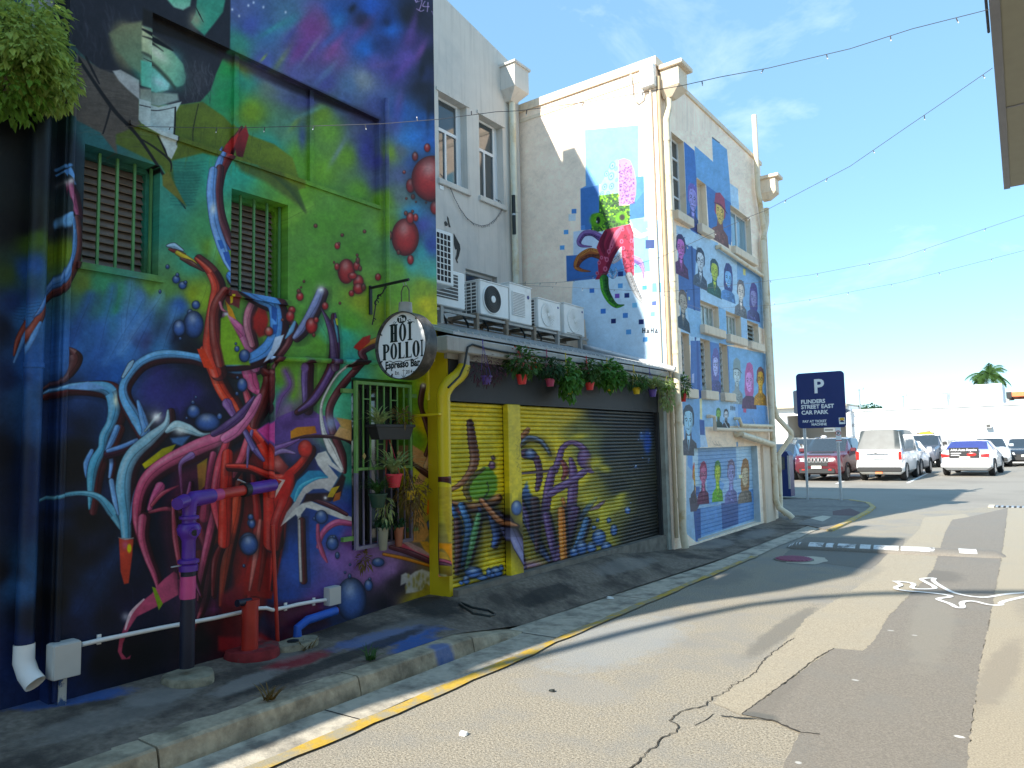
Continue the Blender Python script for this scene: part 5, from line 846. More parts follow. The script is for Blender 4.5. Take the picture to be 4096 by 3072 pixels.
for (p, rx, ry, col, tp2) in [(onz(*c5(500, 700)), .5, 1.1, (.3, .32, .33), .55), (onz(*c5(1500, 280)), .5, .5, (.17, .165, .155), .8), (onz(*c5(300, 900)), .5, .3, (.28, .27, .25), .5), (onz(*c5(1200, 650)), .12, 1.2, (.16, .15, .13), .7), (onz(*c5(900, 430)), .5, .8, (.2, .19, .17), .6)]: stain(C_asph, p, rx, ry, col, 0, top=tp2)
for (p, rx, ry, col, tp2) in [((-1.6, 5.2), .18, 1.6, (.16, .145, .125), .45), ((-.9, 7.5), .2, 1.8, (.26, .24, .2), .5), ((-1.1, 10.), .3, .5, (.13, .12, .105), .6), ((-2.2, 4.4), .12, .5, (.15, .14, .12), .5)]: stain(C_asph2, p, rx, ry, col, 4, top=tp2)
for (p, rx, ry, col, tp2) in [((-.35, 6.2), .12, 1.2, (.24, .21, .17), .6), ((-.1, 9.2), .25, 1.4, (.25, .22, .18), .6), ((-2.1, 6.6), .15, 1.1, (.26, .24, .19), .5), ((-1.9, 9.5), .2, 1.2, (.24, .22, .18), .5)]: stain(C_sand, p, rx, ry, col, -4, top=tp2)
for (p, rx, ry, col, tp2) in [(onz(*c5(1500, 870)), .03, .02, (.6, .6, .58), .7), (onz(*c5(1650, 660)), .03, .02, (.6, .6, .58), .6), (onz(*c5(1100, 1030)), .12, .1, (.12, .12, .11), .8), (onz(*c5(1260, 1220)), .02, .02, (.6, .6, .58), .7), (onz(*c5(1940, 1110)), .03, .02, (.7, .7, .68), 1.), (onz(*c5(1750, 680)), .025, .02, (.6, .6, .58), .6)]: stain(C_asph2, p, rx, ry, col, 0, top=tp2)
# concrete kerb: separate poured lengths
def kerb_len(y0, y1, h0, h1, z_off=0.):
    mb = MB(); vs = []; n = 9
    for i in range(n + 1):
        t = i / n; y = y0 + .006 + (y1 - y0 - .012) * t; h = h0 + (h1 - h0) * t; j = lambda s: (R2.rand() - .5) * s * .6
        vs += [(-4.03 + j(.008), y, -.05), (-4.03 + j(.012), y, h + j(.004)), (-3.83 + j(.008), y, h + j(.006)), (-3.812 + j(.012), y, max(h - .012, .004) + j(.008)), (-3.79 + j(.01), y, .03 if h > .05 else .004), (-3.785, y, -.05)]
    fs = [(i * 6 + k, i * 6 + k + 1, i * 6 + 7 + k, i * 6 + 6 + k) for i in range(n) for k in range(5)]
    fs += [(0, 1, 2, 3, 4, 5), tuple(n * 6 + k for k in (5, 4, 3, 2, 1, 0))]
    mb.add(vs, fs); return mb
kb = tag(thing('kerb', 'worn concrete kerb edging the footpath under the mural, chipped joints', 'kerb', (-3.9, 1, 0)), kind='structure')
del kb['category']
for (a, b, h0, h1) in [(-8, -3, .13, .13), (-3, 0.4, .13, .13), (.4, 2.05, .13, .13), (2.05, 3.42, .131, .13), (3.42, 4.62, .13, .126), (4.62, 5.35, .124, .012)]:
    kerb_len(a, b, h0, h1).build('kerb_length', C_kerb, kb)
mb = MB()
ys = list(np.linspace(-12, 16.5, 80))
for y in ys:
    xl = -3.79 if y < 5.3 else -3.99 + .27 * min(1, (y - 5.3) / 4.5)
    xr = -3.46 + .015 * sin(y * 3.1) + (.04 if y > 8 else 0)
    mb.v += [(xl, y, .009), (xr, y, .009)]
for i in range(len(ys) - 1): mb.f.append((2 * i, 2 * i + 1, 2 * i + 3, 2 * i + 2))
g = mb.build('gutter', mat('gutter_concrete', (.5, .45, .36), rough=.85, var=.16, scale=14, bump=.4, bscale=60, dirt=(.2, .18, .15), dscale=4., dthr=(.45, .66))); g['kind'] = 'structure'
for yj in (-1.2, .9, 3.1, 5.3, 7.1, 8.7, 10.6): flat('gutter_joint', [(-3.99, yj), (-3.47, yj + .02), (-3.47, yj + .032), (-3.99, yj + .012)], .011, C_blk)
mb = MB(); ys = list(np.linspace(-12, 10.5, 120))
for y in ys:
    a = R2.rand(2) * .026; mb.v += [(-3.475 + a[0], y, .0135), (-3.365 + a[1] - (.03 if y > 5 else 0), y, .0135)]
for i in range(len(ys) - 1): mb.f.append((2 * i, 2 * i + 1, 2 * i + 3, 2 * i + 2))
o = mb.build('yellow_line', C_yel); o['kind'] = 'structure'
# crack with real jagged outline
def strip(name, P, wd, z, m, jag=0., kind='structure', sm=0):
    mb = MB(); P = [np.array(p[:2], float) for p in P]; Q = []
    for _ in range(sm): P = [P[0]] + [q for a, b in zip(P[:-1], P[1:]) for q in (a * .75 + b * .25, a * .25 + b * .75)] + [P[-1]]
    for i in range(len(P) - 1):
        n = max(1, int(np.hypot(*(P[i + 1] - P[i])) / .03)) if jag else 1
        for k in range(n): Q.append(P[i] + (P[i + 1] - P[i]) * k / n + (R2.rand(2) - .5) * jag)
    Q.append(P[-1])
    for i, p in enumerate(Q):
        t = Q[min(i + 1, len(Q) - 1)] - Q[max(i - 1, 0)]; t /= np.hypot(*t) + 1e-9; nn = np.array([-t[1], t[0]]); ww = wd * (.5 + R2.rand() * (.9 if jag else 0)) if jag else wd / 2
        mb.v += [(*(p + nn * ww * (1 if not jag else .6)), z), (*(p - nn * ww * (1 if not jag else .6)), z)]
    for i in range(len(Q) - 1): mb.f.append((2 * i, 2 * i + 1, 2 * i + 3, 2 * i + 2))
    o = mb.build(name, m); o['kind'] = kind; return o
C_crk = mat('crack_dirt', (.05, .045, .038), rough=.95, var=.4)
strip('road_crack', G5([(540,1250),(620,1180),(690,1110),(750,1085),(745,1050),(710,1040),(760,1000),(870,975),(900,940),(960,915),(980,890),(1050,860),(1090,825),(1110,790),(1160,745),(1240,690)]), .0062, .0062, C_crk, .022)
strip('road_crack', G5([(1020,1015),(1100,955),(1230,860),(1330,780),(1410,735)]), .006, .0085, C_crk, .01)
strip('road_crack', G5([(930,1022),(1020,1030),(1150,1040),(1270,1090),(1350,1100)]), .011, .0088, C_crk, .014)
strip('road_crack', G5([(820,1060),(880,1030),(900,1010)]), .004, .004, C_blk, .01)
for pts in ([(1535,428),(1650,440),(1615,470),(1735,472),(1755,462),(1690,430),(1670,415),(1755,412),(1730,425),(1800,470),(1860,497),(2000,520),(2110,497),(2230,490)],
            [(1535,428),(1580,450),(1535,462),(1560,478),(1750,492),(1855,510),(1760,520),(1770,530),(1830,548),(1860,570),(1900,570),(1880,538),(1950,532),(2030,556),(2100,556),(2085,540),(2230,508)]):
    strip('chalk_outline', [onz(*c3(*p)) for p in pts], .05, .0145, C_whi, sm=2)
# speed hump
ha, hb = onz(*c5(1215, 303)), onz(*c5(2135, 345)); dv = (hb - ha); Lh = float(np.hypot(dv[0], dv[1])); dv /= Lh; nv = np.array([-dv[1], dv[0], 0])
sh = thing('speed_hump', 'low asphalt speed hump with worn white paint blocks across the lane', 'speed hump', tuple(ha))
def hump(s0, s1, r=.25, h=.07, up=0.):
    mb = MB(); vs = []; m_ = 10; st = [s0, s1] if s0 > .05 and s1 < Lh - .05 else [s0, s0 + .12, s1 - .12, s1]
    for s in st:
        e = min(1., (min(s, Lh - s) + .02) / .14); 
        for k in range(m_ + 1):
            a = pi * k / m_; p = ha + dv * s + nv * (-cos(a)) * r * (.5 + .5 * e); vs.append((p[0], p[1], .004 + up + sin(a) * h * e))
    fs = [(i * (m_ + 1) + k, i * (m_ + 1) + k + 1, (i + 1) * (m_ + 1) + k + 1, (i + 1) * (m_ + 1) + k) for i in range(len(st) - 1) for k in range(m_)]
    return mb.add(vs, fs)
hump(0, Lh).build('hump', C_asph2, sh, smooth=True)
for (a, b) in [(.03, .2), (.32, .52), (.56, .66), (.72, .96), (1.02, 1.16), (1.2, 1.52), (1.55, 1.97), (2.26, 2.47)]: hump(a, b, .235, .0705, .004).build('white_block', C_whiw, sh, smooth=True)
# manhole, drain grate
mc = onz(*c5(1240, 358)); rr = abs(onz(*c5(1330, 358))[0] - onz(*c5(1155, 358))[0]) / 2 * 1.08
mh = thing('manhole_cover', 'round ribbed manhole cover painted pink in the lane', 'manhole cover', tuple(mc))
MB().lathe((mc[0], mc[1], 0), [(rr, .001), (rr, .012), (rr * .93, .015)], 28).build('rim', C_asph2, mh)
C_pink = mat('pink_iron', (.3, .07, .13), rough=.6, var=.2, scale=20)
MB().lathe((mc[0], mc[1], 0), [(rr * .92, .002), (rr * .92, .016), (rr * .9, .018)], 28).build('lid', C_pink, mh)
for k in range(-5, 6):
    w_ = sqrt(max(0, .8 - (k / 6.2) ** 2)) * rr; MB().box((mc[0] + k * rr * .15 - .012, mc[1] - w_, .018), (mc[0] + k * rr * .15 + .012, mc[1] + w_, .026)).build('rib', C_pink, mh)
gp = onz(4000, 2028)
gr = thing('drain_grate', 'long steel drain grate across the lane mouth by the car park', 'drain', tuple(gp))
MB().box((gp[0] - .1, gp[1] - .22, .001), (gp[0] + 1.6, gp[1] + .22, .008)).build('pit', C_blk, gr); MB().box((gp[0] - .22, gp[1] - .26, .002), (gp[0] - .1, gp[1] + .26, .03)).build('frame', C_conc, gr)
for k in range(16): MB().box((gp[0] - .08 + k * .1, gp[1] - .22, .006), (gp[0] - .03 + k * .1, gp[1] + .22, .022)).build('bar', C_metal, gr)

# ------------------------------------------------------------------ mural building
b1 = thing('mural_building', 'building painted all over with swirling green, blue and red spray mural', 'building', (-5.4, 3.8, 0))
sB = lambda a, b, c, d: (a * .951, b * .951, 1.65 + (c - 1.65) * .951, 1.65 + (d - 1.65) * .951)
W1 = sB(2.16, 2.68, 2.93, 3.75); W2 = sB(3.26, 3.80, 2.92, 3.75); DO = sB(4.50, 5.30, .74, 2.31); RC = sB(2.60, 4.87, 4.02, 4.9); YL, YR = 1.94, 5.41
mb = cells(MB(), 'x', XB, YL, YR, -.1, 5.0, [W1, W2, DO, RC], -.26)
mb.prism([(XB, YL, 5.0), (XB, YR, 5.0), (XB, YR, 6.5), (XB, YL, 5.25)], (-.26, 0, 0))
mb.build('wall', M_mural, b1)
mb = MB(); mb.box((X2 + .02, YR - .2, 0), (XB - .262, YR - .005, 4.8)); mb.build('side_wall', C_grey, b1); mb = MB(); mb.box((X2 + .02, YL + .01, 0), (XB - .262, YL + .15, 4.8)); mb.build('side_wall', C_grey, b1)
MB().box((X2 + .02, YL + .01, 4.8), (XB - .262, YR - .005, 4.9)).build('roof', C_roof, b1)
MB().box((XB - .12, RC[0], RC[2]), (XB - .05, RC[1], RC[3])).build('recess_panel', M_mural, b1)
for py in ((918 + 20, 480), (1240, 600)):
    yy = onx(*py, XB - .05)[1]; MB().box((XB - .052, yy - .02, RC[2] + .002), (XB - .025, yy + .02, RC[3] - .002)).build('mullion', M_mural, b1)
MB().box((XB - .02, 2.33, RC[2] - .035), (XB + .018, RC[1], RC[2] - .002)).build('ledge', M_mural, b1)
def window(parent, W, X, dep, slat_m, frame_m, n_slats, n_bars, bar_m, sill=True, name='window'):
    y0, y1, z0, z1 = W; xi = X - dep
    mb = MB(); t = .035
    mb.box((xi - .03, y0 + .001, z0 + .001), (xi + .02, y0 + t, z1 - .001)); mb.box((xi - .03, y1 - t, z0 + .001), (xi + .02, y1 - .001, z1 - .001)); mb.box((xi - .029, y0 + t, z0 + .001), (xi + .019, y1 - t, z0 + t)); mb.box((xi - .029, y0 + t, z1 - t), (xi + .019, y1 - t, z1 - .001))
    wn = mb.build(name, frame_m, parent)
    MB().box((xi - .1, y0 + .001, z0 + .001), (xi - .08, y1 - .001, z1 - .001)).build('backing', C_blk, wn)
    me = None; h = (z1 - z0 - 2 * t) / n_slats
    for k in range(n_slats):
        zc = z0 + t + h * (k + .5)
        if me is None:
            m2 = MB(); m2.prism([(-.028, 0, h * .5), (-.022, 0, h * .56), (.012, 0, -h * .42), (.006, 0, -h * .5)], (0, y1 - y0 - 2 * t, 0)); me = m2.mesh('slat', slat_m)
        o = link('slat', me); o.location = (xi - .02, y0 + t, zc); o.parent = wn; o.matrix_parent_inverse = parent_inv(wn)
    for k in range(n_bars):
        yy = y0 + (y1 - y0) * (k + .12 + .02) / (n_bars - .72)
        MB().box((xi + .05, yy - .008, z0 - .0), (xi + .066, yy + .008, z1 - .0)).build('bar', bar_m, wn)
    if sill: MB().box((X - .03, y0 - .03, z0 - .045), (X + .028, y1 + .03, z0 - .001)).build('sill', M_mural, wn)
    return wn
window(b1, W1, XB, .15, C_louv, M_mural, 13, 5, C_green)
window(b1, W2, XB, .15, C_louv, M_mural, 15, 5, C_green)
mb = MB(); y0, y1, z0, z1 = DO; xi = XB - .2
mb.box((xi - .05, y0 + .001, z0 + .001), (xi, y0 + .05, z1 - .001)); mb.box((xi - .05, y1 - .05, z0 + .001), (xi, y1 - .001, z1 - .001)); mb.box((xi - .049, y0 + .05, z1 - .07), (xi - .001, y1 - .05, z1 - .001)); mb.box((xi - .049, (y0 + y1) / 2 - .02, z0 + .03), (xi - .001, (y0 + y1) / 2 + .02, z1 - .07))
wn = mb.build('window', C_black, b1); MB().box((xi - .06, y0 + .001, z0 + .001), (xi - .045, y1 - .001, z1 - .001)).build('pane', C_glass, wn)
# dark neighbour strip at the far left, plus an unseen wall shaped to cast the lane shadow
nb = thing('neighbour_building', 'black painted wall strip at the far left edge beside the mural, with an added unseen shadow wall', 'building', (-5.6, -1, 0))
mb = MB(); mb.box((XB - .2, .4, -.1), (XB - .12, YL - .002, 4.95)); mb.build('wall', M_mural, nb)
mb = MB(); X_ = -5.1
mb.prism([(X_, -8, -.1), (X_, .3, -.1), (X_, .3, 4.6), (X_, -.8, 4.6), (X_, -.8, 6.3), (X_, .2, 6.3), (X_, .2, 7.4), (X_, -.9, 9.7), (X_, -4.8, 9.7), (X_, -4.07, 8.34), (X_, -2.38, 6.37), (X_, -1.96, 5.48), (X_, -2.45, 5.0), (X_, -3.0, 4.75), (X_, -3.3, 4.6), (X_, -8, 4.55)], (-.25, 0, 0))  # outline follows the wanted shadow; the notch lets sun through to the shrub
mb.box((-7.4, -4.7, 9.3), (X_ - .25, -.95, 9.68)); mb.build('shadow_wall', C_fgrey, nb)

# ------------------------------------------------------------------ grey building behind the lean-to
b2 = thing('grey_building', 'pale grey rendered building with tall windows behind the lean-to shed', 'building', (-8, 5, 0))
WA = (7.93, 8.60, 5.62, 7.02); WB = (8.91, 9.55, 5.62, 7.02)
lw0 = onx(1862, 1073, X2); lw1 = onx(1989, 1112, X2); WC = (float(lw0[1]), float(lw1[1]), 3.9, float(lw0[2]))
mb = cells(MB(), 'x', X2, -.2, 10.04, 0, 7.9, [WA, WB, WC], -.25)
mb.prism([(X2, -.2, 7.9), (X2, 10.04, 7.9), (X2, 10.04, 8.24), (X2, 5.2, 9.12), (X2, 5.15, 9.9), (X2, 3.3, 10.3), (X2, -.2, 10.4)], (-.25, 0, 0)); mb.build('wall', C_grey, b2)
MB().box((X2 - .26, 9.9, 0), (-11, 10.05, 8.0)).build('end_wall', C_grey, b2); MB().box((X2 - .26, -.2, 7.5), (-11, 9.89, 7.6)).build('roof', C_roof, b2); MB().box((X2 - .26, -.2, 0), (-11, 0, 7.49)).build('end_wall', C_grey, b2)
for W in (WA, WB):
    y0, y1, z0, z1 = W; xi = X2 - .12; t = .03; zt = z0 + (z1 - z0) * .64; ym = (y0 + y1) / 2 - .05
    mb = MB()
    for bx in [((xi - .03, y0 + .001, z0 + .04), (xi, y0 + t, z1 - .001)), ((xi - .03, y1 - .12, z0 + .04), (xi, y1 - .09, z1 - .001)), ((xi - .029, y0 + t, zt - .03), (xi + .004, y1 - .12, zt + .02)), ((xi - .029, y0 + t, z1 - .035), (xi - .001, y1 - .12, z1 - .002)), ((xi - .029, y0 + t, z0 + .04), (xi - .001, y1 - .12, z0 + .07)), ((xi - .028, ym - .018, z0 + .07), (xi + .006, ym + .018, zt - .03))]: mb.box(*bx)
    mb.box((xi - .031, y1 - .09, z0 + .04), (xi - .012, y1 - .001, z1 - .001))
    wn = mb.build('window', C_frame, b2); MB().box((xi - .022, y0 + t, z0 + .07), (xi - .018, y1 - .12, zt - .03)).build('pane', C_glass, wn); MB().box((xi - .022, y0 + t, zt + .02), (xi - .018, y1 - .12, z1 - .035)).build('pane', C_glass, wn)
    MB().box((xi - .2, y0 + .001, z0), (xi - .19, y1 - .001, z1)).build('blind', mat('dim_curtain', (.3, .29, .26), rough=.9), wn)
    MB().box((X2 - .12, y0 - .04, z0 - .05), (X2 + .045, y1 + .04, z0 + .038), .008).build('sill', C_grey, wn)
    mb = MB(); mb.box((X2 - .0, y0 - .05, z1 + .002), (X2 + .02, y1 + .05, z1 + .05)); mb.build('head', C_grey, wn)
y0, y1, z0, z1 = WC
mb = MB(); mb.box((X2 - .15, y0, z1 - .04), (X2 - .1, y1, z1 - .001)); mb.box((X2 - .15, y0 + .001, z0), (X2 - .1, y0 + .04, z1 - .04)); mb.box((X2 - .15, y1 - .04, z0), (X2 - .1, y1 - .001, z1 - .04)); wn = mb.build('window', C_frame, b2); MB().box((X2 - .14, y0 + .04, z0), (X2 - .13, y1 - .04, z1 - .04)).build('pane', C_glass, wn)
# rain head, downpipe, black lamp tube
def pipe_thing(name, label, pts, r, m, collars=(), group=None, cat='pipe', loc=None, seg=12, brackets=()):
    t = thing(name, label, cat, loc or tuple(pts[-1]), group)
    MB().tube(pts, r, seg).build('pipe', m, t, smooth=True)
    for (p, d) in collars:
        p = Vector(p); d = Vector(d); MB().tube([p - d * .03, p + d * .03], r * 1.12, seg).build('collar', m, t, smooth=True)
    for p in brackets: MB().box((p[0] - r * 1.5, p[1] - r * 1.3, p[2] - .012), (p[0] + r * 1.15, p[1] + r * 1.3, p[2] + .012)).build('bracket', m, t)
    return t
rh = thing('rain_head', 'grey box rain head high on the grey wall beside the octopus wall', 'rain head', (X2 + .15, 9.75, 7.5))
ya, yb = 9.52, 9.93
mb = MB(); mb.box((X2 + .002, ya, 7.66), (X2 + .3, yb, 8.06)); vs = [(X2 + .002, ya, 7.66), (X2 + .3, ya, 7.66), (X2 + .3, yb, 7.66), (X2 + .002, yb, 7.66), (X2 + .002, ya + .12, 7.5), (X2 + .12, ya + .12, 7.5), (X2 + .12, yb - .12, 7.5), (X2 + .002, yb - .12, 7.5)]
mb.add(vs, [(0, 1, 5, 4), (1, 2, 6, 5), (2, 3, 7, 6), (3, 0, 4, 7), (4, 5, 6, 7)]); mb.build('box', C_grey, rh); MB().box((X2 + .001, ya - .03, 8.06), (X2 + .33, yb + .03, 8.1)).build('lip', C_grey, rh)
C_oldp = mat('stained_pipe', (.66, .63, .5), rough=.6, var=.06, dirt=(.48, .33, .12), dscale=2.2, dthr=(.48, .72))
p0 = X2 + .075
pipe_thing('downpipe', 'rust stained grey downpipe below the box rain head', [(p0, 9.74, 7.5), (p0, 9.74, 7.2), (p0, 9.74, 3.3)], .055, C_oldp, [((p0, 9.74, z), (0, 0, 1)) for z in (7.15, 5.6, 4.6)])
bt = onx(2040, 785, X2 + .1); bb = onx(2050, 942, X2 + .1)
lt = thing('wall_tube', 'black tube light fixed to the downpipe on the grey wall', 'lamp', (X2 + .17, float(bt[1]) - .05, 4.9)); MB().tube([(X2 + .17, bt[1], bt[2]), (X2 + .17, bt[1], bb[2])], .032, 12).build('tube', C_black, lt, smooth=True)
MB().tube([(X2 + .17, bt[1], (bt[2] + bb[2]) / 2 - .015), (X2 + .17, bt[1], (bt[2] + bb[2]) / 2 + .015)], .035, 12).build('clip', C_metal, lt)

# ------------------------------------------------------------------ pale portrait building (octopus on its side)
b3 = thing('pale_building', 'cream three storey building painted with blue panels of portraits and an octopus', 'building', (-5, 12.5, 0))
def rc(o, tl, tr, bl, br):
    f = lambda p: onx(o[0] + p[0] * o[2], o[1] + p[1] * o[2], XF)
    a, b, c, d = f(tl), f(tr), f(bl), f(br); return [(float(a[1]) + float(c[1])) / 2, (float(b[1]) + float(d[1])) / 2, (float(c[2]) + float(d[2])) / 2, (float(a[2]) + float(b[2])) / 2]
def rc2(o1, tl, tr, o2, bl, br):
    f = lambda o, p: onx(o[0] + p[0] * o[2], o[1] + p[1] * o[2], XF)
    a, b, c, d = f(o1, tl), f(o1, tr), f(o2, bl), f(o2, br); return [(float(a[1]) + float(c[1])) / 2, (float(b[1]) + float(d[1])) / 2, (float(c[2]) + float(d[2])) / 2, (float(a[2]) + float(b[2])) / 2]
H = [rc(U_, (395,700), (505,795), (432,1395), (535,1455)), rc(U_, (618,1100), (695,1165), (632,1500), (715,1560)), rc2(U_, (918,1340), (1100,1480), N1_, (1120,300), (1390,440)),
     rc(N1_, (700,1040), (940,1130), (700,1375), (965,1465)), rc(N1_, (1050,1190), (1250,1260), (1060,1495), (1270,1590)), rc(N1_, (1345,1310), (1512,1385), (1350,1600), (1500,1660)),
     rc2(N1_, (425,1475), (550,1510), N2_, (460,600), (560,612)), rc2(N1_, (692,1560), (825,1605), N2_, (725,620), (860,650)), rc2(N1_, (955,1625), (1060,1660), N2_, (985,650), (1105,680)),
     rc(N3_, (580,320), (1480,290), (640,1620), (1508,1320))]
H[9][2] = .1; H[9][0] = max(H[9][0], 11.0); YE = 15.3
for h in H[:9]:
    h[0] = max(h[0], YH + .12); h[1] = min(h[1], YE - .25)
rowz = sum(H[i][3] for i in (3, 4, 5)) / 3
mb = cells(MB(), 'x', XF, YH + .001, YE, -.1, 7.48, [tuple(h) for h in H], -.3, rv := MB()); mb.build('wall', M_port, b3)
mb = MB(); mb.box((-10.5, YH, 0), (XF - .301, YH + .25, 7.48)); mb.v = mb.v; mb.build('side_wall', M_octo, b3)
mb = MB(); mb.quad((XF - .3, YH, 0), (XF, YH, 0), (XF, YH, 7.48), (XF - .3, YH, 7.48)); mb.build('corner_face', M_octo, b3)
mb = MB(); mb.box((-10.5, YE - .25, 0), (XF - .301, YE, 7.48)); mb.build('end_wall', C_cream, b3); MB().box((-10.5, YH + .25, 7.2), (XF - .301, YE - .25, 7.3)).build('roof', C_roof, b3)
mb = MB(); mb.box((-10.6, YH - .035, 7.482), (XF + .03, YH + .3, 7.62)); mb.box((XF - .3, YH + .3, 7.482), (XF + .03, YE + .03, 7.56)); mb.build('coping', C_creamL, b3)
MB().box((-10.5, YH - .012, 7.3), (XF - .25, YH - .001, 7.36)).build('render_band', C_creamL, b3)
def reveal(h, par):
    y0, y1, z0, z1 = h; m_ = MB(); a, b = XF - .001, XF - .299
    m_.quad((a, y0, z0), (a, y0, z1), (b, y0, z1), (b, y0, z0)); m_.quad((a, y1, z0), (b, y1, z0), (b, y1, z1), (a, y1, z1)); m_.quad((a, y0, z0), (b, y0, z0), (b, y1, z0), (a, y1, z0)); m_.quad((a, y0, z1), (a, y1, z1), (b, y1, z1), (b, y0, z1)); m_.build('reveal', C_creamL, par)
def win(h, kind, sill=True, dep=.1):
    y0, y1, z0, z1 = h; xi = XF - dep; t = .035; mb = MB()
    mb.box((xi - .03, y0 + .001, z0 + .001), (xi, y0 + t, z1 - .001)); mb.box((xi - .03, y1 - t, z0 + .001), (xi, y1 - .001, z1 - .001)); mb.box((xi - .029, y0 + t, z0 + .001), (xi - .001, y1 - t, z0 + t)); mb.box((xi - .029, y0 + t, z1 - t), (xi - .001, y1 - t, z1 - .001))
    if kind == 'casement':
        for k in (1, 2, 3): zz = z0 + (z1 - z0) * k / 4; mb.box((xi - .028, y0 + t, zz - .015), (xi + .001, y1 - t, zz + .015))
    if kind == 'slider': mb.box((xi - .028, (y0 + y1) / 2 - .02, z0 + t), (xi + .001, (y0 + y1) / 2 + .02, z1 - t))
    wn = mb.build('window', C_frame if kind != 'blind' else C_creamL, b3)
    if kind == 'louvre':
        n = max(4, int(round((z1 - z0) / .13))); hh = (z1 - z0 - 2 * t) / n
        MB().box((xi - .1, y0, z0), (xi - .09, y1, z1)).build('backing', C_blk, wn)
        for k in range(n): zc = z0 + t + hh * (k + .5); MB().prism([(xi - .06, y0 + t, zc + hh * .45), (xi - .052, y0 + t, zc + hh * .5), (xi + .012, y0 + t, zc - hh * .4), (xi + .004, y0 + t, zc - hh * .5)], (0, y1 - y0 - 2 * t, 0)).build('slat', C_louv2, wn)
    elif kind == 'blind': MB().box((xi - .025, y0 + t, z0 + t), (xi - .012, y1 - t, z1 - t)).build('infill', C_creamL, wn)
    elif kind == 'slider':
        MB().box((xi - .022, y0 + t, z0 + t), (xi - .016, y1 - t, z1 - t)).build('pane', C_glass2, wn)
    elif kind == 'curtain':
        MB().box((xi - .022, y0 + t, z0 + t), (xi - .018, y1 - t, z1 - t)).build('pane', mat('curtained_glass', (.3, .36, .33), rough=.15, spec=.7, var=.5, scale=14), wn)
        for k in range(1, 4): yy = y0 + (y1 - y0) * k / 4; MB().box((xi - .015, yy - .008, z0 + t), (xi - .002, yy + .008, z1 - t)).build('mullion', C_frame, wn)
    else: MB().box((xi - .022, y0 + t, z0 + t), (xi - .018, y1 - t, z1 - t)).build('pane', C_glass, wn)
    reveal(h, wn)
    if sill: MB().box((XF - .05, y0 - .06, z0 - .15), (XF + .09, y1 + .09, z0 - .001), .01).build('sill', C_creamL, wn)
win(H[0], 'casement'); win(H[1], 'blind'); win(H[2], 'slider'); win(H[3], 'curtain'); win(H[4], 'curtain'); win(H[5], 'louvre'); win(H[6], 'louvre'); win(H[7], 'louvre'); win(H[8], 'louvre')
y0, y1, z0, z1 = H[9]; ns = 22; hh = (z1 - z0) / ns
gdm = MB(); gdm.box((XF - .12, y0 + .001, z0), (XF - .1, y1 - .001, z1 - .001)); gd = gdm.build('garage_door', M_port, b3); reveal(H[9], gd)
for k in range(ns):
    MB().prism([(XF - .1, y0 + .03, z0 + hh * k + .002), (XF - .09, y0 + .03, z0 + hh * (k + .1)), (XF - .09, y0 + .03, z0 + hh * (k + .93)), (XF - .1, y0 + .03, z0 + hh * (k + 1) - .002)], (0, y1 - y0 - .06, 0)).build('slat', M_port, gd)
MB().box((XF - .1, y1 - .028, z0), (XF + .02, y1 - .002, z1 - .002)).build('rail', mat('pale_blue_rail', (.5, .58, .6), rough=.5), gd)
MB().box((XF + .001, 14.35 if y1 < 14.3 else y1 + .02, 0), (XF + .05, 14.95, z1)).build('column', C_cream, b3)

# pipes and boxes on the pale building
def U5(o, x, y, X): return onx(o[0] + x * o[2], o[1] + y * o[2], X)
xp = XF + .1
pc = [(xp, 10.33, 7.02), (xp, 10.33, 6.86), (xp - .0, 10.2, 6.6), (xp, 10.2, 6.4), (xp, 10.2, .35), (xp + .02, 10.22, .1)]
pipe_thing('downpipe', 'thick cream downpipe at the corner between octopus wall and portraits', pc, .055, C_pipeC, [((xp, 10.2, z), (0, 0, 1)) for z in (6.3, 5.2, 4.1, 3.0, 1.9, .8)])
rh = thing('rain_head', 'cream box rain head with flared lid at the near roof corner', 'rain head', (XF + .2, 10.4, 7.1)); 
def rain_head(t, y, z, w_=.34, m=C_creamL):
    MB().box((XF + .032, y - w_ / 2, z), (XF + .34, y + w_ / 2, z + .3), .01).build('box', m, t)
    MB().box((XF + .031, y - w_ / 2 - .05, z + .3), (XF + .42, y + w_ / 2 + .05, z + .37), .01).build('lid', m, t)
    mb = MB(); b = [(XF + .03, y - w_ / 2, z), (XF + .34, y - w_ / 2, z), (XF + .34, y + w_ / 2, z), (XF + .03, y + w_ / 2, z), (XF + .04, y - .08, z - .12), (XF + .18, y - .08, z - .12), (XF + .18, y + .08, z - .12), (XF + .04, y + .08, z - .12)]
    mb.add(b, [(0, 1, 5, 4), (1, 2, 6, 5), (2, 3, 7, 6), (3, 0, 4, 7), (4, 7, 6, 5)]); mb.build('funnel', m, t)
rain_head(rh, 10.36, 7.12)
rh = thing('rain_head', 'smaller-looking cream rain head at the far roof corner beside the vent pipe', 'rain head', (XF + .2, 15.35, 6.6)); rain_head(rh, 15.25, 6.8, .26)
pipe_thing('vent_pipe', 'white vent pipe standing up above the far roof corner', [(XF + .1, 14.72, 8.35), (XF + .1, 14.72, 6.75), (XF + .1, 14.9, 6.3), (XF + .1, 15.0, 6.0), (XF + .1, 15.02, 2.35), (XF + .14, 15.1, 2.1), (XF + .34, 15.3, 1.8), (XF + .34, 15.32, 1.72), (XF + .12, 15.12, 1.35), (XF + .1, 15.12, .3), (XF + .2, 15.14, .15)], .052, C_pipeC, [((XF + .1, 15.12, 1.2), (0, 0, 1)), ((XF + .1, 15.02, 4.), (0, 0, 1))])
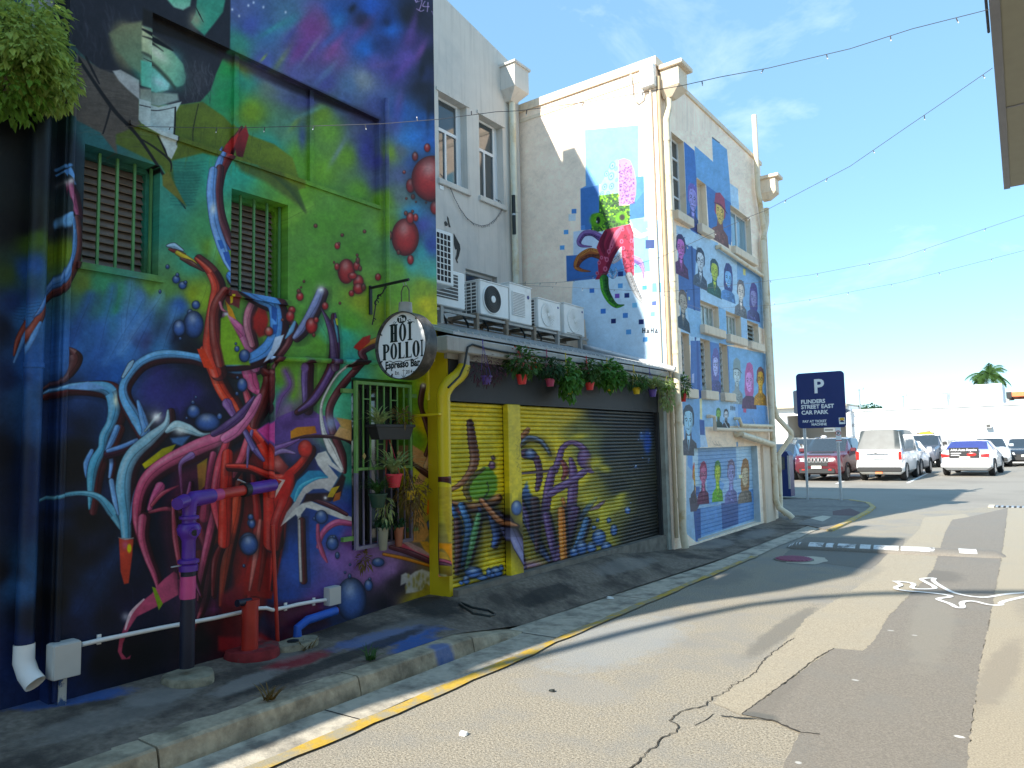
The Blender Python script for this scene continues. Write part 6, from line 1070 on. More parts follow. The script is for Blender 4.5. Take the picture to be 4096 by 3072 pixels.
pipe_thing('downpipe', 'stained cream downpipe under the far rain head with an angled foot', [(XF + .1, 15.22, 6.5), (XF + .1, 15.2, 6.2), (XF + .1, 14.86, 5.7), (XF + .1, 14.86, .45), (XF + .14, 14.9, .3), (XF + .3, 14.98, .17), (XF + .36, 15.0, .1)], .058, C_pipeC, [((XF + .1, 14.86, z), (0, 0, 1)) for z in (5.3, 4.1, 2.6, 1.9, 1.2, .5)])
a = U5(N1_, 960, 300, XF + .07); b = U5(N1_, 1555, 705, XF + .07)
pipe_thing('waste_pipe', 'sloping cream waste pipe under the big first window', [(XF + .01, a[1], a[2]), tuple(a), tuple(b)], .04, C_pipeC)
a = U5(N2_, 1235, 1015, XF + .1); b = U5(N2_, 1680, 1120, XF + .1); pipe_thing('waste_pipe', 'upper short cream waste pipe above the garage door', [(XF + .01, a[1], a[2]), tuple(a), tuple(a + np.array([0, .1, -.12])), tuple(b)], .032, C_pipeC)
a = U5(N2_, 900, 1165, XF + .1); b = U5(N2_, 1690, 1185, XF + .1); q0 = U5(N2_, 830, 985, XF + .06); q1 = U5(N2_, 890, 990, XF + .08)
pipe_thing('waste_pipe', 'long whitish waste pipe held on struts over the garage door', [(XF + .01, q0[1], q0[2]), tuple(q0), tuple(q1), tuple(a), tuple(b)], .032, C_creamL)
for x in (1040, 1200, 1440):
    a = U5(N2_, x, 1040 if x < 1400 else 1020, XF + .03); b = U5(N2_, x + 50, 1170, XF + .1); t = thing('pipe_strut', 'thin white strut from the wall to the long waste pipe, ' + {1040: 'nearest the small portraits', 1200: 'in the middle', 1440: 'nearest the corner downpipes'}[x], 'strut', tuple(a)); MB().tube([(XF, a[1], a[2]), tuple(b)], .008, 6).build('rod', C_frame, t)
a = U5(N2_, 1260, 1235, XF + .12); b = U5(N2_, 1700, 1375, XF + .12); pipe_thing('waste_pipe', 'fat cream waste pipe sloping down to the corner pipes over the garage door', [(XF + .01, a[1], a[2]), tuple(a), tuple(b)], .055, C_pipeC, [(tuple(a * .6 + b * .4), tuple((b - a) / np.linalg.norm(b - a)))])
# conduits up the octopus wall corner
for (dx, r, m, lab) in [(-.05, .018, C_creamL, 'thin white conduit up the edge of the octopus wall'), (.02, .028, mat('brown_conduit', (.5, .38, .24), rough=.6, var=.1), 'brown stained conduit at the octopus wall corner')]:
    pipe_thing('conduit', lab, [(XF - .03 + dx if dx < 0 else XF + .035, YH - .03 if dx < 0 else YH + .02, 7.3), (XF - .03 + dx if dx < 0 else XF + .035, YH - .03 if dx < 0 else YH + .02, .25)], r, m)
jb = ony(2595, 300, YH - .06); t = thing('junction_box', 'white electrical box under the near roof corner of the octopus wall', 'electrical box', tuple(jb))
MB().box((jb[0] - .13, YH - .12, jb[2] - .2), (jb[0] + .1, YH - .002, jb[2] + .16), .01).build('box', C_wht, t); MB().tube([(jb[0] - .1, YH - .05, jb[2] - .2), (jb[0] - .13, YH - .05, jb[2] - .32), (jb[0] - .22, YH - .05, jb[2] - .36), (jb[0] - .3, YH - .05, jb[2] - .26), (jb[0] - .31, YH - .05, 7.45)], .014, 8).build('cable', C_wht, t, smooth=True)

# ------------------------------------------------------------------ lean-to shed with roller doors
sd_ = thing('lean_to_shed', 'low lean-to shed with yellow spray painted roller doors under a steel roof', 'shed', (-5.4, 8.4, 0))
zr = 2.72; zb_ = 3.46
ys0, ys1 = 5.09, 10.8
mb = MB(); mb.prism([(XS - .02, 5.2, zr), (XS - .02, 5.2, zr + .03), (X2, 5.2, zb_ + .03), (X2, 5.2, zb_)], (0, YH - 5.2 - .01, 0)); rf = mb.build('roof', C_roof, sd_)
me = None
for k in range(44):
    y = 5.26 + k * .11
    m2 = MB(); m2.prism([(XS - .01, y, zr + .031), (X2 + .001, y, zb_ + .031), (X2 + .001, y, zb_ + .046), (XS - .01, y, zr + .046)], (0, .02, 0)); m2.build('roof_rib', C_roof, rf)
mb = MB(); mb.box((XS - .15, ys0, 2.55), (XS, ys1, 2.7), .012); mb.build('gutter', C_fasc, sd_); MB().box((XS - .148, ys0 + .12, 2.50), (XS - .11, 10.09, 2.549)).build('fascia', C_fasc, sd_)
MB().box((XD + .005, 5.27, 2.095), (XD + .018, 10.09, 2.6)).build('header', C_header, sd_)
def roller(y0, y1, n, z0=.31, z1=2.09):
    mb = MB(); mb.box((XD - .05, y0, z0), (XD - .035, y1, z1)); rd = mb.build('roller_door', C_blk, sd_); h = (z1 - z0) / n
    m2 = MB(); prof = [(-.016, .0), (-.006, .1 * h), (0, .22 * h), (.003, .5 * h), (.0, .78 * h), (-.006, .9 * h), (-.016, .97 * h)]
    vs = [(a, 0, b) for a, b in prof] + [(a, y1 - y0 - .01, b) for a, b in prof]; n_ = len(prof)
    m2.add(vs, [(i, n_ + i, n_ + i + 1, i + 1) for i in range(n_ - 1)]); me = m2.mesh('slat', M_shut, True)
    for k in range(n): o = link('slat', me); o.location = (XD - .02, y0 + .005, z0 + h * k); o.parent = rd; o.matrix_parent_inverse = parent_inv(rd)
    return rd
roller(5.30, 6.17, 39); roller(6.40, 9.92, 39)
MB().box((XD - .02, 6.17, .1), (XD + .05, 6.40, 2.093), .008).build('post', M_shut, sd_)
MB().box((XB + .002, 5.25, .1), (XD + .004, 5.30, 2.6)).build('jamb', C_yelw, sd_)
MB().box((XD - .03, 9.92, .1), (XD + .03, 9.97, 2.093)).build('jamb', C_header, sd_)
MB().box((XD - .03, 9.975, .02), (XF - .03, 10.085, 2.5)).build('end_post', mat('grey_green_post', (.33, .35, .31), rough=.8, var=.1, dirt=(.2, .2, .17), dscale=3, dthr=(.5, .7)), sd_)
MB().box((XD - .06, 5.3, -.05), (XD + .07, 9.97, .306)).build('threshold', mat('old_sill', (.2, .18, .15), rough=.9, var=.3, dirt=(.1, .09, .08), dscale=4), sd_)

# ------------------------------------------------------------------ things fixed to the mural wall
def bx(o, p0, p1, m, name, bev=0.): return MB().box(p0, p1, bev).build(name, m, o)
px = lambda x, y, X: onx(x, y, X)
# black and blue pipes at the far left
a = px(140, 700, XB - .02); b = px(118, 2640, XB - .02); ya = float(a[1] + b[1]) / 2; zb = float(b[2])
t = thing('downpipe', 'fat downpipe painted black and blue at the far left with a white foot', 'pipe', (XB - .02, ya, zb))
MB().tube([(XB - .02, ya, 3.9), (XB - .02, ya, zb + .1)], .05, 14).build('pipe', M_mural, t, smooth=True)
MB().tube([(XB - .02, ya, zb + .1), (XB - .02, ya, zb + .0), (XB + .02, ya + .01, zb - .07), (XB + .07, ya + .03, zb - .12)], [.055, .056, .056, .058], 14, caps=False).build('foot', C_wht, t, smooth=True)
MB().tube([(XB - .02, ya, 2.18), (XB - .02, ya, 2.21)], .056, 14).build('bracket', M_mural, t)
a = px(222, 900, XB); pipe_thing('thin_pipe', 'thin pipe painted black then blue beside the green barred window', [(XB + .02, YL + .03, 4.2), (XB + .02, YL + .03, .2)], .018, M_mural)
# painted conduits on the mural
a = px(1545, 395, XB + .03); b = px(1556, 1275, XB + .03)
pipe_thing('vent_pipe', 'slim vertical pipe painted blue above and green below over the shop sign', [(XB + .035, a[1], a[2]), (XB + .035, a[1], b[2] - .3)], .022, M_mural, [((XB + .035, a[1], a[2] - .1), (0, 0, 1))])
a = px(1140, 1440, XB + .03); b = px(1520, 1452, XB + .03); c = px(1086, 1990, XB + .03)
pipe_thing('painted_pipe', 'green painted horizontal pipe above the plant window, turning down the wall', [(XB + .03, b[1], b[2]), (XB + .03, a[1] - .12, a[2]), (XB + .03, float(c[1]), a[2] - .04), (XB + .03, float(c[1]), c[2])], .022, M_mural)
# purple standpipe with its branch
sp = px(745, 2640, XB + .3); xs = -4.62; ys = float(onx(748, 2600, xs)[1]); 
C_purp = mat('purple_pipe_paint', (.09, .028, .27), rough=.35, var=.2, scale=8); C_navy = mat('navy_black_paint', (.012, .014, .03), rough=.5, var=.3, scale=6); C_rpip = mat('red_pipe_paint', (.4, .03, .02), rough=.4, var=.2, scale=8); C_pnk = mat('pink_pipe_paint', (.5, .06, .2), rough=.45, var=.2)
def on_sp(x, y): return onx(x, y, xs)
t = thing('standpipe', 'fire standpipe painted black, pink and purple on a concrete pad before the mural', 'standpipe', (xs, ys, .2))
zt = lambda y: float(on_sp(745, y)[2])
r_ = .047
MB().tube([(xs, ys, zt(2670)), (xs, ys, zt(2280))], r_, 18).build('riser', C_navy, t, smooth=True)
MB().tube([(xs, ys, zt(2395)), (xs, ys, zt(2305))], r_ + .001, 18).build('pink_band', C_pnk, t, smooth=True)
MB().lathe((xs, ys, 0), [(r_ + .012, zt(2285)), (r_ + .014, zt(2262)), (r_ + .004, zt(2255)), (r_ + .02, zt(2252)), (r_ + .02, zt(2240)), (r_ - .004, zt(2235)), (r_ - .004, zt(2165)), (r_ + .006, zt(2150)), (r_ + .024, zt(2135)), (r_ + .03, zt(2115)), (r_ + .018, zt(2098)), (r_ - .002, zt(2092)), (r_ - .002, zt(2080)), (r_ + .016, zt(2076)), (r_ + .016, zt(2066)), (r_ - .004, zt(2062)), (r_ - .004, zt(2046))], 20).build('valve_body', C_purp, t, smooth=True)
MB().tube([(xs + .02, ys + .02, zt(2128)), (xs + .105, ys - .02, zt(2128))], .03, 14).build('outlet', C_purp, t, smooth=True); MB().tube([(xs + .1, ys - .019, zt(2128)), (xs + .108, ys - .0205, zt(2128))], .02, 12).build('outlet_hole', C_blk, t)
za = zt(2000); wy = float(onx(1085, 1950, XB)[1]); e0 = Vector((xs, ys, zt(2046))); e1 = Vector((xs, ys, za)); e2 = Vector((XB + .03, wy, float(onx(1085, 1940, XB + .03)[2])))
dr = (e2 - e1).normalized()
MB().tube([e0, e1 - Vector((0, 0, .02)), e1 + dr * .03, e1 + dr * .2], [.044, .05, .054, .05], 16).build('elbow', C_purp, t, smooth=True); MB().tube([e1 - dr * .04, e1 - dr * .12 + Vector((.03, 0, -.01))], [.045, .04], 16).build('capped_end', C_purp, t, smooth=True)
L_ = (e2 - e1).length
for (f0, f1, rr_, m_, nm) in [(.2 / L_, .34, .04, C_pnk, 'pink_sleeve'), (.34, .62, .038, C_rpip, 'red_sleeve'), (.6, .66, .052, C_black, 'joint_ring'), (.66, 1.0, .046, C_purp, 'purple_sleeve')]:
    MB().tube([e1 + dr * L_ * f0, e1 + dr * L_ * f1], rr_, 16).build(nm, m_, t, smooth=True)
MB().tube([e1 + dr * L_ * .63 + Vector((0, 0, .05)), e1 + dr * L_ * .52 + Vector((.02, 0, .085))], .006, 6).build('valve_handle', C_metal, t)
MB().tube([(xs, ys, zt(2258)), (xs + .02, ys - .13, zt(2258))], .005, 6).build('chain_hook', C_metal, t)
def pad(c, rx, ry, h, name, parent, m, wob=.05):
    R = np.random.RandomState(int(rx * 1000)); n = 22; mb = MB(); vs = []
    for (k, z) in ((1.04, 0), (1.02, h * .7), (.96, h), (.5, h * 1.03)):
        for i in range(n): a = 2 * pi * i / n; q = 1 + wob * (sin(3 * a + rx * 9) + .5 * sin(5 * a)); vs.append((c[0] + rx * k * q * cos(a), c[1] + ry * k * q * sin(a), c[2] + z))
    fs = [(j * n + i, j * n + (i + 1) % n, (j + 1) * n + (i + 1) % n, (j + 1) * n + i) for j in range(3) for i in range(n)] + [tuple(3 * n + i for i in range(n))]
    mb.add(vs, fs); return mb.build(name, m, parent, smooth=True)
C_padc = mat('mossy_concrete', (.3, .27, .19), rough=.95, var=.25, scale=18, bump=.8, bscale=40, dirt=(.1, .09, .06), dscale=6, dthr=(.5, .68))
pad((xs + .0, ys + .02, .13), .17, .155, .08, 'concrete_pad', t, C_padc)
# red standpipe and red slim pipe
q = onx(1000, 2500, -4.72); t = thing('red_standpipe', 'short fat red painted standpipe with an angled top at the foot of the red trunk', 'standpipe', (q[0], q[1], .2)); xr_, yr_ = float(q[0]), float(q[1])
zr_ = lambda y: float(onx(1000, y, xr_)[2])
MB().tube([(xr_, yr_, .12), (xr_, yr_, zr_(2420))], .058, 18).build('riser', C_rpip, t, smooth=True); MB().tube([(xr_, yr_, zr_(2424)), (xr_, yr_, zr_(2398))], .066, 18).build('flange', C_rpip, t, smooth=True)
MB().tube([(xr_, yr_, zr_(2405)), (xr_ + .02, yr_ - .12, zr_(2400))], .026, 12).build('outlet', C_navy, t, smooth=True)
q2 = onx(1112, 2520, XB + .04); MB().tube([(XB + .04, q2[1], .16), (XB + .04, float(onx(1090, 2100, XB + .04)[1]), float(onx(1090, 2100, XB + .04)[2]))], .015, 10).build('stay_pipe', C_rpip, t, smooth=True)
pad((xr_ - .02, yr_ + .05, .13), .17, .2, .1, 'red_footing', t, C_redp)
q = onx(1185, 2560, -4.68); t = thing('concrete_lump', 'rounded grey concrete lump with a capped pipe hole on the footpath', 'concrete block', (q[0], q[1], .14)); pad((float(q[0]), float(q[1]), .13), .12, .2, .08, 'block', t, C_padc); MB().lathe((float(q[0]), float(q[1]) - .03, .208), [(.045, 0), (.045, .012), (.03, .014)], 16).build('cap', C_black, t)
a = onz(1187, 2520, .22); b = px(1345, 2443, XB + .06); C_blup = mat('blue_pipe_paint', (.025, .11, .5), rough=.45, var=.15)
t = thing('blue_pipe', 'short slanting bright blue pipe low on the mural wall', 'pipe', tuple(a)); xq = XB + .07
p0_ = onx(1190, 2512, xq); p1_ = onx(1230, 2480, xq); p2_ = onx(1345, 2443, xq)
MB().tube([tuple(p0_ - np.array([0, 0, .07])), tuple(p0_), tuple(p1_), tuple(p2_)], .034, 14).build('pipe', C_blup, t, smooth=True); MB().tube([tuple(p2_), tuple(p2_ + (p2_ - p1_) * .03)], .03, 14).build('cap', C_redp, t)
# white conduit with its two boxes
cx_ = XB + .03
jbx = [px(207, 2570, cx_), px(325, 2710, cx_)]
t = thing('junction_box', 'large grey-white junction box low at the left end of the white conduit', 'electrical box', (cx_, float(jbx[0][1]), float(jbx[1][2])))
ja, jb_ = onx(213, 2583, XB + .1), onx(322, 2700, XB + .1)
C_boxg = mat('grey_box_plastic', (.5, .5, .47), rough=.5, var=.04)
MB().box((XB + .002, ja[1], jb_[2]), (XB + .1, jb_[1], ja[2]), .008).build('box', C_boxg, t); MB().box((XB + .1, ja[1] + .004, jb_[2] + .004), (XB + .112, jb_[1] - .004, ja[2] - .004), .004).build('lid', C_boxg, t)
ym_ = (ja[1] + jb_[1]) / 2; MB().tube([(XB + .05, ym_, jb_[2]), (XB + .05, ym_, .14)], .022, 12).build('conduit_leg', mat('blue_white_pipe', (.5, .5, .46), rough=.6, var=.1, dirt=(.04, .09, .22), dscale=9, dthr=(.5, .55)), t)
P_ = [(327, 2578), (395, 2562), (640, 2512), (860, 2472), (1030, 2434), (1065, 2432), (1090, 2440), (1140, 2430), (1190, 2418), (1260, 2405), (1318, 2398)]
P3_ = [tuple(px(x, y, cx_)) for x, y in P_]
t = thing('conduit', 'long thin white conduit running low across the mural between the two boxes', 'conduit', P3_[0]); MB().tube(P3_, .0145, 10).build('pipe', C_wht, t, smooth=True)
for x, y in [(397, 2548), (1143, 2419), (1256, 2399)]: p = px(x, y, XB + .01); MB().box((XB + .001, p[1] - .012, p[2] - .045), (XB + .012, p[1] + .012, p[2] + .015)).build('clip', C_wht, t)
ja, jb_ = px(1316, 2352, XB + .07), px(1363, 2415, XB + .07)
t = thing('junction_box', 'small grey-white junction box at the right end of the conduit over the blue ball', 'electrical box', (XB, float(ja[1]), float(jb_[2]))); MB().box((XB + .002, ja[1], jb_[2]), (XB + .07, jb_[1], ja[2]), .006).build('box', C_boxg, t); MB().box((XB + .07, ja[1] + .003, jb_[2] + .003), (XB + .078, jb_[1] - .003, ja[2] - .003), .003).build('lid', C_boxg, t)

# ------------------------------------------------------------------ hanging sign
xa, za_ = XB + .02, 0
br = thing('sign_bracket', 'black wrought iron scroll bracket on the green part of the mural', 'bracket', tuple(px(1482, 1160, XB)))
pA = px(1482, 1152, XB + .01); pB = px(1483, 1258, XB + .01); yb_ = float(pA[1]); z1_, z0_ = float(pA[2]), float(pB[2])
# arm reaches out from the wall over the footpath: end point chosen on the arm's own upright plane
tip = ony(1635, 1118, yb_ + .02); tip2 = tip.copy(); 
arm_len = min(.62, float(tip[0] - XB)); tp = Vector((XB + arm_len, yb_ + .02, z1_ + .0))
tp.z = float(onx(1635, 1118, tp.x)[2]); tp.y = float(onx(1635, 1118, tp.x)[1])
MB().box((XB + .001, yb_ - .014, z0_), (XB + .02, yb_ + .014, z1_ + .02)).build('wall_plate', C_black, br)
av = tp - Vector((XB + .01, yb_, z1_)); nrm = Vector((0, 0, 1))
MB().tube([(XB + .01, yb_, z1_), tp], .016, 4).build('arm', C_black, br)
def onarm(u, v): return Vector((XB + .02, yb_, z1_)) + av * u + Vector((0, 0, -v))
sp_ = [onarm(.02, .34), onarm(.06, .28), onarm(.1, .2), onarm(.12, .13), onarm(.2, .09), onarm(.3, .07), onarm(.38, .02)]
MB().tube(sp_, .006, 6).build('scroll', C_black, br, smooth=True)
for (u, v, s_) in [(.07, .3, .018), (.13, .15, .03), (.2, .1, .028), (.38, .03, .015)]:
    MB().tube([onarm(u, v) + av.normalized() * (s_ * cos(a) * (1 - a / 9)) + Vector((0, 0, s_ * sin(a) * (1 - a / 9))) for a in np.linspace(0, 5.2, 14)], .005, 5).build('curl', C_black, br, smooth=True)
# oval drum sign: face seen at 2:3 so it hangs across the lane direction, facing the walker
hx = tp + (Vector((XB, yb_, z1_)) - tp) * .12
sg = thing('hanging_sign', 'round black and white HOI POLLOI espresso bar sign in a black drum', 'sign', tuple(hx))
cC = onx(1623, 1384, hx.x); cen = Vector(tuple(cC)); dist = float(np.linalg.norm(np.array(cC) - EYE))
Rv = 258 / F_PX * float((np.array(cC) - EYE) @ CM[:, 2]) / 2. * 1.05                    # vertical radius
yaw = radians(-66)                                                                # face direction in plan
to_eye = (Vector(tuple(EYE)) - cen); to_eye.z = 0; to_eye.normalize()
fn = Matrix.Rotation(radians(-42), 3, 'Z') @ to_eye; fn.normalize(); uxv = Vector((0, 0, 1)).cross(fn).normalized(); uz = Vector((0, 0, 1))
th_ = .075; nseg = 48; Rs = Rv
ring = lambda r, d: [cen + uxv * (r * cos(a)) + uz * (r * sin(a)) + fn * d for a in np.linspace(0, 2 * pi, nseg, endpoint=False)]
C_drum = mat('tarnished_drum', (.055, .05, .045), rough=.38, metal=.5, var=.5, scale=14, dirt=(.16, .15, .14), dscale=9, dthr=(.5, .7))
C_face = mat('sign_face', (.82, .83, .84), rough=.4, var=.03, scale=4); C_ink = mat('sign_ink', (.012, .02, .022), rough=.5, var=.05)
mb = MB(); A_ = ring(Rs, th_); B_ = ring(Rs, -th_); C__ = ring(Rs * .975, th_); D_ = ring(Rs * .975, th_ - .04); E_ = ring(Rs * .975, -th_ + .055); F_ = ring(Rs * .975, -th_)
for R1_, R2_ in ((A_, B_), (C__, A_), (D_, C__), (B_, F_), (F_, E_)): mb.add(R1_ + R2_, [(i, (i + 1) % nseg, nseg + (i + 1) % nseg, nseg + i) for i in range(nseg)])
mb.build('drum', C_drum, sg, smooth=True)
mb = MB(); mb.add(ring(Rs * .974, th_ - .036), [tuple(range(nseg))]); mb.add(ring(Rs * .974, -th_ + .05), [tuple(range(nseg - 1, -1, -1))]); mb.build('face', C_face, sg)
mb = MB(); nk = cen + uz * Rs * .97; mb.tube([nk, nk + uz * .095], [.062, .058], 16); mb.build('neck', mat('scuffed_neck', (.3, .29, .26), rough=.5, var=.3), sg, smooth=True)
hp = [nk + uz * .09 + uxv * .045, nk + uz * .2 + uxv * .045, nk + uz * .245 + uxv * .02, nk + uz * .245 - uxv * .02, nk + uz * .2 - uxv * .045, nk + uz * .09 - uxv * .045]
MB().tube(hp, .006, 8).build('hanger', mat('green_wire', (.1, .12, .04), rough=.5), sg, smooth=True)
for k in (-1, 1): MB().tube([nk + uz * .243 + uxv * k * .012, Vector((hx.x, hx.y, hx.z)) + uxv * k * .016 - uz * .0], .004, 5).build('chain', C_metal, sg)
fo = cen + fn * (th_ - .034)
def Pf(u, v, e=0.): return tuple(fo + uxv * (u * Rs) + uz * (v * Rs) + fn * e)
def letter(mb, ch, x, y, w_, h):
    sw = w_ * .38; q = lambda pts: mb.add([Pf(a, b) for a, b in pts], [tuple(range(len(pts)))])
    bar = lambda a0, b0, a1, b1: q([(a0, b0), (a1, b0), (a1, b1), (a0, b1)])
    sf = lambda cx, yy, ww, d: q([(cx - ww, yy), (cx + ww, yy), (cx + ww * .75, yy + d), (cx - ww * .75, yy + d)])
    se = h * .07
    if ch == 'I': bar(x + w_ * .25, y, x + w_ * .75, y + h); bar(x, y, x + w_, y + se); bar(x, y + h - se, x + w_, y + h)
    if ch in 'HLP':
        bar(x + w_ * .08, y, x + w_ * .08 + sw, y + h); bar(x, y, x + w_ * .5, y + se); bar(x, y + h - se, x + w_ * .5, y + h)
    if ch == 'H': bar(x + w_ * .92 - sw, y, x + w_ * .92, y + h); bar(x + w_ * .5, y, x + w_, y + se); bar(x + w_ * .5, y + h - se, x + w_, y + h); bar(x + w_ * .3, y + h * .46, x + w_ * .7, y + h * .53)
    if ch == 'L': bar(x + w_ * .4, y, x + w_, y + se); q([(x + w_ * .8, y), (x + w_, y), (x + w_, y + h * .26)])
    if ch in 'OP':
        cxx, cyy, rx, ry = (x + w_ / 2, y + h / 2, w_ / 2, h / 2 + h * .01) if ch == 'O' else (x + w_ * .45, y + h * .72, w_ * .55, h * .28)
        irx = rx * (.3 if ch == 'O' else .42); iry = ry * (.86 if ch == 'O' else .72); n = 28; lo, hi = (0, 2 * pi) if ch == 'O' else (-pi / 2, pi / 2)
        aa = [lo + (hi - lo) * i / n for i in range(n + 1)]
        mb.add([Pf(cxx + rx * cos(a), cyy + ry * sin(a)) for a in aa] + [Pf(cxx + irx * cos(a), cyy + iry * sin(a)) for a in aa], [(i, i + 1, n + 2 + i, n + 1 + i) for i in range(n)])
mb = MB(); x = -.5
for ch, w_ in (('H', .31), ('O', .29), ('I', .18)): letter(mb, ch, x, .13, w_, .53); x += w_ + .05
x = -.8
for ch, w_ in (('P', .28), ('O', .28), ('L', .25), ('L', .25), ('O', .28), ('I', .1)): letter(mb, ch, x, -.38, w_, .48); x += w_ + .03
n = 26; mb.add([Pf(.0 + .19 * cos(2 * pi * i / n) - .02, .79 + .125 * sin(2 * pi * i / n)) for i in range(n)], [tuple(range(n))])
put_text(mb, 'Espresso Bar', Pf(-.02, -.64), uxv, uz, size=.3 * Rs, bold=.012 * Rs, sx=.86); put_text(mb, 'Est.', Pf(-.22, -.84), uxv, uz, size=.15 * Rs, bold=.002 * Rs, sx=.85); put_text(mb, '2014', Pf(.24, -.84), uxv, uz, size=.15 * Rs, bold=.002 * Rs, sx=.85)
def stroke(mb, pts, w_):
    P = np.array(pts); 
    for i in range(len(P) - 1):
        d = P[i + 1] - P[i]; d /= np.hypot(*d) + 1e-9; nn = np.array([-d[1], d[0]]) * w_ / 2; a, b = P[i], P[i + 1]
        mb.add([Pf(*(a + nn)), Pf(*(b + nn)), Pf(*(b - nn)), Pf(*(a - nn))], [(0, 1, 2, 3)])
for s_ in (-1, 1):
    stroke(mb, [(.02, -.5), (.02 + s_ * .1, -.455), (.02 + s_ * .25, -.45), (.02 + s_ * .4, -.47), (.02 + s_ * .5, -.43), (.02 + s_ * .58, -.41)], .022); stroke(mb, [(.02 + s_ * .3, -.45), (.02 + s_ * .4, -.5), (.02 + s_ * .42, -.47)], .012)
    stroke(mb, [(-.02 + s_ * .2, .74), (-.02 + s_ * .28, .68), (-.02 + s_ * .4, .67), (-.02 + s_ * .5, .64)], .014); stroke(mb, [(-.02 + s_ * .3 + .05 * cos(a), .7 + .04 * sin(a)) for a in np.linspace(0, 5, 10)], .012)
stroke(mb, [(.03, -.7), (.03, -.93)], .012); stroke(mb, [(-.05, -.86), (-.01, -.92), (.03, -.94), (.07, -.92), (.11, -.86)], .012); stroke(mb, [(-.02, -.74), (.08, -.74)], .01)
mb.build('lettering', C_ink, sg)
mb = MB(); put_text(mb, 'The', tuple(Vector(Pf(-.02, .725)) + fn * .0015), uxv, uz, size=.2 * Rs, bold=.006 * Rs, sx=.85); mb.build('white_lettering', C_face, sg)
for a in (2.7, 3.6, 3.95, 4.25, 5.2, .95): MB().tube([cen + uxv * (Rs * .97 * cos(a)) + uz * (Rs * .97 * sin(a)) + fn * (th_ - .03), cen + uxv * (Rs * .9 * cos(a)) + uz * (Rs * .9 * sin(a)) + fn * (th_ - .03)], .006, 6).build('face_clip', C_ink, sg)

# ------------------------------------------------------------------ window grille with planters
XG = XB + .05
def gp(x, y, X=XG): return onx(900 + x * K, 1400 + y * K, X)
g0 = gp(1125, 262); g1 = gp(1600, 305); gb0 = gp(1140, 1740); gb1 = gp(1605, 1640)
gy0, gy1 = float(g0[1] + gb0[1]) / 2, float(g1[1] + gb1[1]) / 2; gz1 = float(g0[2] + g1[2]) / 2; gz0 = float(gb0[2] + gb1[2]) / 2
gt = thing('window_grille', 'green steel security grille hung with pot plants over the mural building window', 'grille', (XG, gy0, gz0))
C_grl = mat('grille_paint', (.13, .28, .07), rough=.5, var=.25, scale=4); C_grd = mat('dusk_grille_paint', (.16, .14, .2), rough=.5, var=.3, scale=4)
zm = gz0 + (gz1 - gz0) * .45
mb = MB(); e = .014
for (a, b) in [((XG - e, gy0 - e, zm), (XG + e, gy0 + e, gz1)), ((XG - e, gy1 - e, zm), (XG + e, gy1 + e, gz1))]: mb.box(a, b)
mb.box((XG - e, gy0 + e, gz1 - 2 * e), (XG + e, gy1 - e, gz1)); mb.box((XG - e * .9, gy0 + e, zm + .02), (XG + e * .9, gy1 - e, zm + .045)); mb.build('upper_frame', C_grl, gt)
mb = MB(); mb.box((XG - e, gy0 - e, gz0), (XG + e, gy0 + e, zm - .001)); mb.box((XG - e, gy1 - e, gz0), (XG + e, gy1 + e, zm - .001)); mb.box((XG - e, gy0 + e, gz0), (XG + e, gy1 - e, gz0 + 2 * e)); mb.build('lower_frame', C_grd, gt)
for k in range(1, 8):
    y = gy0 + (gy1 - gy0) * k / 8
    MB().box((XG - .006, y - .006, zm + .046), (XG + .006, y + .006, gz1 - 2 * e)).build('bar', C_grl, gt); MB().box((XG - .006, y - .006, gz0 + 2 * e), (XG + .006, y + .006, zm - .0 + .018)).build('bar', C_grd, gt)
for (k, f) in ((1, .8), (5, .8), (3, .3), (2, .55)): y = gy0 + (gy1 - gy0) * k / 8; MB().box((XG - .005, y + .006, zm + (gz1 - zm) * f), (XG + .005, y + (gy1 - gy0) / 8 - .006, zm + (gz1 - zm) * f + .01)).build('cross_bar', C_grl, gt)
for (y, z) in ((gy0 - .07, gz1 - .09), (gy1 + .05, gz1 - .1), (gy0 - .07, gz0 + .1), (gy1 + .05, gz0 + .1)): MB().box((XB + .001, y - .06, z - .018), (XG - e, y + .06, z + .018)).build('hinge', C_grl, gt)
for (k, f) in ((1, .18), (6, .2)): y = gy0 + (gy1 - gy0) * k / 8; c_ = (XG + .008, y, zm + (gz1 - zm) * f); MB().prism([(c_[0], y, c_[2] + .03), (c_[0], y + .02, c_[2]), (c_[0], y, c_[2] - .03), (c_[0], y - .02, c_[2])], (.006, 0, 0)).build('diamond', mat('tan_metal', (.35, .25, .08), rough=.5), gt)

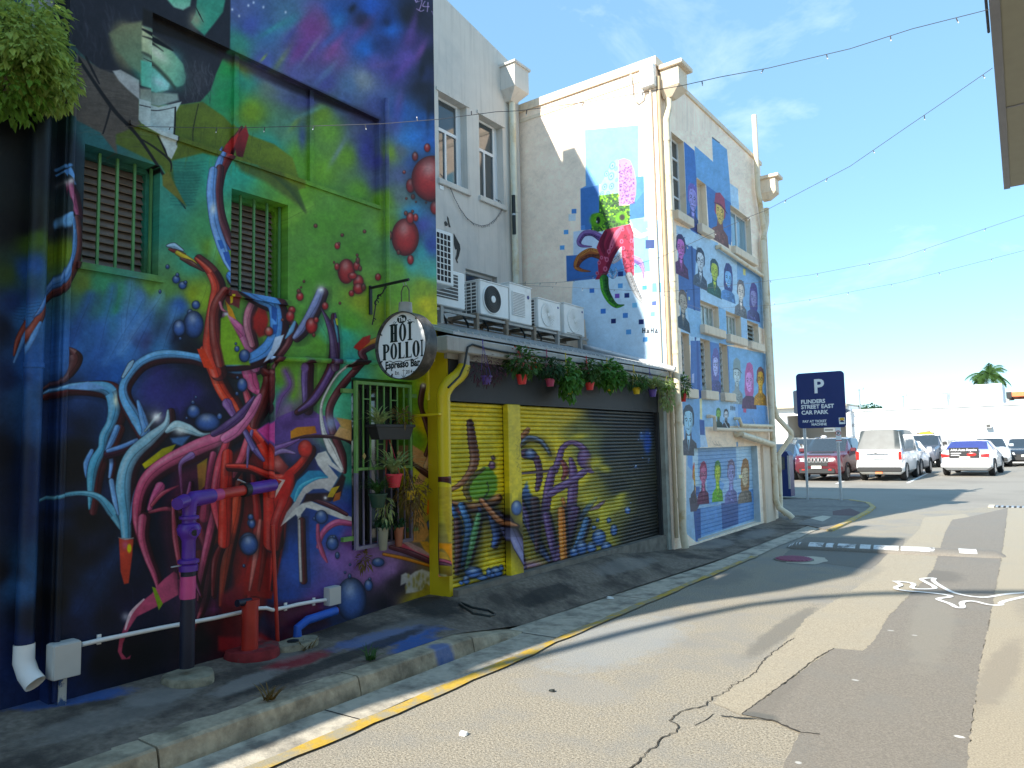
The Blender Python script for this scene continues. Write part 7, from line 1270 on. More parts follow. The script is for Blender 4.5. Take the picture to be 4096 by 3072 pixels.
# foliage makers
def leaf_mesh(name, m, n, cen, ext, size, style='leaf', seed=1, droop=.3, parent=None, m2=None, hang=0.):
    """real leaves: each a bent 4-triangle blade"""
    R = random.Random(seed); mb = MB()
    for i in range(n):
        if style == 'blade':
            az = R.random() * 2 * pi; L = size * (.8 + R.random() * .8); w_ = .0085 * (.8 + R.random() * .6) * (size / .16) ; out = .35 + R.random() * .75; k = 6
            p = Vector(cen) + Vector((ext[0] * R.uniform(-.25, .25), ext[1] * R.uniform(-.25, .25), 0)); v = Vector((cos(az) * out, sin(az) * out, 1.05)).normalized(); s = Vector((-sin(az), cos(az), 0)); vs = []
            for j in range(k + 1):
                t = j / k; ww = w_ * (1 - t ** 2) + .0008; vs += [tuple(p + s * ww), tuple(p - s * ww)]; v = (v + Vector((0, 0, -.42 * droop * 2))).normalized() if j > 0 else v; p = p + v * (L / k)
            mb.add(vs, [(2 * j, 2 * j + 1, 2 * j + 3, 2 * j + 2) for j in range(k)])
        else:
            while True:
                u = Vector((R.uniform(-1, 1), R.uniform(-1, 1), R.uniform(-1, 1)))
                if .2 < u.length < 1.: break
            if hang and R.random() < hang: u.z = -abs(u.z) * 1.5
            p = Vector(cen) + Vector((u.x * ext[0], u.y * ext[1], u.z * ext[2])); L = size * (.55 + R.random() * .75)
            d = (u + Vector((R.uniform(-.7, .7), R.uniform(-.7, .7), R.uniform(-.8, .3) - droop))).normalized(); s = d.cross(Vector((R.uniform(-.4, .4), R.uniform(-.4, .4), 1))).normalized(); nn = s.cross(d).normalized()
            ww = L * (.3 if style == 'leaf' else .42 if style == 'broad' else .14)
            mb.add([tuple(p), tuple(p + d * L * .45 + s * ww + nn * L * .06), tuple(p + d * L * .5 - nn * L * .05), tuple(p + d * L * .45 - s * ww + nn * L * .06), tuple(p + d * L + Vector((0, 0, -L * .2)))], [(0, 1, 2), (0, 2, 3), (1, 4, 2), (2, 4, 3)])
    return mb.build(name, m, parent)
def leafmat(name, col, var=.45, scale=30., t=.35):
    m = mat(name, col, rough=.5, var=var, scale=scale, spec=.3)
    N = m.node_tree.nodes; L = m.node_tree.links; b = N['Principled BSDF']; src = b.inputs['Base Color'].links[0].from_socket
    tr = N.new('ShaderNodeBsdfTranslucent'); mxx = N.new('ShaderNodeMixShader'); mxx.inputs[0].default_value = t; o = N['Material Output']
    L.new(src, tr.inputs['Color']); L.new(b.outputs[0], mxx.inputs[1]); L.new(tr.outputs[0], mxx.inputs[2]); L.new(mxx.outputs[0], o.inputs['Surface']); return m
L_grn = leafmat('green_leaf', (.055, .13, .03)); L_lim = leafmat('lime_leaf', (.13, .26, .03)); L_spd = leafmat('spider_leaf', (.32, .4, .16)); L_dark = leafmat('dark_leaf', (.03, .08, .03)); L_pur = leafmat('purple_leaf', (.08, .03, .05)); L_dry = leafmat('dry_leaf', (.2, .13, .04)); L_pot = leafmat('pothos_leaf', (.07, .2, .03)); L_red = leafmat('red_flower', (.4, .035, .02)); L_hdg = leafmat('hedge_leaf', (.33, .44, .1), scale=11., t=.4)  # hedge leaf colour is raised to look sunlit though it stands in shade
potm = {}
def pot(label, c, rt, h, colr, cat='plant pot', plant=None, group='plant pots hung along the shed gutter', wires=None, hookm=None, rb=None):
    t = thing('hanging_pot', label, cat, (c[0], c[1], c[2] - h), group); m = potm.setdefault(colr, mat('pot_%d_%d_%d' % tuple(int(v * 255) for v in colr), colr, rough=.45, var=.06)); rb = rb or rt * .68
    MB().lathe((c[0], c[1], c[2] - h), [(rb * .96, 0), (rb, .004), (rt * .97, h * .88), (rt * 1.06, h * .88), (rt * 1.07, h), (rt * .98, h), (rt * .96, h * .9)], 18).build('pot', m, t, smooth=True)
    if wires is not None:
        for a in (0, 2.1, 4.2): MB().tube([(c[0] + rt * cos(a), c[1] + rt * sin(a), c[2]), tuple(wires)], .0025, 4).build('hanging_wire', hookm or m, t)
        MB().tube([tuple(wires), (wires[0], wires[1], wires[2] + .05)], .006, 5).build('hook', hookm or m, t)
    if plant: plant(t, Vector((c[0], c[1], c[2])))
    return t
def P_spider(n=46, s=.17, m=None, seed=3): return lambda t, c: leaf_mesh('foliage', m or L_spd, n, c, (.04, .04, .02), s, 'blade', seed, .32, t)
def P_bush(n=90, e=(.12, .13, .1), s=.06, m=None, seed=3, style='leaf', dz=.07, droop=.3, hang=0., extra=None):
    def f(t, c):
        leaf_mesh('foliage', m or L_grn, int(n * 1.7), c + Vector((0, 0, dz + .015)), tuple(v * 1.15 for v in e), s, style, seed, droop, t, hang=hang)
        if extra: leaf_mesh('flowers', extra, int(n * .5), c + Vector((0, 0, dz + .03)), (e[0] * 1.15, e[1] * 1.15, e[2] * 1.1), s * .35, 'broad', seed + 9, 0, t)
    return f
# pots along the gutter
c3b = lambda x, y: (1700 + x * K, 1300 + y * K)
XP = XS + .06
RED, PNK, YLW, PRP, DRD = (.62, .04, .045), (.36, .045, .12), (.68, .5, .02), (.1, .06, .28), (.5, .015, .015)
for (lab, x, y, r, h, col, pl, hk) in [
    ('purple pot of dark purple trailing plant, first at the left end of the shed gutter', 530, 440, .055, .085, PRP, P_bush(150, (.13, .2, .14), .045, L_pur, 5, 'thin', .04, .5), (505, 150)),
    ('bright red pot with red flowering bush, second from the left under the gutter', 836, 430, .062, .1, RED, P_bush(170, (.15, .17, .13), .075, L_grn, 7, 'leaf', .13, .1, extra=L_red), (818, 200)),
    ('wine pink pot of frilly fern, third from the left under the gutter', 1080, 465, .056, .085, PNK, P_bush(190, (.13, .15, .09), .06, L_dark, 9, 'leaf', .1, .2), (1058, 235)),
    ('hidden yellow pot smothered in trailing green pothos, fourth under the gutter', 1245, 545, .05, .07, YLW, P_bush(190, (.12, .13, .16), .075, L_pot, 11, 'broad', .13, .6, .35), (1204, 260)),
    ('red pot of upright dark foliage in the middle of the shed gutter row', 1422, 498, .058, .09, RED, P_bush(150, (.11, .12, .11), .075, L_grn, 13, 'leaf', .13, .2), (1400, 290)),
    ('yellow pot under a wide mass of bright pothos leaves', 1600, 535, .056, .07, YLW, P_bush(230, (.15, .22, .15), .08, L_pot, 15, 'broad', .14, .4), (1600, 310)),
    ('bright yellow pot with short grassy plant on yellow wires', 1826, 540, .058, .09, YLW, P_bush(150, (.13, .15, .06), .08, L_grn, 17, 'thin', .06, .0), (1808, 360)),
    ('dull purple pot hidden by a large pale spider plant near the right end', 1965, 560, .06, .1, PRP, P_spider(110, .24, L_spd, 19), (1955, 385)),
    ]:
    p = onx(*c3b(x, y), XP); w_ = onx(*c3b(*hk), XS - .02)
    pot(lab, tuple(map(float, p)), r, h, col, plant=pl, wires=(float(p[0]) - .03, float(p[1]) - .01, max(float(w_[2]) - .03, float(p[2]) + .12)))
p = onx(*c3b(2090, 560), XP); t = thing('trailing_plant', 'pale trailing vine of spider leaves hanging off the right gutter end', 'plant', tuple(map(float, p)))
leaf_mesh('foliage', L_spd, 150, (p[0], p[1] - .02, p[2] - .05), (.1, .14, .24), .07, 'leaf', 31, .6, t); leaf_mesh('upper_foliage', L_lim, 90, (p[0], p[1], p[2] + .09), (.1, .2, .08), .07, 'thin', 32, .1, t)
MB().tube([(p[0], p[1], p[2] - .25), (p[0], p[1], p[2] + .2)], .006, 5).build('stem', L_dry, t)
p = onx(2733, 1575, XS + .1); pot('small dark red pot with upright green and yellow leaves at the far gutter corner', tuple(map(float, p)), .05, .12, DRD, plant=P_bush(110, (.07, .09, .13), .09, L_grn, 41, 'thin', .12, -.3), wires=(float(p[0]) - .08, float(p[1]), float(p[2]) + .26))
# window pots
gpp = lambda x, y, d=.1: tuple(map(float, onx(900 + x * K, 1400 + y * K, XG + d)))
a, b = gpp(1270, 645), gpp(1600, 650); t = thing('planter_box', 'long black plastic planter box of spider plants on the window grille', 'planter', a)
mb = MB(); h = .13; w2 = .065; yA, yB, xc, zt_ = a[1], b[1], XG + .09, (a[2] + b[2]) / 2
mb.add([(xc - w2 * .8, yA + .05, zt_ - h), (xc + w2 * .8, yA + .05, zt_ - h), (xc + w2 * .8, yB - .05, zt_ - h), (xc - w2 * .8, yB - .05, zt_ - h), (xc - w2, yA, zt_), (xc + w2, yA, zt_), (xc + w2, yB, zt_), (xc - w2, yB, zt_)], [(0, 3, 2, 1), (0, 1, 5, 4), (1, 2, 6, 5), (2, 3, 7, 6), (3, 0, 4, 7), (4, 5, 6, 7)])
mb.build('box', mat('black_plastic', (.02, .018, .018), rough=.5), t); MB().box((xc - w2 - .006, yA - .008, zt_ - .022), (xc + w2 + .006, yB + .008, zt_ + .004), .003).build('rim', MATS['black_plastic'], t)
leaf_mesh('spider_plant', L_spd, 60, (xc, yA + .09, zt_), (.08, .1, .02), .17, 'blade', 51, .3, t); leaf_mesh('dry_plant', L_dry, 90, (xc, yB - .1, zt_ + .07), (.09, .12, .07), .07, 'thin', 52, -.2, t)
G2 = 'pots of plants hooked on the window grille'
pot('bright red pot with a big spider plant in the middle of the window grille', gpp(1460, 1070), .075, .12, (.6, .035, .06), plant=P_spider(80, .26, L_spd, 53), group=G2, wires=(XG + .02, gpp(1460, 1070)[1], gpp(1460, 700)[2]))
pot('dark green pot with bushy spider grass at the lower left of the grille', gpp(1320, 1240), .08, .12, (.015, .05, .03), plant=P_spider(80, .16, L_grn, 55), group=G2, wires=(XG + .02, gpp(1300, 1240)[1], gpp(1300, 900)[2]))
pot('yellow pot hidden by dry brown fern at the right edge of the grille', gpp(1600, 1215), .05, .08, (.6, .4, .02), plant=P_bush(170, (.12, .15, .14), .06, L_dry, 57, 'thin', -.02, .3), group=G2, wires=(XG + .02, gpp(1590, 1215)[1], gpp(1590, 950)[2]))
pot('terracotta pot low behind the grille bars by the mural', gpp(1500, 1530, .05), .045, .17, (.3, .1, .05), plant=P_bush(40, (.05, .05, .04), .05, L_dark, 59, 'leaf', .04), group=G2)
pot('pale stoneware jar standing low behind the grille bars', gpp(1365, 1530, .05), .05, .2, (.25, .24, .17), plant=P_bush(40, (.05, .05, .04), .05, L_dark, 61, 'leaf', .04), group=G2)
t = thing('dangling_plant', 'dry hanging vines and leaves trailing beneath the grille pots', 'plant', gpp(1400, 1500)); leaf_mesh('foliage', L_spd, 60, gpp(1390, 1360), (.05, .08, .12), .07, 'thin', 63, .7, t); leaf_mesh('dry_foliage', L_dry, 130, gpp(1650, 1380), (.06, .1, .2), .05, 'thin', 64, .6, t)
for x, y0_, y1_ in ((1385, 640, 1500), (1650, 1200, 1640)): MB().tube([gpp(x, y0_), gpp(x, y1_)], .003, 4).build('vine', L_dry, t)
t = thing('air_plant', 'tangle of dry yellow roots on a string hanging under the grille', 'plant', tuple(px(1455, 2260, XB + .05))); p = px(1455, 2240, XB + .05); leaf_mesh('roots', L_dry, 50, tuple(p), (.03, .06, .07), .07, 'thin', 65, .3, t); MB().tube([tuple(px(1452, 2080, XG)), tuple(px(1462, 2250, XB + .04))], .003, 4).build('string', L_dry, t)

# ------------------------------------------------------------------ yellow downpipe, hose, gutter cable
pv0 = onx(1768, 1585, -4.53); pv1 = onx(1789, 2300, -4.53); yy_ = float(pv0[1] + pv1[1]) / 2; po = onx(1856, 1462, -4.52)
yd = thing('downpipe', 'yellow enamel downpipe at the corner of mural wall and roller door', 'pipe', (-4.53, yy_, float(pv1[2])))
MB().tube([(-4.53, yy_, float(onx(1780, 1905, -4.53)[2])), (-4.53, yy_, float(pv0[2]) - .02), (-4.53, yy_ + .008, float(pv0[2]) + .03), (-4.525, yy_ + .035, float(pv0[2]) + .08), (-4.52, yy_ + .08, float(pv0[2]) + .13), (-4.52, float(po[1]) - .09, float(po[2]) - .11), (-4.52, float(po[1]) - .03, float(po[2]) - .06), (-4.52, float(po[1]), float(po[2]) - .01), tuple(po)], [.062, .063, .064, .068, .07, .07, .068, .064, .062], 16).build('pipe', C_yelw, yd, smooth=True)
MB().tube([(-4.53, yy_, float(pv1[2])), (-4.53, yy_, float(onx(1780, 1906, -4.53)[2]))], .0622, 16).build('painted_length', M_shut, yd, smooth=True)
MB().tube([tuple(po - np.array([0, 0, .03])), (float(po[0]), float(po[1]), 2.56)], .056, 14).build('outlet', C_fasc, yd, smooth=True)
for zz in (float(pv0[2]) - .06, float(pv0[2]) + .0): MB().tube([(-4.53, yy_, zz - .012), (-4.53, yy_, zz + .012)], .066, 16).build('collar', C_yelw, yd)
MB().box((XB + .005, yy_ - .1, float(pv0[2]) - .18), (-4.5, yy_ + .02, float(pv0[2]) - .16)).build('bracket', C_yelw, yd)
bp_ = onx(1785, 1400, -4.5); t = thing('wall_box', 'yellow painted box bracket under the roof end by the sign', 'bracket', (-4.6, float(bp_[1]), float(bp_[2]))); a = onx(1758, 1440, -4.62)
MB().box((-4.84, 5.0, 2.46), (-4.62, 5.12, 2.64), .006).build('box', C_yelw, t); MB().box((-4.84, 4.98, 2.68), (-4.6, 5.14, 2.705)).build('top_plate', C_yelw, t); MB().box((-4.7, 5.08, 2.1), (-4.68, 5.1, 2.46)).build('strap', C_yelw, t)
Hs = [(1757, 1640), (1757, 1800), (1758, 2000), (1757, 2200), (1760, 2300)]
hz = [tuple(onx(x, y, -4.6)) for x, y in Hs]
hg = [onz(*c4(x, y), z) for x, y, z in [(1125, 130, .3), (1150, 200, .3), (1200, 270, .21), (1290, 330, .19), (1380, 345, .17), (1405, 335, .165), (1370, 315, .17), (1290, 300, .19), (1230, 275, .21), (1190, 240, .24)]]
t = thing('hose', 'thin black garden hose dropping beside the yellow downpipe and coiled on the footpath', 'hose', hz[-1]); MB().tube(hz + [tuple(p) for p in hg], .011, 8).build('hose', C_black, t, smooth=True); MB().tube([hz[-1], tuple(hg[0])], .018, 8).build('tap_fitting', C_orng, t)
gc = [(1100, 1100)]
cb = [(200, 540), (300, 440), (340, 350), (370, 190), (410, 168), (520, 200), (700, 235), (900, 262), (1060, 280), (1300, 325), (1500, 350), (1700, 385), (1900, 415), (2100, 455), (2280, 480)]
t = thing('gutter_cable', 'black cable sagging along the shed gutter behind the pots', 'cable', tuple(onx(*c3b(*cb[0]), XS + .02))); MB().tube([tuple(onx(*c3b(*p), XS + .012)) for p in cb], .011, 7).build('cable', C_black, t, smooth=True)
pipe_thing('roof_pipe', 'silver insulated pipe lying on the shed roof against the octopus wall', [tuple(ony(2325, 1385, 10.0)), tuple(ony(2395, 1402, 10.0)), tuple(ony(2700, 1478, 10.0))], .045, mat('foil_pipe', (.6, .61, .62), rough=.35, metal=.5, var=.1))
# ------------------------------------------------------------------ air conditioners on their frames
XA = -5.75; ka = XA / -5.6
u2 = lambda x, y, X=XA: onx(1700 + x * K, 700 + y * K, X)
def ac(label, tl, br_, dep, kind, grille=True, side=True):
    a, b = u2(*tl), u2(*br_); y0, y1, z1, z0 = float(a[1]), float(b[1]), float(a[2]), float(b[2])
    t = thing('air_conditioner', label, 'air conditioner', (XA, y0, z0), 'air conditioner units on the shed roof')
    MB().box((XA - dep, y0, z0), (XA, y1, z1), .012).build('case', C_acw, t); MB().box((XA - dep - .01, y0 - .008, z1), (XA + .006, y1 + .008, z1 + .012)).build('top_cover', C_acw, t)
    if side:
        MB().box((XA - dep + .02, y0 - .006, z0 + .03), (XA - .05, y0 - .0015, z1 - .02)).build('coil', C_acg, t)
        for k in range(1, 9): zz = z0 + .03 + (z1 - z0 - .05) * k / 9; MB().box((XA - dep + .02, y0 - .014, zz - .006), (XA - .05, y0 - .007, zz + .006)).build('guard_bar', C_acw, t)
        for k in range(0, 5): xx = XA - dep + .02 + (dep - .07) * k / 4; MB().box((xx - .006, y0 - .02, z0 + .03), (xx + .006, y0 - .0145, z1 - .02)).build('guard_bar', C_acw, t)
    cy, cz, R = y0 + (y1 - y0) * (.42 if kind != 'fan3' else .48), (z0 + z1) / 2, (z1 - z0) * .4
    if kind == 'black':
        R = (z1 - z0) * .42; MB().lathe((XA, cy - .02, cz), [(R * 1.02, .001), (R * 1.02, .014), (R * .97, .018)], 36, 'x').build('fan_ring', C_wht, t, smooth=True); MB().lathe((XA, cy - .02, cz), [(R * .96, .002), (R * .96, .02), (R * .3, .028)], 36, 'x').build('fan_grille', C_black, t, smooth=True); MB().lathe((XA, cy - .02, cz), [(R * .24, .02), (R * .24, .034), (R * .2, .036)], 20, 'x').build('hub', C_wht, t)
        for k in range(4): r0 = R * (.4 + .16 * k); MB().tube([(XA + .026, cy - .02 + r0 * cos(a), cz + r0 * sin(a)) for a in np.linspace(0, 2 * pi, 30)], .0025, 4).build('grille_wire', C_black, t)
    elif kind in ('fan', 'fan3'):
        MB().lathe((XA, cy, cz), [(R * 1.05, .001), (R * 1.05, .01), (R * 1.0, .012)], 32, 'x').build('fan_ring', C_acw, t); MB().lathe((XA, cy, cz), [(R, .002), (R, .006)], 32, 'x').build('fan_opening', mat('fan_grey', (.1, .1, .1), rough=.6), t)
        for k in range(26): a = 2 * pi * k / 26; MB().tube([(XA + .014, cy + R * .16 * cos(a), cz + R * .16 * sin(a)), (XA + .014, cy + R * cos(a + .25), cz + R * sin(a + .25))], .0028, 4).build('grille_wire', C_acw, t)
        MB().lathe((XA, cy, cz), [(R * .17, .006), (R * .17, .02)], 16, 'x').build('hub', C_acw, t)
        if kind == 'fan3': MB().box((XA + .001, cy - R * 1.15, cz - R * 1.15), (XA + .008, cy + R * 1.2, cz - R * 1.1)).build('panel_seam', C_fasc, t)
    elif kind == 'panel':
        MB().box((XA + .0, y0 + .05, z0 + .1), (XA + .014, y0 + (y1 - y0) * .66, z1 - .1), .004).build('vent_panel', C_acw, t)
        for k in range(14): zz = z0 + .125 + (z1 - z0 - .25) * k / 13; MB().box((XA + .014, y0 + .06, zz - .004), (XA + .02, y0 + (y1 - y0) * .64, zz + .004)).build('vent_louvre', mat('vent_grey', (.42, .42, .42), rough=.5), t)
        MB().lathe((XA, y0 + (y1 - y0) * .84, z1 - .14), [(.028, .001), (.028, .004)], 16, 'x').build('badge', mat('navy_badge', (.03, .05, .2), rough=.4), t)
    if kind in ('fan', 'fan3'): MB().lathe((XA, y1 - .06, z1 - .07), [(.018, .001), (.018, .004)], 12, 'x').build('badge', mat('navy_badge', (.03, .05, .2), rough=.4), t)
    return t, (y0, y1, z0)
info = []
info.append(ac('air conditioner with a big black fan and white hub, second from the left', (475, 905), (725, 1253), .42, 'black')[1])
info.append(ac('tall air conditioner with a flat vented panel in the middle of the row', (728, 930), (925, 1305), .4, 'panel', side=False)[1])
info.append(ac('air conditioner with radial wire fan guard, second from the right', (975, 1062), (1172, 1355), .34, 'fan')[1])
info.append(ac('air conditioner with round fan at the right end of the roof row', (1200, 1105), (1380, 1405), .3, 'fan3', side=False)[1])
# left tall stacked units, partly hidden by the mural building
a, b = u2(40, 770), u2(348, 1170); t = thing('air_conditioner', 'large white mesh-sided unit standing behind the mural building corner', 'air conditioner', (XA, float(a[1]), float(b[2])), 'air conditioner units on the shed roof')
MB().box((XA - .5, a[1], b[2]), (XA, b[1], a[2]), .012).build('case', C_acw, t); MB().box((XA - .0, a[1] + .05, b[2] + .1), (XA + .006, b[1] - .14, a[2] - .05)).build('mesh_panel', C_acg, t)
for k in range(7): zz = float(b[2]) + .12 + (float(a[2] - b[2]) - .2) * k / 6; MB().box((XA + .006, a[1] + .05, zz - .004), (XA + .012, b[1] - .14, zz + .004)).build('guard_bar', C_acw, t)
info.insert(0, (float(a[1]), float(b[1]), float(b[2])))
XA_ = XA + .3; a, b = u2(60, 445, XA_), u2(280, 975, XA_); a1 = u2(105, 445, XA_); t = thing('air_conditioner', 'upright white unit with a black slotted grille in front of the dancing silhouette', 'air conditioner', (XA_, float(a[1]), float(b[2])), 'air conditioner units on the shed roof')
ya_, yb2, zb3, zt3 = float(a[1]), float(u2(245, 700, XA_)[1]), float(b[2]), float(a[2])
MB().box((XA_ - .32, ya_, zb3), (XA_, yb2, zt3), .01).build('case', C_acw, t); 
for i in range(4):
    for k in range(8): 
        y_ = ya_ + (yb2 - ya_) * (.22 + .17 * i); zz = zb3 + (zt3 - zb3) * (.06 + .112 * k); MB().box((XA_, y_, zz), (XA_ + .003, y_ + (yb2 - ya_) * .12, zz + (zt3 - zb3) * .09)).build('slot', C_blk, t)
# steel and timber frames
ft = thing('unit_frame', 'weathered timber and steel frame carrying the air conditioners on the shed roof', 'frame', (XA, 7.2, 3.15))
rz = lambda X: zr + .03 + (zb_ - zr) * (X - XS) / (X2 - XS)
lx = [(135, 1150), (445, 1212), (700, 1270), (940, 1325), (1143, 1365), (1340, 1410)]
for (x, y) in lx:
    p = u2(x, y); m_ = C_timb if x in (445, 700, 940) else C_fasc
    MB().box((XA - .03, p[1] - .025, rz(XA) - .01), (XA + .025, p[1] + .025, float(p[2]) + .02)).build('post', m_, ft); MB().box((XA - .46, p[1] - .02, rz(XA - .44) - .01), (XA - .41, p[1] + .02, float(p[2]) + .02)).build('post', C_timb, ft); MB().box((XA - .46, p[1] - .03, float(p[2]) - .02), (XA + .02, p[1] + .03, float(p[2]) + .025)).build('bearer', C_timb, ft)
yF0, yF1 = info[0][0], info[-1][1] + .1; zf = min(i[2] for i in info)
MB().box((XA - .02, yF0, zf - .045), (XA + .012, yF1, zf - .012)).build('rail', C_fasc, ft); MB().box((XA - .44, yF0, zf - .045), (XA - .4, yF1, zf - .012)).build('rail', C_timb, ft)
MB().box((XA - .2, yF0 + .1, rz(XA) + .03), (XA - .16, yF1 - .2, rz(XA) + .07)).build('lower_rail', C_timb, ft)
for k in range(7): y_ = yF0 + .3 + k * .42; MB().tube([(XA - .1, y_, zf - .02), (XA - .05, y_ + .03, zf - .12), (XA - .1, y_ + .1, rz(XA - .1) + .02)], .014, 7).build('hose', C_black, ft, smooth=True)
# small silhouette paste-up on the grey wall
pz = lambda x, y: onx(1700 + x * K, 700 + y * K, X2 + .004)
t = thing('wall_stencil', 'black stencilled dancing figure on the grey wall behind the units', 'stencil', tuple(pz(270, 600)))
def wpoly(pts, name): MB().prism([tuple(pz(*p)) for p in pts], (.003, 0, 0)).build(name, C_black, t)
wpoly([(248,505),(262,530),(300,600),(306,640),(292,700),(278,735),(286,762),(276,758),(262,720),(272,690),(276,640),(262,645),(250,600)], 'legs'); wpoly([(190,355),(203,372),(214,430),(221,452),(206,450),(196,400)], 'arm'); wpoly([(166,405),(180,398),(198,425),(190,440),(172,438)], 'hat')
bs = thing('wall_notice', 'small white printed notice below the first grey wall window', 'notice', tuple(pz(143, 92))); MB().box((X2 + .002, pz(126, 60)[1], pz(126, 118)[2]), (X2 + .008, pz(160, 75)[1], pz(126, 62)[2])).build('sheet', C_wht, bs); MB().box((X2 + .008, pz(130, 80)[1], pz(130, 85)[2]), (X2 + .01, pz(156, 80)[1], pz(130, 76)[2])).build('print', C_blk, bs)

# ------------------------------------------------------------------ strings of small lights
def vplane(x, y, A, B):
    d = ray(x, y); u = np.array([B[1] - A[1], -(B[0] - A[0])]); t_ = (A[:2] - EYE[:2]) @ u / (d[:2] @ u); return EYE + d * t_
C_bulb = mat('clear_bulb', (.7, .72, .75), rough=.15, spec=.8)
def lights(label, px_, A, B, step=.22, r=.004):
    P = [A] + [vplane(x, y, A, B) for x, y in px_[1:-1]] + [B]; P = [Vector(tuple(map(float, p))) for p in P]
    t = thing('string_lights', label, 'string lights', tuple(P[0]), 'strings of tiny lights over the lane'); MB().tube(P, r, 5).build('cable', C_wire, t)
    mb = MB(); mc_ = MB(); s = 0; k = 0
    for a, b in zip(P[:-1], P[1:]):
        L = (b - a).length; u = step - s
        while u < L:
            p = a + (b - a) * (u / L); dn = Vector((rnd.uniform(-.5, .5), rnd.uniform(-.5, .5), -1 if rnd.random() < .85 else .8)).normalized(); mc_.tube([p, p + dn * .024], .0032, 5); mb.tube([p + dn * .024, p + dn * .032], .003, 5); u += step
        s = (L - (u - step))
    mc_.build('sockets', C_wire, t)['kind'] = 'stuff'; mb.build('bulbs', C_bulb, t)['kind'] = 'stuff'
ZC = 3.93
A_ = onx(500, 505, XB + .05); B_ = onz(3955, 38, ZC)
lights('string of lights from the mural wall across to the near canopy edge', [(500,505),(900,512),(1255,504),(1530,495),(1755,477),(1985,447),(2078,443),(2350,408),(2560,372),(2730,342),(2880,308),(3075,272),(3400,195),(3650,115),(3955,38)], A_, B_, .34, .002)
A_ = onx(1996, 1135, -6.2); B_ = onz(3970, 272, ZC)
lights('string of lights rising from the roof units to the canopy middle', [(1996,1135),(2084,1135),(2255,1128),(2482,1080),(2575,1049),(2649,1026),(2760,975),(2900,910),(2995,868),(3060,843),(3200,770),(3400,665),(3610,520),(3800,390),(3970,272)], A_, B_, .4, .002)
A_ = onx(1996, 1137, -6.2); B_ = onz(4200, 830, 3.6)
lights('faint upper string of lights over the car park end of the lane', [(1996,1137),(2280,1150),(2649,1168),(2802,1155),(3040,1128),(3240,1100),(3600,1030),(4096,862),(4200,830)], A_, B_, .5, .0016)
A_ = onx(2655, 1180, XF + .05); B_ = onz(4200, 975, 3.4)
lights('faint lowest string of lights from the portrait building over the car park end', [(2655,1180),(2802,1237),(3083,1221),(3240,1198),(3600,1130),(4096,1002),(4200,975)], A_, B_, .5, .0016)
P = [tuple(pz(x, y) + np.array([.02, 0, 0])) for x, y in [(120,-10),(150,20),(200,90),(245,200),(300,300),(350,370),(410,420),(480,442),(540,430),(600,385),(640,330),(668,275),(640,225),(600,210)]]
t = thing('string_lights', 'loop of tiny lights drooping on the grey wall between the windows', 'string lights', P[0], 'strings of tiny lights over the lane'); MB().tube(P, .004, 5).build('cable', C_wire, t)
mb = MB()
for i in range(len(P) - 1):
    for k in range(5): q = np.array(P[i]) + (np.array(P[i + 1]) - np.array(P[i])) * k / 5; mb.tube([tuple(q), (q[0] + .01, q[1] + rnd.uniform(-.02, .02), q[2] - .03)], .004, 4)
mb.build('bulbs', C_wire, t)['kind'] = 'stuff'

# ------------------------------------------------------------------ hedge top left
t = thing('climbing_shrub', 'leafy green shrub coloured as if sunlit spilling over the wall top at the upper left', 'shrub', (-4.8, 1.7, 4.0))
hc = onx(120, 230, -4.72)
for i, (x, y, ex, ez, n) in enumerate([(90, 190, .3, .28, 1500), (190, 330, .2, .2, 700), (60, 350, .24, .22, 700), (120, 60, .26, .2, 600)]):
    c_ = onx(x, y, -4.66 - .05 * i); leaf_mesh('foliage', L_hdg if i != 2 else L_lim, n, tuple(c_), (.24, ex * .8, ez * .85), .052, 'leaf', 70 + i, .35, t)
for k in range(6): c_ = onx(60 + k * 22, 260 + (k % 3) * 40, -4.72); MB().tube([(-4.95, float(c_[1]) - .1, 3.6 + .1 * k), tuple(c_)], .009, 5).build('stem', C_timb, t)
# weeds and litter
for i, (x, y, lab) in enumerate([(1385, 2490, 'tuft of green weeds by the blue ball at the wall foot'), (1225, 2610, 'dry weeds at the edge of the concrete lump'), (1480, 2640, 'green weed tuft at the kerb edge below the blue overspray'), (1075, 2800, 'dry grass clump beside the kerb near the red footing')]):
    p = onz(x, y, .14); t = thing('weed', lab, 'weed', tuple(p)); leaf_mesh('blades', L_grn if i % 2 == 0 else L_dry, 26, tuple(p), (.1, .1, .01), .09, 'blade', 80 + i, .2, t)
def blobmesh(c, rx, ry, h, n, seed):
    R = random.Random(seed); mb = MB(); b = [(c[0] + rx * (.7 + .5 * R.random()) * cos(2 * pi * i / n), c[1] + ry * (.7 + .5 * R.random()) * sin(2 * pi * i / n), c[2]) for i in range(n)]; tp_ = [(c[0] + (p[0] - c[0]) * .8, c[1] + (p[1] - c[1]) * .8, c[2] + h * (.6 + .8 * R.random())) for p in b]
    mb.add(b + tp_, [(i, (i + 1) % n, n + (i + 1) % n, n + i) for i in range(n)] + [tuple(range(n, 2 * n))]); return mb
for i, (x, y, z, r, lab) in enumerate([(2440, 2393, .05, .035, 'crumpled white paper scrap on the footpath by the yellow line'), (1853, 2938, .004, .03, 'small white scrap lying on the road in the foreground'), (145, 2885, .14, .02, 'small white pebble on the footpath at the lower left'), (1452, 2483, .15, .02, 'cream pebble at the foot of the mural'), (1276, 2558, .15, .016, 'tiny white pebble beside the concrete lump'), (2208, 2765, .004, .018, 'dark stone on the sunlit road')]):
    p = onz(x, y, z); tag(blobmesh(tuple(p), r * 1.2, r, .012, 7, i).build('litter', C_black if 'dark' in lab else C_wht), lab, 'litter')

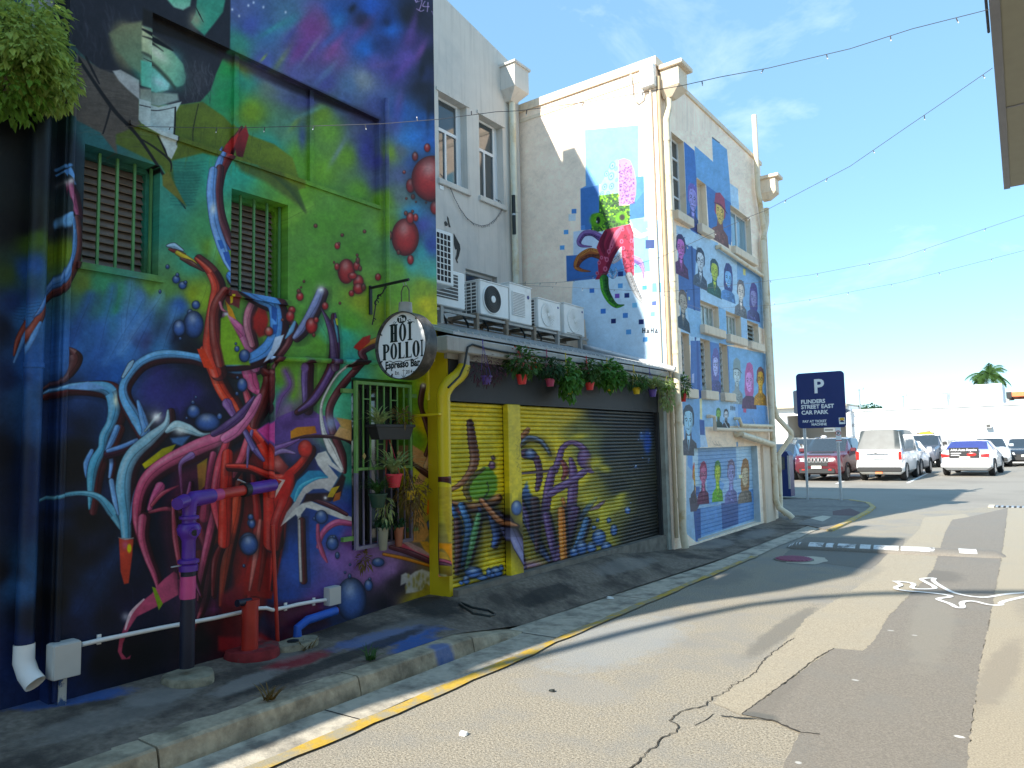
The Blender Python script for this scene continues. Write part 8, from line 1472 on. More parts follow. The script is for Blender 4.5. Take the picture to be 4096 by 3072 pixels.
# ------------------------------------------------------------------ canopy over the near right
t = thing('canopy', 'flat olive soffit canopy corner with dark edge at the upper right', 'canopy', (1.2, 3, ZC))
kl = onz(4015, 750, ZC); kz = onz(3990, 350, ZC)
ka_ = onz(3957, 38, ZC); yk = float(kl[1]); sl_ = float(kl[0] - ka_[0]) / float(kl[1] - ka_[1]); xe = lambda y, o=0.: float(kl[0]) + sl_ * (y - yk) + o
xo = xe(yk); xo2 = xo + .05
MB().prism([(xe(-6, .05), -6, ZC), (2.4, -6, ZC), (2.4, yk, ZC), (xe(yk, .05), yk, ZC)], (0, 0, .02)).build('soffit', C_can, t)
mb = MB(); mb.prism([(xe(-6), -6, ZC - .012), (xe(-6, .049), -6, ZC - .012), (xe(yk, .049), yk + .03, ZC - .012), (xe(yk), yk + .03, ZC - .012)], (0, 0, .21)); mb.box((xo2, yk + .001, ZC), (2.4, yk + .03, ZC + .2)); mb.build('fascia', C_canE, t)
MB().box((xo2 + .4, -6, ZC + .14), (2.4, float(kl[1]) - .0, ZC + .16)).build('roof_sheet', C_roof, t); MB().tube([(xe(-6, -.012), -6, ZC + .19), (xe(5.2, -.012), 5.2, ZC + .19)], .008, 6).build('edge_cable', C_wire, t)
for yy in (-1.2, .6, 2.4, 4.2, 6.0): MB().box((xe(yy, .052), yy, ZC - .006), (2.39, yy + .02, ZC - .001)).build('joint_strip', C_canE, t)
rb_ = thing('right_building', 'pale rendered building across the lane carrying the canopy', 'building', (3, 2, 0)); MB().box((2.4, -12, -.1), (2.7, 9.5, 6.5)).build('wall', mat('warm_render', (.55, .5, .42), rough=.85), rb_); MB().box((2.71, -12, 6.3), (8, 9.5, 6.45)).build('roof', C_roof, rb_)
# unseen curved mast, added and bent to cast the shadow band on the lane
t = thing('shadow_mast', 'unseen curved steel mast added behind the viewer to cast a shadow band', 'shadow caster', (-5.9, -6, 0))
SN = []
for (x, y) in [(-3.81, 2.59), (-3.67, 3.3), (-3.52, 4.01), (-3.3, 4.95), (-3.07, 5.82), (-2.82, 6.6), (-2.5, 7.42), (-2.1, 8.05), (-1.55, 8.6), (-.9, 9.05), (-.27, 9.39), (.6, 9.5)]:
    z = (y + 6.) / 1.49; SN.append((x - .325 * z, -6., z))
MB().tube([(SN[0][0] - .03, -6, -.02), (SN[0][0] - .01, -6, 3)] + SN, .07, 12).build('mast', C_metal, t, smooth=True); e_ = SN[-1]; MB().box((e_[0] - .1, -6.12, e_[2] - .1), (e_[0] + .45, -5.88, e_[2] + .02), .02).build('lamp_head', C_metal, t)  # mast and head are added only for their shadow

# ------------------------------------------------------------------ parking sign, ticket machine, island
C_navy2 = mat('sign_navy', (.012, .028, .13), rough=.4, var=.05); C_sgw = mat('sign_white', (.75, .77, .78), rough=.4, var=.02)
ip = [onz(x, y, .1) for x, y in [(3317, 2103), (3400, 2066), (3470, 2032), (3492, 2014), (3470, 1998), (3400, 1988), (3230, 1982)]]
isl = [(-4.46, 14.6)] + [(-3.75, 14.6)] + [tuple(p[:2]) for p in ip] + [(-12, float(ip[-1][1])), (-12, 15.4), (-4.46, 15.4)]
isl = [(float(a), float(b)) for a, b in isl]
mb = MB(); mb.prism([(a, b, -.03) for a, b in isl], (0, 0, .055)); o = mb.build('footpath_corner', mat('dark_footpath', (.2, .185, .165), rough=.9, var=.25, scale=8, bump=.3, bscale=40, dirt=(.12, .11, .1), dscale=1.2, dthr=(.5, .7))); o['kind'] = 'structure'
ks = [np.array(p[:2], float) for p in ip]
for nm, m_, seg in (('island_kerb', C_yel, ks[:6]), ('island_kerb', C_kerb, ks[5:] + [np.array([-12., float(ip[-1][1])])])):
    mb = MB()
    for i, p in enumerate(seg):
        d = seg[min(i + 1, len(seg) - 1)] - seg[max(i - 1, 0)]; d /= np.hypot(*d); nn = np.array([d[1], -d[0]]); a = p + nn * .05; b = p - nn * .05
        mb.v += [(*a, -.01), (*a, .034), (*b, .036), (*b, -.01)]
    for i in range(len(seg) - 1): mb.f += [(4 * i, 4 * i + 1, 4 * i + 5, 4 * i + 4), (4 * i + 1, 4 * i + 2, 4 * i + 6, 4 * i + 5), (4 * i + 2, 4 * i + 3, 4 * i + 7, 4 * i + 6)]
    mb.f.append((0, 3, 2, 1)); n4 = 4 * len(seg) - 4; mb.f.append((n4, n4 + 1, n4 + 2, n4 + 3))
    o = mb.build(nm, m_); o['kind'] = 'structure'
YS_ = 20.6; s9 = lambda x, y: ony(3072 + x * .4221, 1400 + y * .4221, YS_)
sg2 = thing('car_park_sign', 'large navy blue P car park sign on two steel posts at the lane end', 'sign', tuple(s9(370, 1430)))
tl, tr_, bl_, br2 = s9(258, 225), s9(720, 195), s9(290, 745), s9(742, 730)
cS = (tl + tr_ + bl_ + br2) / 4; u_ = (tr_ - tl + br2 - bl_) / 2; W_ = float(np.linalg.norm(u_)); u_ = u_ / W_; v_ = (tl - bl_ + tr_ - br2) / 2; Hh = float(np.linalg.norm(v_)); v_ = v_ / Hh
def rrect(cx, cy, w_, h_, r, n=6):
    pts = []
    for (sx_, sy_, a0) in ((1, 1, 0), (-1, 1, pi / 2), (-1, -1, pi), (1, -1, 1.5 * pi)):
        for i in range(n + 1): a = a0 + pi / 2 * i / n; pts.append((cx + sx_ * (w_ / 2 - r) + r * cos(a), cy + sy_ * (h_ / 2 - r) + r * sin(a)))
    return pts
S_ = lambda a, b, e=0.: tuple(cS + u_ * a + v_ * b + np.array([0, -e, 0]))
MB().prism([S_(a, b) for a, b in rrect(0, 0, W_, Hh, .1)], (0, .03, 0)).build('panel', C_navy2, sg2)
lx_ = lambda x: ((x - 500) / 462.) * W_; ly_ = lambda y: -((y - 472) / 528.) * Hh
mb = MB(); put_text(mb, 'P', S_(lx_(488), ly_(402), .004), u_, v_, size=.52, bold=.014, sx=1.0)
for s_, y in (('FLINDERS', 500), ('STREET EAST', 550), ('CAR PARK', 604)): put_text(mb, s_, S_(lx_(308), ly_(y), .004), u_, v_, size=.145, bold=.005, sx=1.0, align='LEFT')
put_text(mb, 'PAY AT TICKET', S_(lx_(316), ly_(682), .004), u_, v_, size=.088, bold=.003, align='LEFT'); put_text(mb, 'MACHINE', S_(lx_(547), ly_(712), .004), u_, v_, size=.088, bold=.003, align='RIGHT')
mb.build('lettering', C_sgw, sg2)
cq = [S_(lx_(x), ly_(y), .004) for x, y in ((662, 645), (720, 645), (722, 706), (664, 706))]; MB().prism(cq, (0, .002, 0)).build('crest', C_sgw, sg2); MB().prism([S_(lx_(x), ly_(y), .007) for x, y in ((664, 668), (676, 648), (706, 646), (719, 666), (690, 676))], (0, .002, 0)).build('crest_sun', mat('crest_gold', (.75, .4, .03), rough=.5), sg2); MB().prism([S_(lx_(x), ly_(y), .008) for x, y in ((668, 686), (690, 668), (705, 676), (716, 690))], (0, .002, 0)).build('crest_hill', C_navy2, sg2)
pA_, pB_ = s9(345, 700), s9(372, 1430); pC_, pD_ = s9(650, 720), s9(690, 1450)
MB().tube([tuple(pA_ + np.array([0, .06, .9])), (float(pB_[0]), YS_ + .06, .02)], .032, 12).build('post', C_metal, sg2, smooth=True); MB().tube([tuple(pC_ + np.array([0, .06, .9])), (float(pD_[0]), YS_ + .06, .02)], .036, 12).build('post', C_metal, sg2, smooth=True)
a, b = s9(640, 735), s9(697, 875); t = thing('parking_sign', 'small white parking rules sign on the right post under the navy sign', 'sign', tuple(s9(668, 875)))
MB().box((float(a[0]), YS_ - .02, float(b[2])), (float(b[0]), YS_ - .008, float(a[2])), .002).build('plate', C_sgw, t); cc = ((a + b) / 2); MB().tube([(float(cc[0]) + .06 * cos(q), YS_ - .024, float(cc[2]) + .05 + .06 * sin(q)) for q in np.linspace(0, 2 * pi, 20)], .008, 5).build('red_ring', mat('sign_red', (.5, .03, .03), rough=.5), t)
mb = MB(); put_text(mb, 'P', (float(cc[0]), YS_ - .022, float(cc[2]) + .01), (1, 0, 0), (0, 0, 1), size=.1, bold=.003); mb.build('lettering', C_blk, t); MB().box((float(cc[0]) - .07, YS_ - .023, float(cc[2]) - .16), (float(cc[0]) + .07, YS_ - .021, float(cc[2]) - .14)).build('arrow_bar', MATS['sign_red'], t)
a, b = s9(238, 375), s9(300, 595); q_ = 21.2 / 20.6
t = thing('small_sign', 'bare grey back of a smaller sign just left of the navy sign', 'sign', tuple(s9(250, 600))); MB().prism([(float(a[0]) * q_ + x, 21.2, z) for x, z in rrect(.22, float(a[2] + b[2]) / 2, .46, float(a[2] - b[2]) * q_, .05)], (0, .01, 0)).build('plate', mat('sign_back_grey', (.4, .38, .4), rough=.5), t); MB().tube([(float(a[0]) * q_ + .22, 21.23, .09), (float(a[0]) * q_ + .22, 21.23, float(a[2]) + .1)], .025, 10).build('post', C_metal, t)
t = thing('sign_edge', 'small grey arrow plate peeking out right of the navy sign', 'sign', tuple(s9(755, 600))); c_ = s9(755, 575); MB().prism([(float(c_[0]) - .25, 20.72, float(c_[2]) + .16), (float(c_[0]) + .05, 20.72, float(c_[2])), (float(c_[0]) - .25, 20.72, float(c_[2]) - .16)], (0, .01, 0)).build('plate', MATS['sign_back_grey'], t)
q = onz(3122, 1998); t = thing('ticket_machine', 'dark navy ticket machine with a steel edge beside the corner downpipes', 'ticket machine', tuple(q))
a, b = ony(3127, 1880, 20.8), ony(3163, 1995, 20.8); zt_ = float(ony(3140, 1805, 20.8)[2]); x1_ = float(ony(3160, 1900, 20.8)[0])
MB().prism([(x1_ - .55, 20.8, .09), (x1_, 20.8, .09), (x1_, 20.8, zt_ - .12), (x1_ - .06, 20.8, zt_), (x1_ - .55, 20.8, zt_)], (0, .4, 0)).build('cabinet', C_navy2, t); MB().box((x1_ - .05, 20.785, .3), (x1_ + .004, 20.799, zt_ - .12)).build('steel_edge', C_metal, t); MB().box((x1_ - .45, 20.78, zt_ - .5), (x1_ - .12, 20.799, zt_ - .15)).build('screen', C_glass, t)
q = [onz(x, y, .105) for x, y in [(3240, 2058), (3290, 2048), (3325, 2052), (3290, 2070)]]; flat('service_lid', [tuple(p[:2]) for p in q], .029, C_conc)
q = [onz(x, y, .105) for x, y in [(3330, 2030), (3400, 2020), (3440, 2036), (3420, 2048), (3330, 2046)]]; flat('service_lid', [tuple(p[:2]) for p in q], .0285, mat('maroon_lid', (.12, .07, .07), rough=.8))

# ------------------------------------------------------------------ vehicles
C_tyre = mat('tyre', (.022, .022, .023), rough=.85); C_rim = mat('alloy_rim', (.45, .45, .46), rough=.35, metal=.7); C_cglass = mat('car_glass', (.03, .04, .05), rough=.05, spec=1.); C_trim = mat('black_trim', (.03, .03, .03), rough=.6); C_hl = mat('headlamp', (.65, .67, .7), rough=.1, spec=.9); C_tl = mat('tail_lamp', (.45, .02, .015), rough=.2, spec=.8); C_plate = mat('number_plate', (.72, .7, .62), rough=.5); C_int = mat('car_interior', (.05, .05, .05), rough=.9)
def carpaint(n, c, r=.25):
    m = mat('paint_' + n, c, rough=r, var=.03, spec=.6); b = m.node_tree.nodes['Principled BSDF']; b.inputs['Coat Weight'].default_value = .8; b.inputs['Coat Roughness'].default_value = .06; return m
SHAPES = {   # stations along the length: (t, bottom, belt, top, halfwidth factor, roof halfwidth factor, cabin?)
 'suv':   [(0, .42, .78, .84, .84, .78, 0), (.02, .3, .9, .99, .93, .84, 0), (.06, .26, .97, 1.05, .99, .86, 0), (.24, .25, 1.03, 1.12, 1., .84, 0), (.27, .25, 1.05, 1.15, 1., .82, 1), (.42, .25, 1.08, 1.66, 1., .74, 1), (.55, .25, 1.09, 1.7, 1., .73, 1), (.72, .25, 1.11, 1.69, 1., .73, 1), (.9, .26, 1.14, 1.62, .99, .72, 2), (.97, .3, 1.14, 1.2, .96, .78, 0), (1, .45, .9, .95, .9, .8, 0)],
 'sedan': [(0, .4, .62, .66, .84, .78, 0), (.03, .25, .72, .79, .94, .84, 0), (.1, .22, .8, .87, .99, .84, 0), (.26, .2, .9, .98, 1., .84, 0), (.29, .2, .91, 1.0, 1., .82, 1), (.45, .2, .94, 1.43, 1., .7, 1), (.58, .2, .95, 1.46, 1., .69, 1), (.7, .2, .97, 1.43, 1., .7, 2), (.86, .2, 1.0, 1.1, .99, .82, 0), (.97, .26, .98, 1.05, .95, .84, 0), (1, .42, .7, .74, .88, .8, 0)],
 'hatch': [(0, .38, .66, .72, .84, .78, 0), (.03, .25, .78, .86, .94, .82, 0), (.2, .2, .92, 1.02, 1., .82, 0), (.23, .2, .93, 1.04, 1., .8, 1), (.42, .2, .97, 1.48, 1., .7, 1), (.6, .2, .99, 1.5, 1., .69, 1), (.82, .2, 1.01, 1.46, 1., .7, 2), (.96, .25, 1.0, 1.06, .95, .78, 0), (1, .42, .7, .75, .9, .8, 0)],
 'van':   [(0, .4, .9, .98, .88, .8, 0), (.02, .26, 1.02, 1.12, .97, .86, 1), (.16, .24, 1.08, 1.86, 1., .82, 1), (.3, .24, 1.1, 1.97, 1., .82, 1), (.6, .24, 1.1, 1.99, 1., .82, 1), (.9, .24, 1.1, 1.96, 1., .82, 2), (.975, .27, 1.12, 1.2, .985, .93, 0), (1, .36, .8, .9, .97, .93, 0)],
 'ute':   [(0, .5, .82, .88, .84, .78, 0), (.02, .34, .95, 1.04, .93, .84, 0), (.22, .32, 1.08, 1.18, 1., .84, 0), (.25, .32, 1.1, 1.2, 1., .82, 1), (.36, .32, 1.12, 1.72, 1., .72, 1), (.5, .32, 1.13, 1.76, 1., .72, 1), (.6, .32, 1.14, 1.74, 1., .72, 2), (.63, .33, 1.12, 1.16, 1., .9, 0), (.97, .4, 1.1, 1.12, .99, .92, 0), (1, .5, .9, .95, .95, .9, 0)],
}
def vehicle(name, label, shape, paint, xc, y0, L, Wd, face='front', rot=0., glass=None, rack=False, extras=None, hs=1., plate='', wheel_r=.33):
    """face='front': nose towards the viewer; 'rear': tail towards the viewer"""
    st = SHAPES[shape]; t = thing(name, label, {'parked_van': 'van', 'utility_truck': 'ute'}.get(name, 'car'), (xc, y0 + L / 2, 0))
    hw = Wd / 2; rings = []
    for (u, zb, zbt, zt, wf, rf, cab) in st:
        w_ = hw * wf; r = hw * rf; zb *= 1; half = [(w_ * .8, zb), (w_, zb + .14), (w_ * 1.0, (zb + zbt) / 2), (w_ * .965, zbt * hs if cab else zbt * hs), (r, zt * hs - .05 * (zt - zbt)), (r * .72, zt * hs)]
        rings.append([(x, z) for x, z in half] + [(-x, z) for x, z in reversed(half)])
    n = 12; S = -1 if face == 'front' else 1
    Y = lambda u: (u - .5) * L if face == 'front' else (.5 - u) * L
    V = [(x, Y(s[0]), z) for s, r in zip(st, rings) for x, z in r]; body = MB(); gl = MB(); body.v = list(V); gl.v = list(V)
    for i in range(len(st) - 1):
        for k in range(n):
            f = (i * n + k, i * n + (k + 1) % n, (i + 1) * n + (k + 1) % n, (i + 1) * n + k); side = k in (3, 7); top = k in (4, 5, 6)
            ca, cb_ = st[i][6], st[i + 1][6]; g_ = False
            if side and ca and cb_ and st[i][3] - st[i][2] > .2 and st[i + 1][3] - st[i + 1][2] > .2: g_ = not (shape == 'van' and st[i][0] > .55 and False)
            if top and k == 5 or top:
                if ca == 1 and cb_ and st[i][3] - st[i][2] < .2 < st[i + 1][3] - st[i + 1][2]: g_ = True       # windscreen
                if ca == 2 and cb_ == 0: g_ = True                                                                # rear screen
            if side and (ca == 2 and cb_ == 0): g_ = False
            (gl if g_ else body).f.append(f)
    body.f.append(tuple(range(n - 1, -1, -1))); body.f.append(tuple((len(st) - 1) * n + k for k in range(n)))
    bo = body.build('body', paint, t, smooth=True); go = gl.build('windows', glass or C_cglass, t, smooth=True)
    kids = [bo, go]
    P_ = lambda nm, mb, m, sm=False: kids.append(mb.build(nm, m, t, smooth=sm))
    yN, yT = Y(0), Y(1); sN = -1 if yN < yT else 1                      # outward direction at nose
    for (u) in (.185, .8 if shape != 'van' else .8):
        for sx_ in (-1, 1):
            wy = Y(u); m1 = MB(); m1.lathe((sx_ * (hw - .11), wy, wheel_r), [(wheel_r * .9, -.11), (wheel_r, -.08), (wheel_r, .08), (wheel_r * .9, .11)], 22, 'x'); w_ = m1.build('wheel', C_tyre, t, smooth=True)
            MB().lathe((sx_ * (hw - .11), wy, wheel_r), [(wheel_r * .62, -.112), (wheel_r * .62, .112)], 16, 'x').build('rim', C_rim, w_)
            m1 = MB(); m1.tube([(sx_ * (hw + .004), wy + (wheel_r + .05) * cos(a), wheel_r + (wheel_r + .05) * sin(a)) for a in np.linspace(0, pi, 12)], .03, 5); kids.append(m1.build('wheel_arch', C_trim, t))
    zN = st[1][2]
    hwN = hw * .9
    if face == 'front' or True:
        zl = st[1][2] * .93
        for sx_ in (-1, 1):
            m1 = MB(); m1.prism([(sx_ * hwN * .55, yN + sN * .012, zl - .06), (sx_ * hwN * .93, yN - sN * .06, zl - .04), (sx_ * hwN * .97, yN - sN * .1, zl + .07), (sx_ * hwN * .6, yN - sN * .02, zl + .05)], (0, sN * .03, 0)); P_('headlight', m1, C_hl)
            zt_ = st[-2][2] - .12; x0 = .62 if shape != 'van' else .82; m1 = MB()
            if shape == 'van': m1.box((sx_ * hw * .84, yT + sN * .045, .82), (sx_ * hw * .97, yT - sN * .03, 1.14))
            else: m1.prism([(sx_ * hw * .58, yT - sN * .03, zt_ - .04), (sx_ * hw * .9, yT + sN * .03, zt_ - .08), (sx_ * hw * .92, yT + sN * .05, zt_ + .07), (sx_ * hw * .6, yT - sN * .0, zt_ + .05)], (0, -sN * .04, 0))
            P_('tail_light', m1, C_tl)
            m1 = MB(); ym = Y(.33 if shape != 'van' else .14); zm = (st[4][2] + .1) * hs; m1.box((sx_ * hw * .97, ym - .06, zm - .02), (sx_ * (hw + .17), ym + .04, zm + .13), .02); P_('mirror', m1, paint if shape != 'ute' else C_trim)
    m1 = MB(); m1.box((-hwN * .8, yN + sN * .035, .3), (hwN * .8, yN - sN * .05, .5), .03); P_('front_bumper', m1, C_trim)
    m1 = MB(); m1.box((-hwN * .5, yN + sN * .025, zN - .3), (hwN * .5, yN - sN * .05, zN - .12), .01); P_('grille', m1, C_trim)
    m1 = MB(); m1.box((-hw * .95, yT - sN * .045, .36), (hw * .95, yT + sN * .06, .54), .03); P_('rear_bumper', m1, C_trim if shape in ('van', 'ute', 'suv') else paint)
    for yy, s_ in ((yN + sN * .05, sN), (yT - sN * .06, -sN)):
        m1 = MB(); zz = .5 if s_ == sN else (.86 if shape == 'van' else .7); m1.box((-.19, yy, zz), (.19, yy + s_ * .012, zz + .11)); P_('number_plate', m1, C_plate)
    if rack:
        for sx_ in (-1, 1): m1 = MB(); z_ = st[5][3] * hs; m1.tube([(sx_ * hw * .66, Y(.42), z_ - .02), (sx_ * hw * .66, Y(.46), z_ + .05), (sx_ * hw * .66, Y(.8), z_ + .05), (sx_ * hw * .66, Y(.85), z_ - .04)], .014, 6); P_('roof_rail', m1, C_metal)
    if extras: extras(t, P_, Y, hw, yN, yT, sN, st)
    Mx = Matrix.Translation((xc, y0 + L / 2, 0)) @ Matrix.Rotation(rot, 4, 'Z')
    for k in t.children:
        k.matrix_parent_inverse = Matrix.Identity(4)
        for g in k.children: g.matrix_parent_inverse = Matrix.Identity(4)
    t.rotation_euler = (0, 0, rot); t.location = (xc, y0 + L / 2, 0)
    return t
def xat(px_, py_, Y): return float(ony(px_, py_, Y)[0])
def jeep_x(t, P_, Y, hw, yN, yT, sN, st):
    C_chr = mat('chrome_slot', (.7, .7, .7), rough=.2, metal=.8)
    for k in range(7): x = (k - 3) * .135; m1 = MB(); m1.box((x - .05, yN - .03, .74), (x + .05, yN - .005, .93), .01); P_('grille_slot', m1, C_chr); m1 = MB(); m1.box((x - .03, yN - .036, .765), (x + .03, yN - .031, .905)); P_('grille_opening', m1, C_blk)
    m1 = MB(); m1.prism([(-.5, Y(.03), 1.005), (.5, Y(.03), 1.005), (.42, Y(.22), 1.13), (-.42, Y(.22), 1.13)], (0, 0, .012)); P_('bonnet_decal', m1, C_trim)
    for x in (-.5, .5): m1 = MB(); m1.box((x - .06, yN - .06, .43), (x + .06, yN - .045, .48)); P_('tow_hook', m1, C_tl)
vehicle('parked_suv', 'dark red four wheel drive with slotted grille parked behind the sign posts', 'suv', carpaint('dark_red', (.1, .006, .014)), (xat(3192, 1900, 30.2) + xat(3366, 1900, 30.2)) / 2 + .06, 30.1, 4.6, 1.86, 'front', radians(-3), rack=True, extras=jeep_x)
def van_x(t, P_, Y, hw, yN, yT, sN, st):
    m1 = MB(); m1.box((-.42, yT - sN * .035, 1.03), (.34, yT - sN * .02, 1.07)); P_('door_garnish', m1, C_trim); m1 = MB(); m1.tube([(.1, yT - sN * .03, 1.2), (-.3, yT - sN * .05, 1.1)], .012, 5); P_('wiper', m1, C_trim); m1 = MB(); m1.box((-.12, yT - sN * .12, .3), (.12, yT, .36)); P_('tow_bar', m1, C_orng)
    for k in range(7): m1 = MB(); y_ = Y(.35 + .07 * k); m1.box((hw * .9, y_ - .01, 1.2), (hw * .98, y_ + .01, 1.75)); P_('window_bar', m1, C_frame)
vehicle('parked_van', 'white van seen from behind parked beside the dark red car', 'van', carpaint('van_white', (.74, .75, .74), .3), (xat(3438, 1900, 30.6) + xat(3610, 1900, 30.6)) / 2 + .0, 30.6, 4.3, 1.62, 'rear', radians(-1), extras=van_x, wheel_r=.31, glass=mat('dusty_glass', (.06, .07, .07), rough=.35, spec=.4, var=.3, scale=3))
vehicle('parked_hatchback', 'silver hatchback half hidden by the white van', 'hatch', carpaint('silver', (.5, .52, .55)), xat(3697, 1860, 36.5) - .8, 34.9, 4.0, 1.66, 'rear', radians(-2))
def ute_x(t, P_, Y, hw, yN, yT, sN, st):
    m1 = MB(); m1.box((-.3, Y(.5) - .3, 1.78), (.35, Y(.5) + .3, 1.9), .04); P_('roof_load', m1, C_yelw); m1 = MB(); m1.box((-.75, Y(.42), 1.76), (.75, Y(.42) + .05, 1.8)); P_('roof_bar', m1, C_metal); m1 = MB(); m1.tube([(-.5, Y(.5), 1.84), (.2, Y(.5), 1.95)], .05, 6); P_('rolled_load', m1, C_timb)
    m1 = MB(); m1.box((-hw * .96, Y(.64), 1.12), (hw * .96, Y(.98), 1.42), .02); P_('tray_canopy', m1, C_metal)
vehicle('utility_truck', 'dark grey ute with a loaded roof rack facing the lane', 'ute', carpaint('dark_grey', (.1, .105, .13)), (xat(3636, 1800, 44.6) + xat(3742, 1800, 44.6)) / 2, 44.4, 5.1, 1.9, 'front', radians(-5), extras=ute_x, wheel_r=.38)
def taxi_x(t, P_, Y, hw, yN, yT, sN, st):
    m1 = MB(); m1.box((-.55, yT - sN * .035, .86 - .1), (.5, yT - sN * .02, 1.17)); P_('advert_board', m1, C_trim)
    m1 = MB(); m1.box((-.62, yT + sN * .42, 1.1), (.6, yT + sN * .45, 1.12)); m1 = MB(); put_text(m1, 'AAA Auto Repairs', (-.02, yT - .06 if yT < yN else yT + .06, 1.04), (1, 0, 0), (0, 0, 1), size=.12, bold=.004); P_('advert_lettering', m1, C_sgw)
    m1 = MB(); m1.ball((.24, yT - .035 if yT < yN else yT + .035, .89), (.17, .012, .07)); P_('advert_picture', m1, C_tl)
    m1 = MB(); m1.box((-.48, (yT - .04), .93), (-.12, yT - .028, .96)); P_('advert_line', m1, C_sgw); m1 = MB(); m1.box((-.48, (yT - .04), .85), (-.18, yT - .028, .88)); P_('advert_line', m1, C_sgw)
    m1 = MB(); m1.box((-.2, Y(.55), 1.47), (.2, Y(.55) + .12, 1.53), .02); P_('roof_lamp', m1, C_sgw)
vehicle('taxi_sedan', 'white taxi sedan with a black advert board on its boot driving away', 'sedan', carpaint('taxi_white', (.75, .76, .78), .3), (xat(3788, 1880, 35.) + xat(3972, 1880, 35.)) / 2, 34.9, 4.8, 1.84, 'rear', radians(-3), extras=taxi_x, glass=mat('blue_film_glass', (.04, .05, .22), rough=.15, spec=.7))
vehicle('parked_sedan', 'black sedan facing the lane at the right edge of the photo', 'sedan', carpaint('black', (.015, .018, .025)), xat(4010, 1850, 46.4) + .95, 46.4, 4.5, 1.8, 'front', radians(2))
vehicle('parked_car', 'silver car mostly hidden behind the white taxi', 'hatch', carpaint('pale_silver', (.45, .48, .52)), xat(3965, 1800, 45.) - .2, 45.2, 4.3, 1.76, 'front', radians(6))
vehicle('parked_car', 'bright red car showing between the dark red car and the van', 'hatch', carpaint('bright_red', (.45, .012, .012)), xat(3437, 1850, 37.5) - .75, 37.4, 4.0, 1.68, 'rear', radians(0))
vehicle('parked_car', 'white car behind and left of the dark red four wheel drive', 'suv', carpaint('white', (.74, .75, .76)), xat(3210, 1800, 37.) - .05, 37., 4.6, 1.84, 'front', radians(0))
vehicle('parked_car', 'dark blue car at the left edge beside the ticket machine', 'hatch', carpaint('dark_blue', (.02, .035, .08)), xat(3198, 1860, 31.5) - .95, 30.4, 4.2, 1.72, 'front', radians(4))
vehicle('parked_car', 'dark grey sedan tucked behind the taxi beside the silver car', 'sedan', carpaint('charcoal', (.04, .042, .045)), xat(3800, 1820, 48.) - .4, 48., 4.4, 1.76, 'front', radians(4))
for (x0, y0_, x1, y1_) in [(3345, 1935, 3400, 1915), (3630, 1932, 3720, 1888), (3163, 1922, 3190, 1915), (3790, 1885, 3830, 1868)]:
    a, b = onz(x0, y0_), onz(x1, y1_); strip('bay_line', [a, b], .1, .0, C_whi)
# traffic cone-like white post on the red car's bay
q = ony(3297, 1780, 33.); t = thing('bollard', 'white bollard standing behind the dark red four wheel drive', 'bollard', (float(q[0]), 36.4, 0)); xq_ = xat(3297, 1780, 36.4); MB().lathe((xq_, 36.4, 0), [(.16, 0), (.16, 1.6), (.13, float(ony(3297, 1745, 36.4)[2])), (.05, float(ony(3297, 1745, 36.4)[2]) + .04)], 12).build('post', C_white, t, smooth=True)

# ------------------------------------------------------------------ far buildings
YW = 53.2
fx = lambda x, y, Y=YW: ony(x, y, Y)
a = fx(3385, 1640); t = thing('long_white_building', 'long plain white sunlit building behind the car park', 'building', (float(a[0]), YW, 0)); x0_, z0t = float(a[0]), float(fx(3700, 1634)[2])
MB().box((x0_, YW, -.1), (26, YW + 8, z0t)).build('wall', C_white, t); MB().box((x0_ - .1, YW - .12, z0t), (26, YW + 8.1, z0t + .12)).build('parapet_cap', C_white, t)
a, b = fx(3715, 1545, 60), fx(4013, 1632, 60); MB().box((float(a[0]), 60, z0t), (float(b[0]), 66, float(fx(3850, 1542, 60)[2]))).build('upper_block', C_white, t)
a, b = fx(3728, 1548, 59.5), fx(3790, 1628, 59.5); rb3 = MB().box((float(a[0]), 59.4, z0t), (float(b[0]), 60.4, float(a[2]) - .5)).build('plant_room', mat('plant_room_grey', (.5, .51, .52), rough=.7), t)
for k in range(4): MB().box((float(a[0]) - .06, 59.3, float(a[2]) - .12 - k * .12), (float(b[0]) + .06, 59.39, float(a[2]) - .04 - k * .12)).build('louvre', mat('louvre_buff', (.5, .47, .38), rough=.7), rb3)
a = fx(3718, 1560, 62); MB().add([(float(a[0]) - .9, 61.5, z0t), (float(a[0]) + .7, 61.5, z0t), (float(a[0]) + .7, 63, z0t), (float(a[0]) - .9, 63, z0t), (float(a[0]) - .9, 61.5, float(a[2]) - .3), (float(a[0]) + .7, 61.5, float(a[2]) - .3), (float(a[0]) + .7, 63, float(a[2]) - .3), (float(a[0]) - .9, 63, float(a[2]) - .3), (float(a[0]) + .1, 62.2, float(a[2]) + .4)], [(0, 1, 5, 4), (1, 2, 6, 5), (2, 3, 7, 6), (3, 0, 4, 7), (4, 5, 8), (5, 6, 8), (6, 7, 8), (7, 4, 8)]).build('turret', mat('cream_far', (.7, .66, .56), rough=.8), t)
a, b = fx(3400, 1696), fx(3465, 1706); mb = MB(); put_text(mb, 'MONSOONS', (float(a[0]) - .05, YW - .03, float(b[2])), (1, 0, 0), (0, 0, 1), size=.3, bold=.004, align='LEFT', sx=1.15); mb.build('lettering', mat('sign_grey_ink', (.3, .3, .3), rough=.6), t)
a, b = fx(3393, 1745), fx(3456, 1747); MB().box((float(a[0]), YW - .02, float(b[2]) - .03), (float(b[0]), YW - .002, float(b[2]) + .03)).build('shutter_lip', mat('sign_grey_ink', (.3, .3, .3)), t)
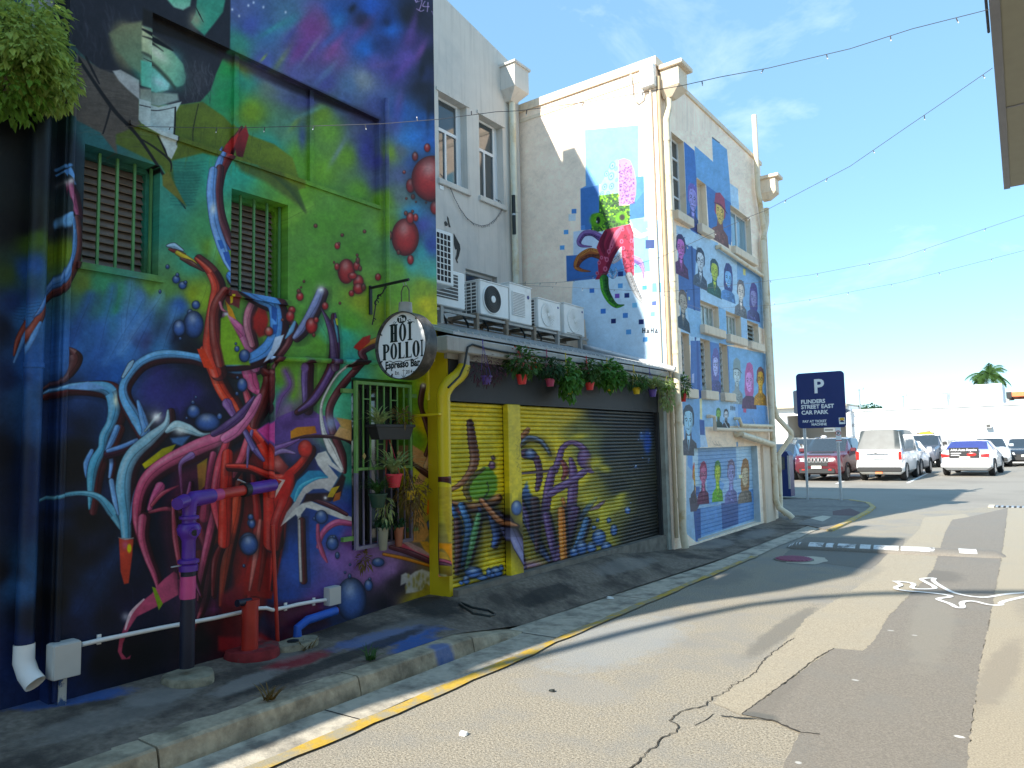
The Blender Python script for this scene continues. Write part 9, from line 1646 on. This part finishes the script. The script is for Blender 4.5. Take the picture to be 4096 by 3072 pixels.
a, b = fx(3942, 1695), fx(3968, 1712); wa = thing('wall_unit', 'small grey air conditioner on the long white wall', 'air conditioner', (float(a[0]), YW - .4, float(b[2]))); MB().box((float(a[0]), YW - .45, float(b[2])), (float(b[0]), YW - .002, float(a[2])), .02).build('case', mat('pale_grey_case', (.55, .56, .56), rough=.5), wa); MB().box((float(a[0]) + .06, YW - .46, float(b[2]) + .05), (float(b[0]) - .06, YW - .451, float(a[2]) - .05)).build('vent', C_acg, wa)
a = fx(4072, 1668); MB().prism([(float(a[0]), YW - .01, float(a[2])), (float(a[0]) + 3, YW - .01, float(a[2])), (float(a[0]) + 3, YW - .01, float(a[2]) - 1.4), (float(a[0]) + .45, YW - .01, float(a[2]) - 1.0)], (0, .005, 0)).build('awning_shade', C_fgrey, t)
# left white building with the dark service recess
YL2 = 52.5; fl = lambda x, y, Y=YL2: ony(x, y, Y)
t = thing('service_building', 'white building with a grey open loading recess behind the red car', 'building', (float(fl(3260, 1900)[0]), YL2, 0))
xa_, xb_, xc_, xd_ = float(fl(3040, 1700)[0]), float(fl(3149, 1700)[0]), float(fl(3384, 1700)[0]), 0; zt1 = float(fl(3200, 1632)[2]); zo = float(fl(3200, 1662)[2])
MB().box((xa_ - 12, YL2, -.1), (xb_, YL2 + .3, zt1)).build('wall', C_white, t); MB().box((xb_ + .001, YL2, zo), (xc_, YL2 + .3, zt1)).build('lintel_wall', C_white, t); MB().box((xa_ - 12, YL2 - .5, zt1), (xc_ + .2, YL2 + 3.3, zt1 + .14)).build('roof', mat('tan_roof_edge', (.45, .4, .3), rough=.8), t)
MB().box((xb_ - 1, YL2 + 3.2, -.1), (xc_ + .5, YL2 + 3.4, zo + .3)).build('recess_wall', C_fgrey, t); MB().box((xb_ - .25, YL2 + .3, -.1), (xb_ - .001, YL2 + 3.2, zo + .2)).build('recess_side', C_fgrey, t); MB().box((xc_, YL2, -.1), (xc_ + .25, YL2 + 3.2, zt1)).build('end_pier', C_white, t)
a = fl(3318, 1715, 54.5); ub = thing('wall_unit', 'white box unit under the loading recess ceiling', 'box', tuple(a)); MB().box((float(a[0]) - .35, 54.4, float(a[2]) - .22), (float(a[0]) + .38, 55.1, float(a[2]) + .22), .02).build('case', C_wht, ub); MB().box((float(a[0]) - .3, 54.39, float(a[2]) - .14), (float(a[0]) + .25, 54.399, float(a[2]) - .02)).build('vent', C_fgrey, ub)
for i, (x, lab) in enumerate([(3172, 'leftmost of the white gas bottles in the loading recess'), (3190, 'middle white gas bottle in the loading recess'), (3222, 'rightmost white gas bottle in the loading recess')]):
    p = fl(x, 1790, 54.1); r = .5; X_ = float(p[0]); tz = float(fl(x, 1753, 54.1)[2]); g_ = thing('gas_bottle', lab, 'gas bottle', (X_, 54.1, 0), 'gas bottles in the loading recess'); MB().lathe((X_, 54.1 + .3 * (i % 2), 0), [(r * .9, 0), (r, .1), (r, tz - .28), (r * .8, tz - .12), (r * .4, tz - .06)], 16).build('tank', C_wht, g_, smooth=True); MB().lathe((X_, 54.1 + .3 * (i % 2), 0), [(r * .45, tz - .1), (r * .45, tz + .04), (r * .4, tz + .05)], 12).build('collar', C_wht, g_)
a, b = fx(4018, 1570, 70), fx(4300, 1598, 70); t = thing('orange_building', 'distant building with an orange band at the right edge', 'building', (float(a[0]), 70, 0)); MB().box((float(a[0]), 70, 0), (float(b[0]), 76, float(b[2]))).build('wall', C_white, t)
a2 = fx(4046, 1570, 69.8); MB().box((float(a[0]) + .1, 69.8, float(fx(4050, 1590, 69.8)[2])), (float(a2[0]), 76, float(fx(4050, 1567, 69.8)[2]))).build('dark_band', C_trim, t); MB().box((float(a2[0]) + .01, 69.8, float(fx(4050, 1586, 69.8)[2])), (float(b[0]), 76, float(fx(4050, 1568, 69.8)[2]))).build('orange_band', C_orng, t)
a, b = fx(4012, 1597, 69.5), fx(4038, 1612, 69.5); MB().box((float(a[0]), 69.5, float(b[2])), (float(b[0]), 69.9, float(a[2]))).build('vent', C_fgrey, t)
for (x, y0_, y1_, Y, lab) in [(3436, 1558, 1645, 75, 'thin street lamp pole rising behind the white roof by the navy sign'), (3612, 1584, 1622, 90, 'thin distant lamp pole over the long white roof')]:
    a = ony(x, y0_, Y); t = thing('street_lamp', lab, 'street lamp', (float(a[0]), Y, 0)); MB().tube([(float(a[0]), Y, 0), (float(a[0]), Y, float(a[2]))], .06, 6).build('pole', C_metal, t); MB().box((float(a[0]) - .35, Y - .2, float(a[2])), (float(a[0]) + .35, Y + .2, float(a[2]) + .16)).build('lamp_head', C_metal, t)
a = ony(3465, 1632, 80.); t = thing('distant_tree', 'low dark tree tip above the white roof beside the lamp pole', 'tree', (float(a[0]), 80, 0)); leaf_mesh('crown', L_dark, 300, (float(a[0]), 80, float(a[2])), (1.3, .8, .35), .35, 'leaf', 91, .2, t); MB().tube([(float(a[0]), 80, 0), (float(a[0]), 80, float(a[2]))], .15, 6).build('trunk', C_timb, t)
# palm
YP = 75.; a = ony(3955, 1512, YP); t = thing('palm_tree', 'bushy palm crown rising behind the white building on the right', 'palm', (float(a[0]), YP, 0)); cx2, cz2 = float(a[0]), float(a[2])
MB().tube([(cx2, YP, 0), (cx2, YP, cz2 - .5)], .2, 8).build('trunk', C_timb, t)
L_palm = leafmat('palm_leaf', (.06, .13, .03)); R = random.Random(4)
for k in range(44):
    az = 2 * pi * k / 22 + R.uniform(-.1, .1); el = R.uniform(.1, 1.3); L = R.uniform(1.3, 2.1); p = Vector((cx2, YP, cz2 + .15)); v = Vector((cos(az) * cos(el), sin(az) * cos(el), sin(el) * 1.1)).normalized(); mb = MB(); pts = [p.copy()]
    for j in range(9): v = (v + Vector((0, 0, -.2))).normalized(); p = p + v * L / 9; pts.append(p.copy())
    mb.tube(pts, .02, 4)
    for j in range(1, 10):
        for s_ in (-1, 1):
            for e in (0, .5):
                q = pts[j] if e == 0 or j == 9 else (pts[j] + pts[j + 1]) / 2; d = (pts[min(j + 1, 9)] - pts[j - 1]).normalized(); sd2 = d.cross(Vector((0, 0, 1))).normalized() * s_; ll = .6 * (1 - abs(j - 4.5) / 8); tip_ = q + sd2 * ll * .8 + d * ll * .5 + Vector((0, 0, -ll * .6)); mb.add([tuple(q - d * .035), tuple(q + d * .05), tuple(tip_)], [(0, 1, 2)])
    mb.build('frond', L_palm, t)
